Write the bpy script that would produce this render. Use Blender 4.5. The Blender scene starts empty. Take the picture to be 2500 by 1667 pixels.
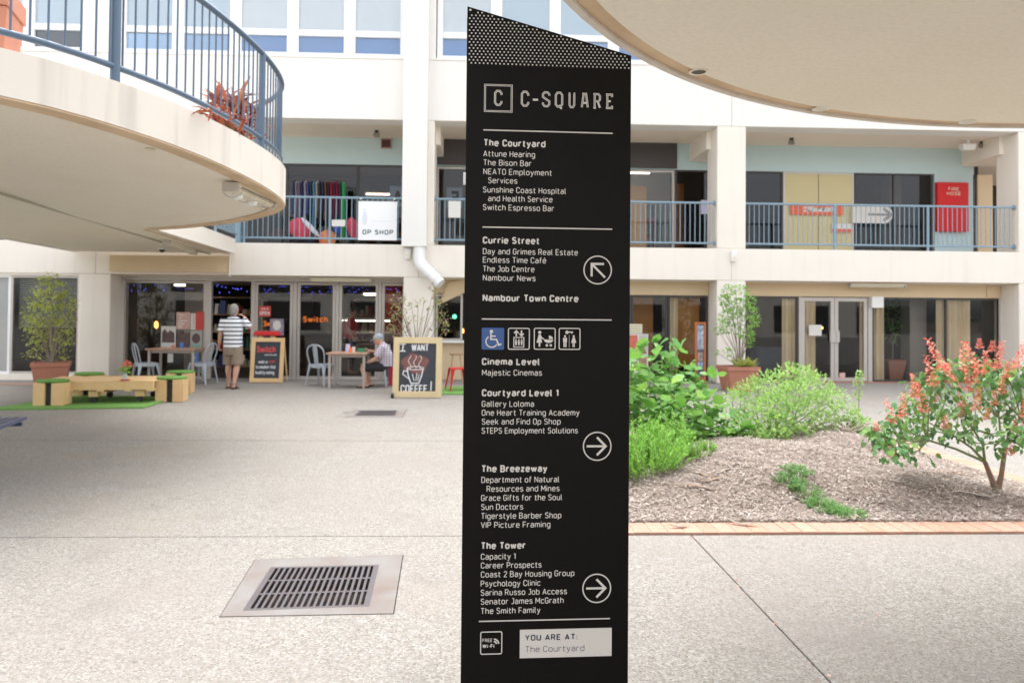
import bpy, bmesh, math, random
import numpy as np
from mathutils import Vector, Matrix
random.seed(7)
SC = bpy.context.scene
COL = SC.collection
# ------------------------------------------------------------------ camera
F = 1800.0; CX = 1250.0; YP = 734.0; H = 1.5
PH, TH, RL = math.radians(2.3), math.radians(1.13), 0.0085
_F0 = Vector((math.sin(PH), math.cos(PH), 0)); _R0 = Vector((math.cos(PH), -math.sin(PH), 0)); _Z = Vector((0, 0, 1))
_FW = math.cos(TH) * _F0 + math.sin(TH) * _Z; _U = -math.sin(TH) * _F0 + math.cos(TH) * _Z
_RI = math.cos(RL) * _R0 + math.sin(RL) * _U; _UI = math.cos(RL) * _U - math.sin(RL) * _R0
CAM = Vector((0, 0, H))
cd = bpy.data.cameras.new('camera'); cam = bpy.data.objects.new('camera', cd); COL.objects.link(cam)
m = Matrix((_RI, _UI, -_FW)).transposed().to_4x4(); m.translation = CAM
cam.matrix_world = m
cd.sensor_width = 36; cd.lens = F / 2500 * 36; cd.shift_y = (YP - 833.5) / 2500
cd.clip_start = 0.05; cd.clip_end = 600
cd.dof.use_dof = True; cd.dof.focus_distance = 2.2; cd.dof.aperture_fstop = 5.0
SC.camera = cam
# ------------------------------------------------------------------ sky, sun, exposure
SUN_EL, SUN_AZ = math.radians(69), math.radians(12)
wd = bpy.data.worlds.new("World"); SC.world = wd; wd.use_nodes = True
nt = wd.node_tree; nt.nodes.clear()
sky = nt.nodes.new('ShaderNodeTexSky'); sky.sky_type = 'NISHITA'; sky.sun_disc = False
sky.sun_elevation = SUN_EL; sky.sun_rotation = SUN_AZ; sky.air_density = 1.0; sky.dust_density = 3.0; sky.ozone_density = 1.0
hsv = nt.nodes.new('ShaderNodeHueSaturation'); hsv.inputs['Saturation'].default_value = 0.22
bg = nt.nodes.new('ShaderNodeBackground'); bg.inputs['Strength'].default_value = 0.15
out = nt.nodes.new('ShaderNodeOutputWorld')
nt.links.new(sky.outputs[0], hsv.inputs['Color']); nt.links.new(hsv.outputs[0], bg.inputs[0]); nt.links.new(bg.outputs[0], out.inputs[0])
sd = bpy.data.lights.new('sun', 'SUN'); sd.energy = 0.65; sd.angle = math.radians(50); sd.color = (1.0, 0.97, 0.93)
sun = bpy.data.objects.new('sun', sd); COL.objects.link(sun)
_sv = Vector((math.sin(SUN_AZ) * math.cos(SUN_EL), math.cos(SUN_AZ) * math.cos(SUN_EL), math.sin(SUN_EL)))
sun.rotation_euler = _sv.to_track_quat('Z', 'Y').to_euler()
SC.view_settings.view_transform = 'Standard'; SC.view_settings.look = 'None'
SC.view_settings.gamma = 1; SC.view_settings.use_curve_mapping = False
SC.view_settings.exposure = 1.95
SC.render.engine = 'CYCLES'
SC.cycles.use_denoising = True
SC.cycles.max_bounces = 10; SC.cycles.diffuse_bounces = 6; SC.cycles.transparent_max_bounces = 16
SC.cycles.sample_clamp_indirect = 8
try: SC.cycles.denoising_input_passes = 'RGB_ALBEDO_NORMAL'
except Exception: pass

# ------------------------------------------------------------------ photo pixel (2352 wide) to a point of the place
K = 2500 / 2352
def ray(u, v): return _FW * F + _RI * (u * K - CX) - _UI * (v * K - YP)
def at_y(u, v, Y): d = ray(u, v); return CAM + d * (Y / d.y)
def at_z(u, v, z): d = ray(u, v); return CAM + d * ((z - H) / d.z)
def rect(u0, v0, u1, v1, Y):
    vm, um = (v0 + v1) / 2, (u0 + u1) / 2
    return at_y(u0, vm, Y).x, at_y(u1, vm, Y).x, at_y(um, v1, Y).z, at_y(um, v0, Y).z

# ------------------------------------------------------------------ lettering, all made at once
TEXTS = {}
def want_text(s, bold=0.0): TEXTS.setdefault((s, bold), None)

# ------------------------------------------------------------------ mesh builder
def rotm(ax, a): return Matrix.Rotation(a, 3, ax)
class MB:
    def __init__(s): s.v = []; s.f = []
    def add(s, vs, fs):
        b = len(s.v); s.v += [tuple(p) for p in vs]; s.f += [tuple(i + b for i in f) for f in fs]; return s
    def box(s, x0, x1, y0, y1, z0, z1):
        return s.add([(x0, y0, z0), (x1, y0, z0), (x1, y1, z0), (x0, y1, z0), (x0, y0, z1), (x1, y0, z1), (x1, y1, z1), (x0, y1, z1)],
                     [(0, 3, 2, 1), (4, 5, 6, 7), (0, 1, 5, 4), (1, 2, 6, 5), (2, 3, 7, 6), (3, 0, 4, 7)])
    def obox(s, c, size, R=None):
        c = Vector(c); R = R or Matrix.Identity(3); hx, hy, hz = [q / 2 for q in size]
        vs = [c + R @ Vector((x * hx, y * hy, z * hz)) for x, y, z in ((-1, -1, -1), (1, -1, -1), (1, 1, -1), (-1, 1, -1), (-1, -1, 1), (1, -1, 1), (1, 1, 1), (-1, 1, 1))]
        return s.add(vs, [(0, 3, 2, 1), (4, 5, 6, 7), (0, 1, 5, 4), (1, 2, 6, 5), (2, 3, 7, 6), (3, 0, 4, 7)])
    def frustum(s, c0, s0, c1, s1):
        vs = [(c0[0] + x * s0[0] / 2, c0[1] + y * s0[1] / 2, c0[2]) for x, y in ((-1, -1), (1, -1), (1, 1), (-1, 1))] + \
             [(c1[0] + x * s1[0] / 2, c1[1] + y * s1[1] / 2, c1[2]) for x, y in ((-1, -1), (1, -1), (1, 1), (-1, 1))]
        return s.add(vs, [(0, 3, 2, 1), (4, 5, 6, 7), (0, 1, 5, 4), (1, 2, 6, 5), (2, 3, 7, 6), (3, 0, 4, 7)])
    def loft(s, pts, rad, n=8, side=None, cap=True, closed=False):
        """rings along pts; rad is a list of r or (a, b); side = direction of a"""
        pts = [Vector(p) for p in pts]; N = len(pts); vs = []; prev = None
        for i, p in enumerate(pts):
            if closed: t = pts[(i + 1) % N] - pts[i - 1]
            else: t = pts[min(i + 1, N - 1)] - pts[max(i - 1, 0)]
            t = t.normalized() if t.length > 1e-9 else Vector((0, 0, 1))
            ref = Vector(side) if side is not None else (prev or (Vector((0, 0, 1)) if abs(t.z) < .9 else Vector((1, 0, 0))))
            a = ref - t * ref.dot(t)
            if a.length < 1e-6: a = t.orthogonal()
            a.normalize(); b = t.cross(a); prev = a
            r = rad[i] if isinstance(rad, (list, tuple)) else rad
            ra, rb = r if isinstance(r, (list, tuple)) else (r, r)
            for k in range(n):
                th = 2 * math.pi * k / n
                vs.append(p + a * (ra * math.cos(th)) + b * (rb * math.sin(th)))
        fs = []
        for i in range(N if closed else N - 1):
            j = (i + 1) % N
            for k in range(n):
                q = (k + 1) % n
                fs.append((i * n + k, i * n + q, j * n + q, j * n + k))
        if cap and not closed:
            fs.append(tuple(range(n - 1, -1, -1))); fs.append(tuple((N - 1) * n + k for k in range(n)))
        return s.add(vs, fs)
    def tube(s, p0, p1, r0, r1=None, n=8): return s.loft([p0, p1], [r0, r0 if r1 is None else r1], n)
    def sphere(s, c, r, n=10, m=7, R=None):
        rx, ry, rz = r if isinstance(r, (list, tuple)) else (r, r, r); c = Vector(c); R = R or Matrix.Identity(3)
        vs = [c + R @ Vector((0, 0, -rz))]
        for i in range(1, m):
            ph = -math.pi / 2 + math.pi * i / m
            for k in range(n):
                th = 2 * math.pi * k / n
                vs.append(c + R @ Vector((rx * math.cos(ph) * math.cos(th), ry * math.cos(ph) * math.sin(th), rz * math.sin(ph))))
        vs.append(c + R @ Vector((0, 0, rz))); L = len(vs) - 1
        fs = [(0, 1 + (k + 1) % n, 1 + k) for k in range(n)]
        for i in range(m - 2):
            for k in range(n):
                q = (k + 1) % n; fs.append((1 + i * n + k, 1 + i * n + q, 1 + (i + 1) * n + q, 1 + (i + 1) * n + k))
        fs += [(L, 1 + (m - 2) * n + k, 1 + (m - 2) * n + (k + 1) % n) for k in range(n)]
        return s.add(vs, fs)
    def prism(s, poly, z0, z1):
        n = len(poly)
        ar = sum(poly[i][0] * poly[(i + 1) % n][1] - poly[(i + 1) % n][0] * poly[i][1] for i in range(n))
        if ar < 0: poly = poly[::-1]
        vs = [(x, y, z0) for x, y in poly] + [(x, y, z1) for x, y in poly]
        fs = [tuple(range(n - 1, -1, -1)), tuple(range(n, 2 * n))] + [(i, (i + 1) % n, n + (i + 1) % n, n + i) for i in range(n)]
        return s.add(vs, fs)
    def lathe(s, prof, c=(0, 0, 0), n=20):
        vs = []; c = Vector(c)
        for r, z in prof:
            for k in range(n):
                t = 2 * math.pi * k / n; vs.append(c + Vector((r * math.cos(t), r * math.sin(t), z)))
        fs = [(i * n + k, i * n + (k + 1) % n, (i + 1) * n + (k + 1) % n, (i + 1) * n + k) for i in range(len(prof) - 1) for k in range(n)]
        fs += [tuple(range(n - 1, -1, -1)), tuple((len(prof) - 1) * n + k for k in range(n))]
        return s.add(vs, fs)

MESHES = {}
def origin(o):
    v = Vector((0, 0, 0))
    while o is not None: v += o.location; o = o.parent
    return v
def link(name, me, parent=None):
    o = bpy.data.objects.new(name, me); COL.objects.link(o)
    if parent is not None: o.parent = parent
    return o
def part(name, mb, mat, parent=None, local=False, smooth=False, bevel=0.0, label=None):
    """one mesh object; coordinates are of the place unless local"""
    o_ = Vector((0, 0, 0)) if (local or parent is None) else origin(parent)
    vs = mb.v if o_.length == 0 else [(x - o_.x, y - o_.y, z - o_.z) for x, y, z in mb.v]
    me = bpy.data.meshes.new(name); me.from_pydata(vs, [], mb.f)
    me.materials.append(mat)
    if smooth:
        me.polygons.foreach_set('use_smooth', [True] * len(me.polygons))
        try: me.set_sharp_from_angle(angle=math.radians(40))
        except Exception: pass
    o = link(name, me, parent)
    if bevel:
        b = o.modifiers.new('bevel', 'BEVEL'); b.width = bevel; b.segments = 2; b.limit_method = 'ANGLE'
    if label: o['label'] = label
    return o
def tag(o, label=None, cat=None, group=None, kind=None):
    if label: o['label'] = label
    if cat: o['category'] = cat
    if group: o['group'] = group
    if kind: o['kind'] = kind
    return o
def thing(name, label, cat, loc=(0, 0, 0), rz=0, group=None):
    o = bpy.data.objects.new(name, None); COL.objects.link(o); o.location = loc; o.rotation_euler = (0, 0, rz)
    o.empty_display_size = .1
    return tag(o, label, cat, group)
def copy_tree(o, parent=None):
    c = o.copy(); COL.objects.link(c)
    if parent is not None: c.parent = parent
    for ch in list(o.children): copy_tree(ch, c)
    return c
def dup(o, label, loc, rz=0, group=None):
    c = copy_tree(o); c.location = loc; c.rotation_euler = (0, 0, rz); c['label'] = label
    if group: c['group'] = group
    return c

# ------------------------------------------------------------------ materials
def M(name, col, rough=.6, metal=0, var=.0, scale=6, bump=0.0, bscale=60, streak=0.0, spec=.5, emit=None, estr=0, coord='Object', dark=None, island=None, trans=0.0, fine=0.0, fscale=180):
    ma = bpy.data.materials.new(name); ma.use_nodes = True; n = ma.node_tree.nodes; l = ma.node_tree.links
    b = n['Principled BSDF']; b.inputs['Roughness'].default_value = rough; b.inputs['Metallic'].default_value = metal
    b.inputs['Specular IOR Level'].default_value = spec
    tc = n.new('ShaderNodeTexCoord'); cur = None
    def rgb(c):
        r = n.new('ShaderNodeRGB'); r.outputs[0].default_value = (*c, 1); return r.outputs[0]
    cur = rgb(col)
    def mixc(fac, a, c):
        x = n.new('ShaderNodeMix'); x.data_type = 'RGBA'; l.new(fac, x.inputs[0]); l.new(a, x.inputs[6]); l.new(c, x.inputs[7]); return x.outputs[2]
    if island:
        g = n.new('ShaderNodeNewGeometry'); oi = n.new('ShaderNodeObjectInfo')
        ad = n.new('ShaderNodeMath'); ad.operation = 'ADD'; l.new(g.outputs['Random Per Island'], ad.inputs[0]); l.new(oi.outputs['Random'], ad.inputs[1])
        fr = n.new('ShaderNodeMath'); fr.operation = 'FRACT'; l.new(ad.outputs[0], fr.inputs[0])
        cr = n.new('ShaderNodeValToRGB'); l.new(fr.outputs[0], cr.inputs[0]); e = cr.color_ramp
        e.elements[0].color = (*island[0], 1); e.elements[1].color = (*island[-1], 1)
        for i, c in enumerate(island[1:-1]): q = e.elements.new((i + 1) / (len(island) - 1)); q.color = (*c, 1)
        cur = cr.outputs[0]
    def noise(sc, det=4, vec=None, stretch=None):
        t = n.new('ShaderNodeTexNoise'); t.inputs['Scale'].default_value = sc; t.inputs['Detail'].default_value = det
        if stretch:
            mp = n.new('ShaderNodeMapping'); mp.inputs['Scale'].default_value = stretch; l.new(tc.outputs[coord], mp.inputs[0]); l.new(mp.outputs[0], t.inputs[0])
        else: l.new(tc.outputs[coord], t.inputs[0])
        return t.outputs[0]
    def ramp(s, a, c):
        r = n.new('ShaderNodeMapRange'); r.inputs[1].default_value = a; r.inputs[2].default_value = c; l.new(s, r.inputs[0]); return r.outputs[0]
    d = dark or tuple(x * .6 for x in col)
    if var:
        f_ = n.new('ShaderNodeMath'); f_.operation = 'MULTIPLY'; l.new(ramp(noise(scale), .35, .75), f_.inputs[0]); f_.inputs[1].default_value = var
        cur = mixc(f_.outputs[0], cur, rgb(d))
    if fine:
        f_ = n.new('ShaderNodeMath'); f_.operation = 'MULTIPLY'; l.new(ramp(noise(fscale, 2), .4, .7), f_.inputs[0]); f_.inputs[1].default_value = fine
        cur = mixc(f_.outputs[0], cur, rgb(tuple(x * .5 for x in d)))
    if streak:
        f_ = n.new('ShaderNodeMath'); f_.operation = 'MULTIPLY'; l.new(ramp(noise(1.0, 6, stretch=(5, 5, .35)), .52, .8), f_.inputs[0]); f_.inputs[1].default_value = streak
        cur = mixc(f_.outputs[0], cur, rgb(tuple(x * .45 for x in d)))
    l.new(cur, b.inputs['Base Color'])
    if bump:
        bn = n.new('ShaderNodeBump'); bn.inputs['Strength'].default_value = bump; bn.inputs['Distance'].default_value = .004
        l.new(noise(bscale, 3), bn.inputs['Height']); l.new(bn.outputs[0], b.inputs['Normal'])
    if emit:
        b.inputs['Emission Color'].default_value = (*emit, 1); b.inputs['Emission Strength'].default_value = estr
    if trans:
        tr = n.new('ShaderNodeBsdfTranslucent'); l.new(cur, tr.inputs[0]); mx = n.new('ShaderNodeMixShader'); mx.inputs[0].default_value = trans
        l.new(b.outputs[0], mx.inputs[1]); l.new(tr.outputs[0], mx.inputs[2]); l.new(mx.outputs[0], n['Material Output'].inputs[0])
    return ma
def glass_mat(name, tint=(.85, .88, .87), ior=1.5, gain=1.0):
    ma = bpy.data.materials.new(name); ma.use_nodes = True; n = ma.node_tree.nodes; l = ma.node_tree.links; n.clear()
    t = n.new('ShaderNodeBsdfTransparent'); t.inputs[0].default_value = (*tint, 1)
    g = n.new('ShaderNodeBsdfGlossy'); g.inputs['Roughness'].default_value = .015; g.inputs[0].default_value = (.95, .97, 1, 1)
    f = n.new('ShaderNodeFresnel'); f.inputs[0].default_value = ior
    mu = n.new('ShaderNodeMath'); mu.operation = 'MULTIPLY'; mu.use_clamp = True; mu.inputs[1].default_value = gain; l.new(f.outputs[0], mu.inputs[0])
    x = n.new('ShaderNodeMixShader'); l.new(mu.outputs[0], x.inputs[0]); l.new(t.outputs[0], x.inputs[1]); l.new(g.outputs[0], x.inputs[2])
    o = n.new('ShaderNodeOutputMaterial'); l.new(x.outputs[0], o.inputs[0]); return ma

CREAM = M('cream_painted_concrete', (.83, .77, .685), .75, var=.16, scale=1.6, bump=.25, bscale=40, streak=.14, dark=(.66, .58, .48))
CREAM2 = M('cream_painted_concrete_clean', (.80, .78, .74), .75, var=.12, scale=1.1, bump=.2, bscale=40, streak=.09, dark=(.70, .66, .60))  # same paint as CREAM, its skylit tone upstairs put into the colour
SOFFIT = M('soffit_render', (.88, .82, .70), .85, var=.25, scale=1.3, bump=.7, bscale=55, dark=(.76, .68, .54), fine=.10, fscale=38)
EDGE = M('bare_edge_band', (.72, .54, .36), .8, var=.5, scale=3, bump=.5, bscale=40, dark=(.42, .29, .18))
TANW = M('tan_render', (.70, .55, .36), .8, var=.15, scale=2, bump=.2)
CEIL = M('ceiling_paint', (.80, .71, .60), .85, var=.1, scale=2)
WHITE = M('white_frame', (.82, .83, .84), .45, var=.05)
BLUEW = M('pale_blue_wall', (.50, .63, .64), .7, var=.08, scale=1.5)
RAIL = M('blue_rail_paint', (.08, .125, .185), .4, var=.25, scale=9, dark=(.055, .09, .14))
RAIL2 = M('pale_blue_rail_paint', (.23, .33, .40), .45, var=.15, scale=9)
ALU = M('anodised_frame', (.50, .46, .42), .4, metal=.2, var=.1, scale=5)
DARKFR = M('dark_frame', (.05, .045, .045), .5)
CHAR = M('charcoal_panel', (.06, .05, .05), .6, var=.2, scale=3)
PINE = M('pine', (.76, .52, .27), .55, var=.5, scale=4, dark=(.62, .38, .17), bump=.2, bscale=30, streak=.12)
PALE_PINE = M('pale_pine', (.66, .53, .31), .55, var=.5, scale=5, dark=(.54, .40, .20), bump=.2, bscale=30)
TURF = M('turf', (.15, .33, .07), .95, var=.6, scale=30, bump=1.0, bscale=200, dark=(.09, .22, .035))
TERRA = M('terracotta', (.44, .19, .125), .75, var=.5, scale=4, bump=.2, dark=(.34, .125, .08))
BRICK = M('salmon_brick', (.60, .33, .22), .8, island=[(.43, .23, .155), (.49, .275, .20), (.42, .245, .18), (.46, .25, .165)], var=.2, scale=18, bump=.5, bscale=120)
BLACKM = M('black_sign_paint', (.005, .004, .0035), .42, var=.3, scale=3, spec=.13, dark=(.009, .0075, .007))
PRINT = M('cream_print', (.60, .565, .52), .6)
NAVYP = M('navy_print', (.03, .03, .07), .5)
BLUEP = M('blue_print', (.035, .09, .26), .5)
SILVER = M('brushed_edge', (.55, .56, .6), .25, metal=.9)
STEEL = M('galvanised', (.085, .08, .092), .6, metal=.0, var=.7, scale=14, dark=(.09, .055, .045), bump=.2)
CONCF = M('smooth_cement', (.215, .205, .195), .85, var=.9, scale=4, bump=.4, dark=(.17, .125, .105))
DARKHOLE = M('damp_dark', (.03, .022, .016), .9)  # shade of a deep pit put into the floor colour
ROOMD = M('dark_interior', (.045, .040, .036), .8, var=.4, scale=1.2)  # dimness of the unlit rooms put into the wall colour
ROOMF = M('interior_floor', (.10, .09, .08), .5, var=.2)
ROOMT = M('tan_interior', (.40, .33, .22), .8)
CREAMPAN = M('cream_blind', (.58, .50, .28), .7)
CURT = M('curtain', (.86, .72, .50), .85, var=.2, scale=3)
RED = M('red_paint', (.62, .02, .02), .45)
REDP = M('red_print', (.55, .06, .05), .6)
ORANGE = M('orange_paint', (.85, .20, .02), .55)
ORGW = M('orange_timber', (.55, .24, .05), .5, var=.35, scale=2.5, dark=(.42, .16, .03), streak=.2)
GREYCH = M('chair_grey_paint', (.42, .47, .52), .4, metal=.1, var=.15)
TABTOP = M('table_wood', (.50, .30, .20), .4, var=.3, scale=6)
TABLEG = M('table_leg', (.45, .40, .36), .5)
CHALKB = M('blackboard', (.035, .04, .05), .7, var=.5, scale=7, dark=(.05, .055, .065))
CHALK = M('chalk', (.75, .75, .75), .9, var=.3, scale=60)
CHALKR = M('chalk_red', (.62, .08, .07), .9, var=.3, scale=60)
CHALKBR = M('chalk_brown', (.24, .10, .085), .95, var=.7, scale=22, dark=(.07, .05, .05))
PVC = M('white_pvc', (.80, .80, .79), .35)
PLASTW = M('white_plastic', (.80, .80, .78), .4)
BLACKP = M('black_plastic', (.02, .02, .02), .5)
BARK = M('bark', (.25, .17, .12), .85, var=.5, scale=20, bump=.6)
BARKP = M('pale_bark', (.34, .28, .23), .85, var=.5, scale=20, bump=.6)
STEMG = M('green_stem', (.20, .24, .09), .7, var=.3, scale=20)
SOIL = M('soil', (.06, .04, .03), .95, bump=1, bscale=80, var=.4, scale=20)
FLUO = M('lit_tube', (.9, .9, .9), .5, emit=(1, .93, .78), estr=2.4)
DIFF = M('light_diffuser', (.74, .68, .54), .5)
BULB = M('lit_bulb', (1, .5, .1), .5, emit=(1, .40, .07), estr=2.0)
BLUEL = M('lit_blue', (.1, .1, .9), .5, emit=(.10, .12, 1), estr=1.1)
GLASS = glass_mat('clear_glass', (.88, .88, .87), 1.5, .6)
GLASSD = glass_mat('tinted_glass', (.62, .59, .58), 1.5, .62)
GLASSU = glass_mat('sky_glass', (.97, .99, 1.0), 1.5, 1.2)
GLASSH = glass_mat('pale_hopper_glass', (.72, .84, .95), 1.9, 1.3)
GLASSB = glass_mat('lower_blue_glass', (.88, .93, 1.0), 1.5, .9)

def ground_material():
    ma = bpy.data.materials.new('exposed_aggregate'); ma.use_nodes = True; n = ma.node_tree.nodes; l = ma.node_tree.links
    b = n['Principled BSDF']; b.inputs['Roughness'].default_value = .85; b.inputs['Specular IOR Level'].default_value = .3
    g = n.new('ShaderNodeNewGeometry')
    vo = n.new('ShaderNodeTexVoronoi'); vo.inputs['Scale'].default_value = 112; l.new(g.outputs['Position'], vo.inputs['Vector'])
    vo2 = n.new('ShaderNodeTexVoronoi'); vo2.inputs['Scale'].default_value = 60; l.new(g.outputs['Position'], vo2.inputs['Vector'])
    sp = n.new('ShaderNodeSeparateColor'); l.new(vo.outputs['Color'], sp.inputs[0])
    cr = n.new('ShaderNodeValToRGB'); e = cr.color_ramp; e.interpolation = 'CONSTANT'
    e.elements[0].color = (0.265, 0.252, 0.226, 1); e.elements[1].position = .9; e.elements[1].color = (0.163, 0.138, 0.114, 1)
    for p, c in ((.2, (0.311, 0.300, 0.276)), (.38, (0.214, 0.205, 0.188)), (.52, (0.371, 0.360, 0.340)), (.64, (0.270, 0.241, 0.206)), (.78, (0.244, 0.235, 0.221))):
        q = e.elements.new(p); q.color = (*c, 1)
    l.new(sp.outputs[0], cr.inputs[0])
    sp2 = n.new('ShaderNodeSeparateColor'); l.new(vo2.outputs['Color'], sp2.inputs[0])
    def mix(f, a, c, typ='MIX'):
        x = n.new('ShaderNodeMix'); x.data_type = 'RGBA'; x.blend_type = typ
        if isinstance(f, float): x.inputs[0].default_value = f
        else: l.new(f, x.inputs[0])
        if isinstance(a, tuple): x.inputs[6].default_value = (*a, 1)
        else: l.new(a, x.inputs[6])
        if isinstance(c, tuple): x.inputs[7].default_value = (*c, 1)
        else: l.new(c, x.inputs[7])
        return x.outputs[2]
    def mr(s, a, c, d=0, h=1):
        r = n.new('ShaderNodeMapRange'); r.inputs[1].default_value = a; r.inputs[2].default_value = c; r.inputs[3].default_value = d; r.inputs[4].default_value = h
        l.new(s, r.inputs[0]); return r.outputs[0]
    def noi(sc, det=5):
        t = n.new('ShaderNodeTexNoise'); t.inputs['Scale'].default_value = sc; t.inputs['Detail'].default_value = det; l.new(g.outputs['Position'], t.inputs[0]); return t.outputs[0]
    c = cr.outputs[0]
    c = mix(mr(sp2.outputs[0], .75, .95, 0, .45), c, (0.427, 0.413, 0.383))
    c = mix(mr(sp2.outputs[1], .8, .97, 0, .5), c, (0.179, 0.152, 0.125))
    c = mix(mr(vo.outputs['Distance'], .35, .7, 0, .35), c, (0.221, 0.200, 0.174))
    c = mix(mr(noi(.9), .42, .66, 0, .48), c, (0.248, 0.221, 0.203))          # wear and traffic dirt
    c = mix(mr(noi(.45, 3), .55, .75, 0, .30), c, (0.344, 0.289, 0.209))
    c = mix(mr(noi(7), .5, .75, 0, .22), c, (0.248, 0.227, 0.209))
    v3 = n.new('ShaderNodeTexVoronoi'); v3.inputs['Scale'].default_value = 2.3; l.new(g.outputs['Position'], v3.inputs['Vector'])
    c = mix(mr(v3.outputs['Distance'], .035, .02, 0, .55), c, (0.069, 0.062, 0.059))      # old gum spots
    c = mix(mr(noi(2.2, 6), .56, .70, 0, .30), c, (0.186, 0.172, 0.160))
    l.new(c, b.inputs['Base Color'])
    bn = n.new('ShaderNodeBump'); bn.inputs['Strength'].default_value = .6; bn.inputs['Distance'].default_value = .004; bn.invert = True
    l.new(vo.outputs['Distance'], bn.inputs['Height']); l.new(bn.outputs[0], b.inputs['Normal'])
    return ma
GROUND = ground_material()
JOINT = M('joint_dirt', (.16, .12, .09), .95, var=.6, scale=25, dark=(.08, .05, .04))

def leafmat(name, cols, trans=.35, rough=.5):
    return M(name, cols[0], rough, island=cols, trans=trans, spec=.35)
L_BIG = leafmat('broad_leaf', [(0.14, 0.32, 0.07), (0.22, 0.46, 0.08), (0.27, 0.50, 0.18), (0.16, 0.36, 0.10), (0.34, 0.56, 0.09)])
L_ROSE = leafmat('bright_needle_leaf', [(0.20, 0.44, 0.06), (0.30, 0.60, 0.09), (0.24, 0.50, 0.09), (0.40, 0.68, 0.14)])
L_MINT = leafmat('pale_mint_leaf', [(0.28, 0.48, 0.12), (0.42, 0.60, 0.20), (0.34, 0.54, 0.14), (0.50, 0.66, 0.28), (0.22, 0.42, 0.10)])
L_SALV = leafmat('dark_sage_leaf', [(0.07, 0.20, 0.07), (0.13, 0.30, 0.09), (0.24, 0.42, 0.09), (0.09, 0.24, 0.09), (0.26, 0.42, 0.16)], .25)
L_FLOW = leafmat('coral_flower', [(0.80, 0.10, 0.07), (0.84, 0.24, 0.15), (0.86, 0.50, 0.36), (0.82, 0.14, 0.12), (0.86, 0.62, 0.48), (0.84, 0.36, 0.26)], .3)
L_POT = leafmat('olive_leaf', [(0.36, 0.42, 0.08), (0.50, 0.55, 0.13), (0.42, 0.48, 0.10), (0.60, 0.62, 0.22)])
L_POT2 = leafmat('fresh_leaf', [(0.18, 0.40, 0.07), (0.30, 0.54, 0.12), (0.40, 0.60, 0.16)])
L_AUT = leafmat('tired_leaf', [(.34, .22, .14), (.30, .38, .12), (.42, .46, .16), (.30, .14, .12), (.44, .40, .22)])
L_CORD = leafmat('red_strap_leaf', [(0.22, 0.04, 0.03), (0.40, 0.10, 0.04), (0.12, 0.03, 0.04), (0.46, 0.20, 0.08), (0.18, 0.03, 0.05)], .3)
L_GC = leafmat('ground_cover_leaf', [(0.18, 0.40, 0.10), (0.24, 0.48, 0.15), (0.15, 0.34, 0.14), (0.32, 0.54, 0.16)])
CHIP = M('wood_chip', (.3, .25, .21), .9, island=[(.17, .12, .095), (.46, .39, .34), (.31, .25, .21), (.66, .60, .55), (.38, .30, .25), (.25, .21, .18), (.52, .45, .40)], var=.2, scale=40)
MULCH = M('mulch_base', (.24, .19, .16), .95, var=.8, scale=5, bump=1.0, bscale=90, dark=(.15, .11, .085))

# =================================================================== lettering list
SIGN_LINES = [  # text, bold, u left, u right, baseline v
 ('The Courtyard', 1, 1110.8, 1252.6, 336), ('Attune Hearing', 0, 1110, 1228.8, 359.8), ('The Bison Bar', 0, 1110, 1221, 380.3),
 ('NEATO Employment', 0, 1110, 1267.7, 401), ('Services', 0, 1121, 1188, 421.3), ('Sunshine Coast Hospital', 0, 1109, 1300, 442.5),
 ('and Health Service', 0, 1121, 1269, 462.6), ('Switch Espresso Bar', 0, 1109, 1272.8, 482.9),
 ('Currie Street', 1, 1109, 1239, 559.7), ('Day and Grimes Real Estate', 0, 1109, 1327.2, 584), ('Endless Time Caf\u00e9', 0, 1109, 1254.4, 603.5),
 ('The Job Centre', 0, 1109, 1227.5, 624), ('Nambour News', 0, 1109, 1230, 644.7), ('Nambour Town Centre', 1, 1108.6, 1328.3, 692),
 ('Cinema Level', 1, 1107, 1239.7, 838.3), ('Majestic Cinemas', 0, 1107, 1244.7, 862.4), ('Courtyard Level 1', 1, 1106.9, 1282.5, 910),
 ('Gallery Loloma', 0, 1106.5, 1226.4, 934), ('One Heart Training Academy', 0, 1106.5, 1330.9, 954.3), ('Seek and Find Op Shop', 0, 1106.5, 1287.7, 974.8),
 ('STEPS Employment Solutions', 0, 1106, 1327, 995.6), ('The Breezeway', 1, 1105.8, 1256.6, 1084.2), ('Department of Natural', 0, 1105.5, 1284.5, 1108.3),
 ('Resources and Mines', 0, 1117.7, 1285, 1129), ('Grace Gifts for the Soul', 0, 1105, 1291, 1149.8), ('Sun Doctors', 0, 1105, 1201.5, 1170.6),
 ('Tigerstyle Barber Shop', 0, 1105, 1289, 1191.3), ('VIP Picture Framing', 0, 1104.5, 1264, 1212), ('The Tower', 1, 1104.8, 1207.3, 1260.8),
 ('Capacity 1', 0, 1104.5, 1184, 1284.5), ('Career Prospects', 0, 1104.5, 1243.5, 1304.8), ('Coast 2 Bay Housing Group', 0, 1104.5, 1319, 1325.5),
 ('Psychology Clinic', 0, 1104, 1241.3, 1346.6), ('Sarina Russo Job Access', 0, 1104, 1301.9, 1367.2), ('Senator James McGrath', 0, 1104, 1294.4, 1387.8),
 ('The Smith Family', 0, 1104, 1241, 1409.3)]
BW = .030; RW = .007
for t_ in ['YOU ARE AT:', 'Wi-Fi', 'OP SHOP', 'FIRE', 'HOSE', 'OPEN', 'I', 'WANT', 'COFFEE !', 'A', 'E', 'Sun']: want_text(t_, .02)
for t_ in ['FREE', 'The Courtyard', 'Switch', 'made to', 'order', 'to awaken that', 'healthy eating', 'central', 'espresso bar', 'Come in', "WE'RE"]: want_text(t_, 0.0)
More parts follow.
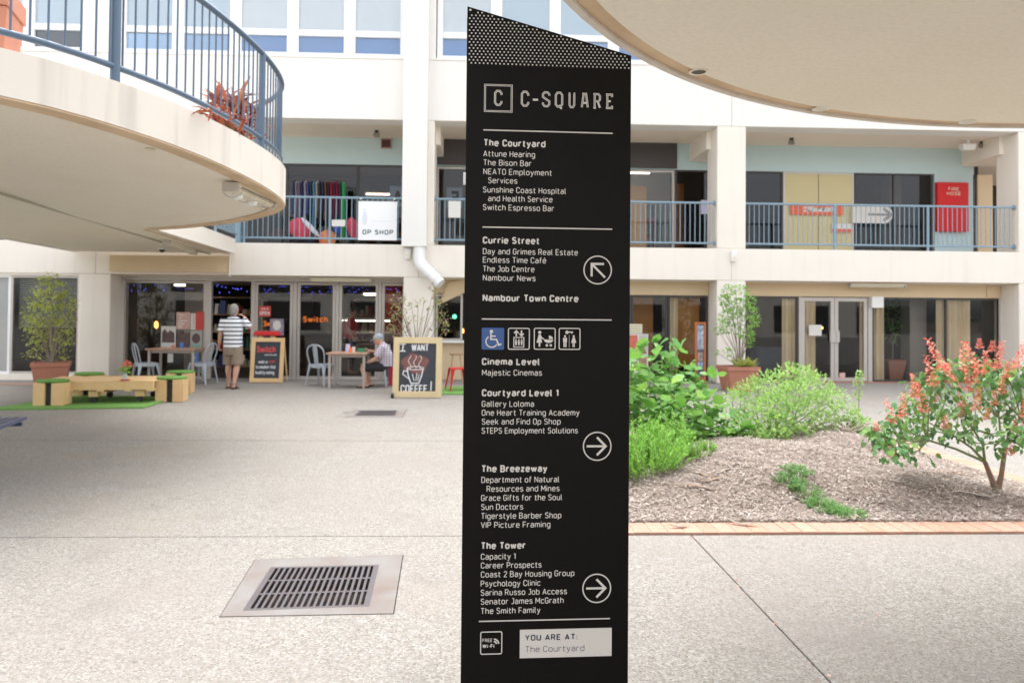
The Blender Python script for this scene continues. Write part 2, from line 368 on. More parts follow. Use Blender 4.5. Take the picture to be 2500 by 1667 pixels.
def make_texts():
    obs = {}
    for k_ in list(TEXTS) + [('H', 0.0)]:
        c = bpy.data.curves.new('t', 'FONT'); c.body = k_[0]; c.offset = k_[1]; c.size = 1; c.resolution_u = 4; c.fill_mode = 'FRONT'
        o = bpy.data.objects.new('t', c); COL.objects.link(o); obs[k_] = o
    dg = bpy.context.evaluated_depsgraph_get()
    for k_, o in obs.items():
        me = o.evaluated_get(dg).to_mesh()
        vs = [(v.co.x, v.co.y) for v in me.vertices]; fs = [tuple(p.vertices) for p in me.polygons]
        TEXTS[k_] = (vs, fs); o.evaluated_get(dg).to_mesh_clear()
    for o in obs.values():
        c = o.data; bpy.data.objects.remove(o); bpy.data.curves.remove(c)
make_texts()
CAPH = max(v[1] for v in TEXTS[('H', 0.0)][0])
def put_text(mb, s, bold, x0, x1, base, cap, to3, slant=0.0):
    vs, fs = TEXTS[(s, bold)]
    a = min(v[0] for v in vs); b = max(v[0] for v in vs); sx = (x1 - x0) / (b - a); sy = cap / CAPH
    mb.add([to3(x0 + (x - a) * sx + slant * y * sy, base + y * sy) for x, y in vs], fs)
JIT = 0
def stroke(mb, pts, w, to3, closed=False):
    """flat mitred polyline"""
    n = len(pts); P = [Vector((p[0], p[1])) for p in pts]; L = []; R = []
    if not closed and n > 2:
        for i in range(1, n - 1):
            a_, c_ = (P[i] - P[i - 1]), (P[i + 1] - P[i])
            if a_.length > 1e-9 and c_.length > 1e-9 and a_.normalized().dot(c_.normalized()) < -.15:   # sharp turn: two strokes that overlap
                stroke(mb, [tuple(p) for p in P[:i]] + [tuple(P[i] + a_.normalized() * w * .12)], w, to3); stroke(mb, [tuple(P[i] - c_.normalized() * w * .12)] + [tuple(p) for p in P[i + 1:]], w, to3); return
    for i in range(n):
        a = P[i - 1] if (closed or i > 0) else None; c = P[(i + 1) % n] if (closed or i < n - 1) else None
        d1 = (P[i] - a).normalized() if a is not None else None; d2 = (c - P[i]).normalized() if c is not None else None
        d1 = d1 or d2; d2 = d2 or d1
        n1 = Vector((-d1.y, d1.x)); n2 = Vector((-d2.y, d2.x)); nn = (n1 + n2)
        nn = nn.normalized() if nn.length > 1e-6 else n1
        k_ = 1 / max(.7, nn.dot(n1)); L.append(P[i] + nn * w / 2 * k_); R.append(P[i] - nn * w / 2 * k_)
    vs = [Vector(to3(*p)) for p in L + R]
    global JIT
    JIT = (JIT + 1) % 9; nr_ = (vs[1] - vs[0]).cross(vs[n] - vs[0])
    if nr_.length > 0: nr_ = nr_.normalized() * (JIT * 4e-5); vs = [v_ + nr_ for v_ in vs]
    mb.add(vs, [(i, n + i, n + (i + 1) % n, (i + 1) % n) for i in range(n if closed else n - 1)])
def disc(mb, c, r, to3, n=20, ry=None):
    mb.add([to3(c[0] + r * math.cos(2 * math.pi * i / n), c[1] + (ry or r) * math.sin(2 * math.pi * i / n)) for i in range(n)], [tuple(range(n))])
def poly(mb, pts, to3):
    ar = sum(pts[i][0] * pts[(i + 1) % len(pts)][1] - pts[(i + 1) % len(pts)][0] * pts[i][1] for i in range(len(pts)))
    if ar < 0: pts = pts[::-1]
    mb.add([to3(*p) for p in pts], [tuple(range(len(pts)))])
def arc(cx, cy, r, a0, a1, n=16):
    return [(cx + r * math.cos(math.radians(a0 + (a1 - a0) * i / n)), cy + r * math.sin(math.radians(a0 + (a1 - a0) * i / n))) for i in range(n + 1)]


# ------------------------------------------------------------------ narrow engineering lettering drawn as strokes
def _bowl(w, t=.71, m=False):
    p = [(0, .13), (.07, .04), (.2, 0), (w - .2, 0), (w - .06, .06), (w, .2), (w, t - .2), (w - .06, t - .06), (w - .2, t), (.2, t), (.07, t - .04), (0, t - .13)]
    return [(w - x, y) for x, y in p] if m else p
def _loop(w, t, r=.19): return [(r, 0), (w - r, 0), (w - r * .3, r * .3), (w, r), (w, t - r), (w - r * .3, t - r * .3), (w - r, t), (r, t), (r * .3, t - r * .3), (0, t - r), (0, r), (r * .3, r * .3)]
_e = [(0, .38), (.52, .38), (.52, .52), (.46, .65), (.34, .71), (.18, .71), (.06, .65), (0, .52), (0, .19), (.06, .06), (.18, 0), (.36, 0), (.49, .08)]
_CC = [(.54, .76), (.51, .90), (.38, 1), (.19, 1), (.06, .94), (0, .80), (0, .20), (.06, .06), (.19, 0), (.38, 0), (.51, .10), (.54, .24)]
GL = {
 'a': (.5, [[(.04, .62), (.14, .71), (.32, .71), (.45, .65), (.5, .52), (.5, 0)], [(.5, .41), (.17, .41), (.04, .34), (0, .21), (.04, .07), (.16, 0), (.34, 0), (.5, .12)]]),
 'b': (.52, [[(0, 1.02), (0, 0)], _bowl(.52)]), 'c': (.48, [[(.48, .59), (.38, .70), (.18, .71), (.05, .65), (0, .52), (0, .19), (.05, .06), (.18, 0), (.38, .01), (.48, .12)]]),
 'd': (.52, [[(.52, 1.02), (.52, 0)], _bowl(.52, m=True)]), 'e': (.52, [_e]), '\u00e9': (.52, [_e, [(.2, .85), (.36, 1.02)]]),
 'f': (.34, [[(.35, 1.0), (.24, 1.01), (.14, .95), (.11, .82), (.11, 0)], [(0, .68), (.33, .68)]]),
 'g': (.52, [_bowl(.52, m=True), [(.52, .71), (.52, -.12), (.46, -.24), (.34, -.29), (.16, -.29), (.05, -.22)]]),
 'h': (.5, [[(0, 1.02), (0, 0)], [(0, .57), (.12, .69), (.30, .71), (.44, .65), (.5, .52), (.5, 0)]]), 'i': (.0, [[(0, 0), (0, .71)], [(0, .90), (0, 1.02)]]),
 'j': (.06, [[(.06, .71), (.06, -.14), (0, -.26), (-.1, -.28)], [(.06, .90), (.06, 1.02)]]), 'k': (.48, [[(0, 1.02), (0, 0)], [(.44, .71), (.03, .26)], [(.16, .40), (.48, 0)]]),
 'l': (.13, [[(0, 1.02), (0, .12), (.04, .03), (.15, 0)]]),
 'm': (.8, [[(0, 0), (0, .71)], [(0, .57), (.1, .69), (.22, .71), (.35, .65), (.4, .52), (.4, 0)], [(.4, .57), (.5, .69), (.62, .71), (.75, .65), (.8, .52), (.8, 0)]]),
 'n': (.5, [[(0, .71), (0, 0)], [(0, .57), (.12, .69), (.30, .71), (.44, .65), (.5, .52), (.5, 0)]]), 'o': (.52, [None, _loop(.52, .71)]),
 'p': (.52, [[(0, .71), (0, -.29)], _bowl(.52)]), 'r': (.34, [[(0, 0), (0, .71)], [(0, .54), (.10, .68), (.22, .71), (.34, .66)]]),
 's': (.45, [[(.43, .60), (.34, .70), (.14, .71), (.03, .64), (.03, .49), (.12, .40), (.32, .34), (.45, .26), (.45, .10), (.34, .01), (.13, 0), (0, .10)]]),
 't': (.34, [[(.12, .94), (.12, .12), (.18, .02), (.34, 0)], [(0, .68), (.34, .68)]]), 'u': (.5, [[(0, .71), (0, .2), (.06, .06), (.2, 0), (.36, .01), (.5, .14)], [(.5, .71), (.5, 0)]]),
 'v': (.48, [[(0, .71), (.24, 0), (.48, .71)]]), 'w': (.8, [[(0, .71), (.2, 0), (.4, .66), (.6, 0), (.8, .71)]]), 'y': (.5, [[(0, .71), (.26, .02)], [(.5, .71), (.2, -.18), (.12, -.27), (0, -.29)]]),
 'z': (.46, [[(0, .69), (.45, .69), (0, .02), (.47, .02)]]),
 'A': (.62, [[(0, 0), (.31, 1), (.62, 0)], [(.1, .28), (.52, .28)]]), 'B': (.56, [[(.3, .53), (0, .53)], [(.36, .53), (.49, .61), (.53, .77), (.48, .93), (.35, 1), (0, 1), (0, 0), (.37, 0), (.52, .08), (.56, .27), (.51, .45), (.36, .53)]]),
 'C': (.54, [_CC]), 'D': (.56, [None, [(0, 0), (.34, 0), (.49, .07), (.56, .24), (.56, .76), (.49, .93), (.34, 1), (0, 1)]]), 'E': (.5, [[(.5, 1), (0, 1), (0, 0), (.5, 0)], [(0, .51), (.43, .51)]]),
 'F': (.48, [[(.5, 1), (0, 1), (0, 0)], [(0, .48), (.42, .48)]]), 'G': (.55, [[(.54, .78), (.50, .91), (.38, 1), (.19, 1), (.06, .94), (0, .80), (0, .20), (.06, .06), (.19, 0), (.38, 0), (.50, .08), (.55, .22), (.55, .46), (.30, .46)]]),
 'H': (.56, [[(0, 0), (0, 1)], [(.56, 0), (.56, 1)], [(0, .51), (.56, .51)]]), 'I': (.0, [[(0, 0), (0, 1)]]), 'J': (.38, [[(.1, 1), (.38, 1), (.38, .2), (.32, .06), (.2, 0), (.08, .02), (0, .1)]]),
 'L': (.48, [[(0, 1), (0, 0), (.48, 0)]]), 'M': (.7, [[(0, 0), (0, 1), (.35, .3), (.7, 1), (.7, 0)]]), 'N': (.58, [[(0, 0), (0, 1), (.58, 0), (.58, 1)]]), 'O': (.56, [None, _loop(.56, 1, .2)]),
 'P': (.54, [[(0, 0), (0, 1), (.36, 1), (.5, .92), (.54, .73), (.5, .54), (.36, .45), (0, .45)]]), 'R': (.56, [[(0, 0), (0, 1), (.36, 1), (.5, .92), (.54, .74), (.5, .56), (.36, .47), (0, .47)], [(.32, .47), (.56, 0)]]),
 'S': (.54, [[(.51, .85), (.40, .98), (.18, 1), (.05, .91), (.02, .76), (.08, .61), (.22, .54), (.36, .50), (.50, .41), (.54, .26), (.49, .09), (.36, 0), (.15, .01), (0, .15)]]),
 'T': (.56, [[(0, 1), (.56, 1)], [(.28, 1), (.28, 0)]]), 'U': (.56, [[(0, 1), (0, .2), (.06, .06), (.2, 0), (.36, 0), (.5, .06), (.56, .2), (.56, 1)]]), 'V': (.58, [[(0, 1), (.29, 0), (.58, 1)]]),
 'W': (.9, [[(0, 1), (.22, 0), (.45, .95), (.68, 0), (.9, 1)]]), 'Y': (.58, [[(0, 1), (.29, .42), (.58, 1)], [(.29, .46), (.29, 0)]]), '1': (.2, [[(0, .8), (.2, 1), (.2, 0)]]),
 '2': (.5, [[(.02, .80), (.08, .94), (.2, 1), (.35, 1), (.47, .92), (.5, .76), (.45, .6), (0, 0), (.52, 0)]]), '-': (.2, [[(0, .42), (.2, .42)]]), ':': (.0, [[(0, .03), (0, .14)], [(0, .55), (0, .66)]]), '!': (.0, [[(0, .34), (0, 1)], [(0, 0), (0, .1)]]), ' ': (.12, [])}
def din(mb, txt, x0, x1, base, cap, to3, wt=.115):
    xs = []; x = wt / 2
    for ch in txt: xs.append(x); x += GL[ch][0] + wt + .15
    tot = x - .15 - wt / 2; sx = (x1 - x0) / tot
    for ch, xo in zip(txt, xs):
        st_ = GL[ch][1]; nxt = False
        for p_ in st_:
            if p_ is None: nxt = True; continue
            stroke(mb, [(x0 + (xo + a) * sx, base + (wt / 2 + b * (1 - wt)) * cap) for a, b in p_], wt * cap, to3, closed=nxt); nxt = False

# =================================================================== GROUND
g0 = part('ground', MB().add([(-300, -300, -.12), (300, -300, -.12), (300, 300, -.12), (-300, 300, -.12)], [(0, 1, 2, 3)]), JOINT)
tag(g0, 'pale exposed aggregate concrete courtyard floor', kind='structure')
GP = .013
def slab(x0, x1, y0, y1):
    part('concrete_slab', MB().box(x0 + .003, x1 - .003, y0 + GP / 2, y1 - GP / 2, -.118, 0), GROUND, g0, bevel=.002)
# bays of concrete round the two pits
gA = [tuple(at_z(u, v, 0))[:2] for u, v in ((506, 1416), (903, 1409), (925, 1274), (587, 1284))]; gB = [(-2.0, 10.83), (-1.15, 10.83), (-1.17, 11.72), (-2.0, 11.72)]
YS = [-40, -6, -2.4, 1.4, 5.05, 8.83, 12.55, 17.1]
XS = [-60, -26, -12.9, -5.75, 1.45, 8.6, 15.8, 29, 60]
for j in range(len(YS) - 1):
    y0, y1 = YS[j], YS[j + 1]
    xs = XS if j < 4 else [-60, -26, -11.9, 13, 29, 60]
    for i in range(len(xs) - 1):
        x0, x1 = xs[i], xs[i + 1]; cuts = [g for g in (gA, gB) if x0 < g[0][0] and x1 > g[1][0] and y0 < g[0][1] and y1 > g[2][1]]
        if not cuts: slab(x0, x1, y0, y1)
        else:
            c = cuts[0]; mb = MB()
            e0, e1, f0, f1 = x0 + GP / 2, x1 - GP / 2, y0 + GP / 2, y1 - GP / 2
            G2 = .005
            P_ = [(e0, f0), (e1, f0), (e1, f1), (e0, f1)]; Q_ = [(c[0][0] - G2, c[0][1] - G2), (c[1][0] + G2, c[1][1] - G2), (c[2][0] + G2, c[2][1] + G2), (c[3][0] - G2, c[3][1] + G2)]
            vs = [(*p, 0) for p in P_ + Q_] + [(*p, -.118) for p in P_ + Q_]
            fs = [(i_, (i_ + 1) % 4, 4 + (i_ + 1) % 4, 4 + i_) for i_ in range(4)] + [(8 + i_, 8 + (i_ + 1) % 4, (i_ + 1) % 4, i_) for i_ in range(4)] + [(4 + i_, 4 + (i_ + 1) % 4, 12 + (i_ + 1) % 4, 12 + i_) for i_ in range(4)]
            mb.add(vs, fs); part('concrete_slab', mb, GROUND, g0)

def drain(name, label, R4, g4, nb, nr, fr, rowsdir):
    """R4 outer frame corners (BL,BR,TR,TL), g4 grate corners"""
    c = sum((Vector((*p, 0)) for p in g4), Vector()) / 4
    t = thing(name, label, 'drain grate', (c.x, c.y, 0), group='square drain grates in the courtyard floor')
    mb = MB(); n = 4
    vs = [(*p, .003) for p in R4] + [(*p, .003) for p in g4] + [(*p, -.117) for p in R4] + [(*p, -.117) for p in g4]
    fs = [(i, (i + 1) % 4, 4 + (i + 1) % 4, 4 + i) for i in range(4)] + [(8 + i, 8 + (i + 1) % 4, (i + 1) % 4, i) for i in range(4)] + [(4 + i, 4 + (i + 1) % 4, 12 + (i + 1) % 4, 12 + i) for i in range(4)]
    mb.add(vs, fs); part('cement_surround', mb, fr, t)
    part('pit_floor', MB().add([(*p, -.115) for p in g4], [(0, 1, 2, 3)]), DARKHOLE, t)
    BL, BR, TR, TL = [Vector(p) for p in g4]
    def q(s, r): return BL.lerp(BR, s).lerp(TL.lerp(TR, s), r)
    def bar(nm, s0, r0, s1, r1, top, lo=-.009):
        m_ = MB(); a = [q(s0, r0), q(s1, r0), q(s1, r1), q(s0, r1)]
        m_.add([(p.x, p.y, lo) for p in a] + [(p.x, p.y, top) for p in a], [(0, 3, 2, 1), (4, 5, 6, 7), (0, 1, 5, 4), (1, 2, 6, 5), (2, 3, 7, 6), (3, 0, 4, 7)])
        part(nm, m_, STEEL, t)
    e = .035
    bar('rim', 0, 0, 1, e, .004); bar('rim', 0, 1 - e, 1, 1, .004); bar('rim', 0, e, e * 1.4, 1 - e, .004); bar('rim', 1 - e * 1.4, e, 1, 1 - e, .004)
    s0, s1 = e * 1.4, 1 - e * 1.4; w = (s1 - s0) / (nb + .45)
    for i in range(1, nb + 1):
        a = s0 + w * (i - .45) ; bar('bar', a, e, a + w * .42, 1 - e, .0035)
    for j in range(1, nr):
        r = e + (1 - 2 * e) * j / nr; bar('crossbar', s0, r - .015, s1, r + .015, .0028)
    return t
import itertools
def zz(u, v): p = at_z(u, v, 0); return (p.x, p.y)
drain('drain_grate', 'large rusty steel drain grate in a cement surround, nearest in the floor', gA,
      [tuple(at_z(u, v, 0))[:2] for u, v in ((557, 1403), (848, 1392.6), (871, 1297.5), (622, 1303))], 17, 3, CONCF, 0)
drain('drain_grate', 'small dark drain grate in a pale surround near the coffee board', [(-2.0, 10.83), (-1.15, 10.83), (-1.17, 11.72), (-2.0, 11.72)],
      [(-1.87, 10.95), (-1.26, 10.97), (-1.30, 11.58), (-1.92, 11.56)], 17, 3, CONCF, 0)
dp = at_z(807, 947, 0)
tag(part('access_cover', MB().lathe([(.13, -.009), (.13, .004), (.12, .006)], (dp.x, dp.y, 0), 20), CONCF), 'pale round inspection cap beside the far drain grate', 'cover')

# =================================================================== BUILDING
Y0, Y1, Y2 = 16.5, 17.15, 18.4
Z1B, Z1T, Z2B, Z2T = 2.33, 3.05, 5.84, 7.2
COLS = [(-16.0, -15.35), (-8.81, -8.15), (-1.76, -1.10), (5.31, 5.97), (12.36, 13.02), (19.4, 20.06)]
bld = thing('courtyard_building', 'cream two storey shopping arcade facade with open gallery and glazed shopfronts', 'building', (2, 16.5, 0))
for i, (a, b) in enumerate(COLS):
    part('column', MB().box(a, b, Y0, Y1 + .2, 0, Z1B), CREAM, bld, bevel=.02)
    part('column', MB().box(a, b, Y0, Y1 + .1, Z1T, Z2B), CREAM, bld, bevel=.02)
    if i not in (3,): part('column', MB().box(a, b, Y0 - .0, Y1, Z2T, 9.6), CREAM2, bld, bevel=.02)
def seams(x0, x1, step):
    xs = [x0]; 
    while xs[-1] + step < x1 - .5: xs.append(xs[-1] + step)
    return xs + [x1]
for z0, z1, mt, nm in ((Z1B, Z1T, CREAM, 'lower_fascia'), (Z2B, Z2T, CREAM2, 'upper_fascia')):
    for k_ in range(len(COLS) - 1):
        x0, x1 = (COLS[k_][0] + COLS[k_][1]) / 2, (COLS[k_ + 1][0] + COLS[k_ + 1][1]) / 2
        part(nm, MB().box(x0 + .003, x1 - .003, Y0 - .004, Y1 - .15, z0, z1), mt, bld, bevel=.012)
part('capping', MB().box(-16, 19.8, Y0 - .02, Y1 - .16, Z2T, Z2T + .04), CREAM2, bld)
part('gallery_floor', MB().box(-16, 20, Y1 - .15, Y2 + 5, Z1T - .35, Z1T - .02), CEIL, bld)
part('gallery_ceiling', MB().box(-16, 20, Y1 - .15, Y2 + 5, Z2B + .03, Z2B + .3), CEIL, bld)
for (a, b) in COLS: part('drop_beam', MB().box(a - .1, b + .1, Y1 - .15, Y2 - .002, Z2B - .42, Z2B + .029), CREAM, bld)
part('arcade_ceiling', MB().box(-16, 20, Y1 - .15, Y1 + 5, Z1B - .02, Z1B + .25), CEIL, bld)
# return walls of the shops behind
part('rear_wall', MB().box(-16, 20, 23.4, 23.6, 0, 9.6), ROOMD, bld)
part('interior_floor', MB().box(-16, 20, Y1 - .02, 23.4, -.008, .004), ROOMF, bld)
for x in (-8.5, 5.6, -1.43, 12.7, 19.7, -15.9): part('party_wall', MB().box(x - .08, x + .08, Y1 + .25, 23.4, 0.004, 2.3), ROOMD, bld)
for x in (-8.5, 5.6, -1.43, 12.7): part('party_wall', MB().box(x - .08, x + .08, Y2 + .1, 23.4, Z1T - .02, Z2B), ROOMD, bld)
part('roof', MB().box(-16.3, 20.3, Y0 + .1, 24, 9.6, 9.8), CREAM2, bld)
def pane(x0, x1, z0, z1, Y, mat, parent, fr=.045, frm=ALU, name='window', mull=(), trans=()):
    mb = MB(); f = fr
    mb.box(x0, x0 + f, Y - .03, Y + .03, z0, z1); mb.box(x1 - f, x1, Y - .03, Y + .03, z0, z1)
    mb.box(x0 + f, x1 - f, Y - .03, Y + .03, z0, z0 + f); mb.box(x0 + f, x1 - f, Y - .03, Y + .03, z1 - f, z1)
    for q in mull: mb.box(q - f / 2, q + f / 2, Y - .028, Y + .028, z0 + f, z1 - f)
    w = part(name, mb, frm, parent)
    part('pane', MB().box(x0 + f, x1 - f, Y - .004, Y + .004, z0 + f, z1 - f), mat, w)
    return w
# top storey windows: tall panes over low hopper panes in white frames
def top_bay(x0, x1, n, hop, kinds='d'):
    Y = Y0 + .22; w = (x1 - x0) / n
    for i in range(n):
        a = x0 + i * w; b = a + w
        fr = MB(); t_ = .13
        for (p, q, r, s_) in ((a, a + t_, Z2T + .04, 9.6), (b - t_, b, Z2T + .04, 9.6), (a + t_, b - t_, Z2T + .04, Z2T + .17), (a + t_, b - t_, Z2T + .17 + hop, Z2T + .17 + hop + .14), (a + t_, b - t_, 9.3, 9.6)):
            fr.box(p + .0008, q - .0008, Y - .06, Y + .04, r, s_)
        o = part('window', fr, WHITE, bld, bevel=.006)
        kd = kinds[min(i, len(kinds) - 1)]
        if kd == 'd': part('blind', MB().box(a + t_ - .02, b - t_ + .02, Y + .012, Y + .02, Z2T + .05, Z2T + .2 + hop), SKYREF, o)  # blue sheet paints the sky's reflection behind the hopper pane
        part('hopper_pane', MB().box(a + t_, b - t_, Y - .004, Y + .004, Z2T + .17, Z2T + .17 + hop), GLASSB if kd == 'd' else GLASSH, o)
        part('pane', MB().box(a + t_, b - t_, Y - .005, Y + .005, Z2T + .31 + hop, 9.3), GLASSU, o)
        part('blind', MB().box(a + t_ - .02, b - t_ + .02, Y + .012, Y + .02, Z2T + (.31 + hop if kd == 'd' else .05), 9.3), WHITE if kd == 'd' else PALEB, o)
SKYREF = M('dusky_blue_blind', (.36, .48, .62), .6, var=.7, scale=1.5, dark=(.44, .45, .55))  # sky reflection of the low panes put into this blue colour
PALEB = M('pale_blind', (.66, .74, .80), .7)
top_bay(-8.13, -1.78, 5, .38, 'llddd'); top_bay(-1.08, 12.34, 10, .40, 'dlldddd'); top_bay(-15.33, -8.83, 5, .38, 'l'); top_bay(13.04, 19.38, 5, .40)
part('upper_room_wall', MB().box(-16, 20, 19, 19.1, Z2T, 9.6), ROOMT, bld)
# ---- gallery wall and shop windows (first floor)
zb = 5.21
part('gallery_wall_band', MB().box(-8.5, 12.6, Y2, Y2 + .12, zb, Z2B + .03), BLUEW, bld)
gw = Y2 + .05
def gal(u0, u1, mat=GLASSD, frm=DARKFR, mull=(), fr=.04):
    a, b = at_y(u0, 450, gw).x, at_y(u1, 450, gw).x
    return pane(a, b, Z1T - .01, zb, gw, mat, bld, fr, frm, 'gallery_window', mull)
xa = -8.2
for i in range(4):
    a = -8.4 + i * 1.76; pane(a, a + 1.75, Z1T - .01, zb, gw, GLASSD, bld, .04, DARKFR, 'gallery_window')
def gx(u): return at_y(u, 450, gw).x
pane(gx(1003), gx(1140), Z1T - .01, zb - .02, gw, GLASSD, bld, .05, ALU, 'gallery_window')
pane(gx(1141), gx(1340), Z1T - .01, zb - .02, gw, GLASSD, bld, .05, ALU, 'gallery_window')
pane(gx(1341), gx(1548), Z1T - .01, zb - .02, gw, GLASS, bld, .05, ALU, 'gallery_window')
pane(gx(1550), gx(1640), Z1T - .01, zb, gw, GLASSD, bld, .04, DARKFR, 'gallery_window')
pane(gx(1642), gx(1797), Z1T - .01, zb, gw, GLASSD, bld, .04, DARKFR, 'gallery_window')
w_ = pane(gx(1798), gx(1960), Z1T - .01, zb, gw, GLASSD, bld, .05, ALU, 'gallery_door')
mid = (gx(1798) + gx(1960)) / 2
part('blind', MB().box(gx(1802), mid - .008, gw - .022, gw - .012, Z1T + .05, zb - .05), CREAMPAN, w_)
part('blind', MB().box(mid + .008, gx(1956), gw - .022, gw - .012, Z1T + .05, zb - .05), CREAMPAN, w_)
pane(gx(1962), gx(2140), Z1T - .01, zb, gw, GLASSD, bld, .04, DARKFR, 'gallery_window', mull=(gx(2052),))
part('gallery_pier', MB().box(gx(2144), gx(2232), Y2, Y2 + .12, Z1T - .02, zb), BLUEW, bld)
pane(gx(2234), gx(2275), Z1T - .01, zb, gw, GLASSD, bld, .03, DARKFR, 'gallery_window')
part('gallery_pier', MB().box(gx(2277), 12.7, Y2, Y2 + .12, Z1T - .02, zb), TANW, bld)
# dark name boards over the middle shop
a, b, c, d = rect(1005, 321, 1555, 383, Y2 - .04)
part('name_board', MB().box(a, b, Y2 - .06, Y2 - .002, c, d), CHAR, bld)
# interior of the right hand middle shop: orange screen, plants, pale floor
part('shop_wall', MB().box(-1.3, 5.5, 21.5, 21.6, Z1T, Z2B), M('pale_shop_wall', (.50, .47, .40), .8), bld)
part('shop_screen', MB().box(gx(1450) - .2, gx(1495) + .15, 19.6, 19.66, Z1T, 5.0), M('apricot_screen', (.75, .42, .16), .7), bld)
part('shop_screen', MB().box(gx(1556) + .05, gx(1580) + .1, 19.2, 19.26, Z1T, 5.0), M('orange_screen', (.80, .35, .08), .7), bld)
# ---- ground floor glazing
part('inner_column', MB().box(gx(2068) + .2, gx(2092) + .25, 19.3, 19.7, Z1T, Z2B), bpy.data.materials['pale_shop_wall'], bld)
part('inner_screen', MB().box(6.6, 7.4, 20.2, 20.3, Z1T, 4.6), ROOMT, bld)
part('inner_column', MB().box(at_y(425, 690, 18.4).x, at_y(466, 690, 18.4).x, 18.4, 18.8, .004, 2.3), M('inner_plaster', (.45, .40, .34), .8), bld)
part('red_wall', MB().box(at_y(885, 700, 19.9).x, -1.6, 19.95, 20.0, .004, 2.3), M('red_wall', (.38, .06, .035), .8), bld)
part('menu_board', MB().box(-7.2, -5.3, 23.3, 23.38, 1.3, 2.0), CHAR, bld)
ZG = 2.255
part('bulkhead', MB().box(-8.14, -1.77, Y1 - .14, Y1 + .05, 2.225, Z1B - .021), ALU, bld)
part('bulkhead', MB().box(5.98, 12.35, Y1 - .05, Y1 + .1, 2.0, Z1B - .021), TANW, bld)
part('bulkhead', MB().box(-1.09, 5.30, Y1 - .05, Y1 + .1, 2.0, Z1B - .021), TANW, bld)
part('bulkhead_return', MB().box(at_y(2262, 660, Y1).x, at_y(2285, 660, Y1).x, Y1 - .08, Y1 - .051, 2.02, Z1B - .03), TANW, bld)
def cx_(u): return at_y(u, 770, Y1).x
sf = []
pane(cx_(284), cx_(472), 0.004, 2.215, Y1, GLASS, bld, .05, ALU, 'shop_window')
for (u0, u1) in ((586, 672), (683, 770), (779, 868), (877, 930)):
    x1_ = min(cx_(u1), -1.77)
    o = pane(cx_(u0), x1_, 0.004, 2.215, Y1, GLASS, bld, .06, ALU, 'shop_door')
    if u0 > 600: part('handle', MB().box(cx_(u0) + .015, cx_(u0) + .045, Y1 - .08, Y1 - .031, .95, 1.25), ALU, o)
part('door_post', MB().box(cx_(472) + .002, cx_(486), Y1 - .05, Y1 + .05, 0, 2.224), ALU, bld)
part('door_post', MB().box(cx_(577), cx_(586) - .002, Y1 - .05, Y1 + .05, 0, 2.224), ALU, bld)
for (u0, u1) in ((673, 682), (771, 778), (869, 876)): part('door_post', MB().box(cx_(u0), cx_(u1), Y1 - .04, Y1 + .04, 0, 2.224), ALU, bld)
part('door_sill', MB().box(-8.14, -1.77, Y1 - .1, Y1 + .08, -.004, .0035), ALU, bld)
# bay behind the sign
pane(-1.08, at_y(1062, 800, Y1).x, .9, 1.98, Y1, GLASS, bld, .05, ALU, 'shop_window')
part('servery_wall', MB().box(-1.08, 3.2, Y1 - .03, Y1 + .06, 0, .86), TANW, bld)
part('servery_counter', MB().box(-1.08, 3.2, Y1 - .25, Y1 + .3, .862, .9), WHITE, bld)
for (u0, u1) in ((1095, 1200), (1201, 1330)): pane(cx_(u0), cx_(u1), .9, 1.98, Y1, GLASS, bld, .05, ALU, 'shop_window')
for (u0, u1, md) in ((1332, 1449, GLASS), (1450, 1532, GLASS), (1534, 1624, GLASS)): pane(cx_(u0), cx_(u1), 0.004, 1.99, Y1, md, bld, .045, DARKFR, 'shop_window')
# right hand bay: window, double doors, window
pane(5.99, cx_(1832), 0.004, 1.99, Y1, GLASS, bld, .04, DARKFR, 'shop_window')
for (u0, u1) in ((1833, 1838), (1992, 2001)): part('door_post', MB().box(cx_(u0), cx_(u1), Y1 - .05, Y1 + .05, 0, 1.99), ALU, bld)
for (u0, u1, hs) in ((1839, 1915, 1), (1916, 1991, -1)):
    o = pane(cx_(u0), cx_(u1), 0.01, 1.98, Y1, GLASS, bld, .085, ALU, 'entrance_door')
    hx = cx_(u1) - .07 if hs > 0 else cx_(u0) + .01
    part('handle', MB().box(hx - .05 * (hs > 0), hx + .08 - .0 * hs, Y1 - .09, Y1 - .031, .93, 1.2), ALU, o)
pane(cx_(2002), 12.35, 0.004, 1.99, Y1, GLASS, bld, .04, DARKFR, 'shop_window', mull=(cx_(2172),))
part('window_post', MB().box(cx_(2292), cx_(2300), Y1 - .04, Y1 + .04, 0, 1.99), ALU, bld)
def curtain(u0, u1, Y, z0=.03, z1=1.98):
    a, b = at_y(u0, 770, Y).x, at_y(u1, 770, Y).x; n = max(8, int((b - a) / .025)); mb = MB(); vs = []
    for i in range(n + 1):
        x = a + (b - a) * i / n; y = Y + .035 * math.sin(i * 1.35) + .012 * math.sin(i * 3.1)
        vs += [(x, y, z0), (x, y, z1), (x, y + .006, z0), (x, y + .006, z1)]
    fs = []
    for i in range(n):
        k_ = i * 4; fs += [(k_, k_ + 4, k_ + 5, k_ + 1), (k_ + 3, k_ + 7, k_ + 6, k_ + 2), (k_ + 1, k_ + 5, k_ + 7, k_ + 3)]
    mb.add(vs, fs); return mb
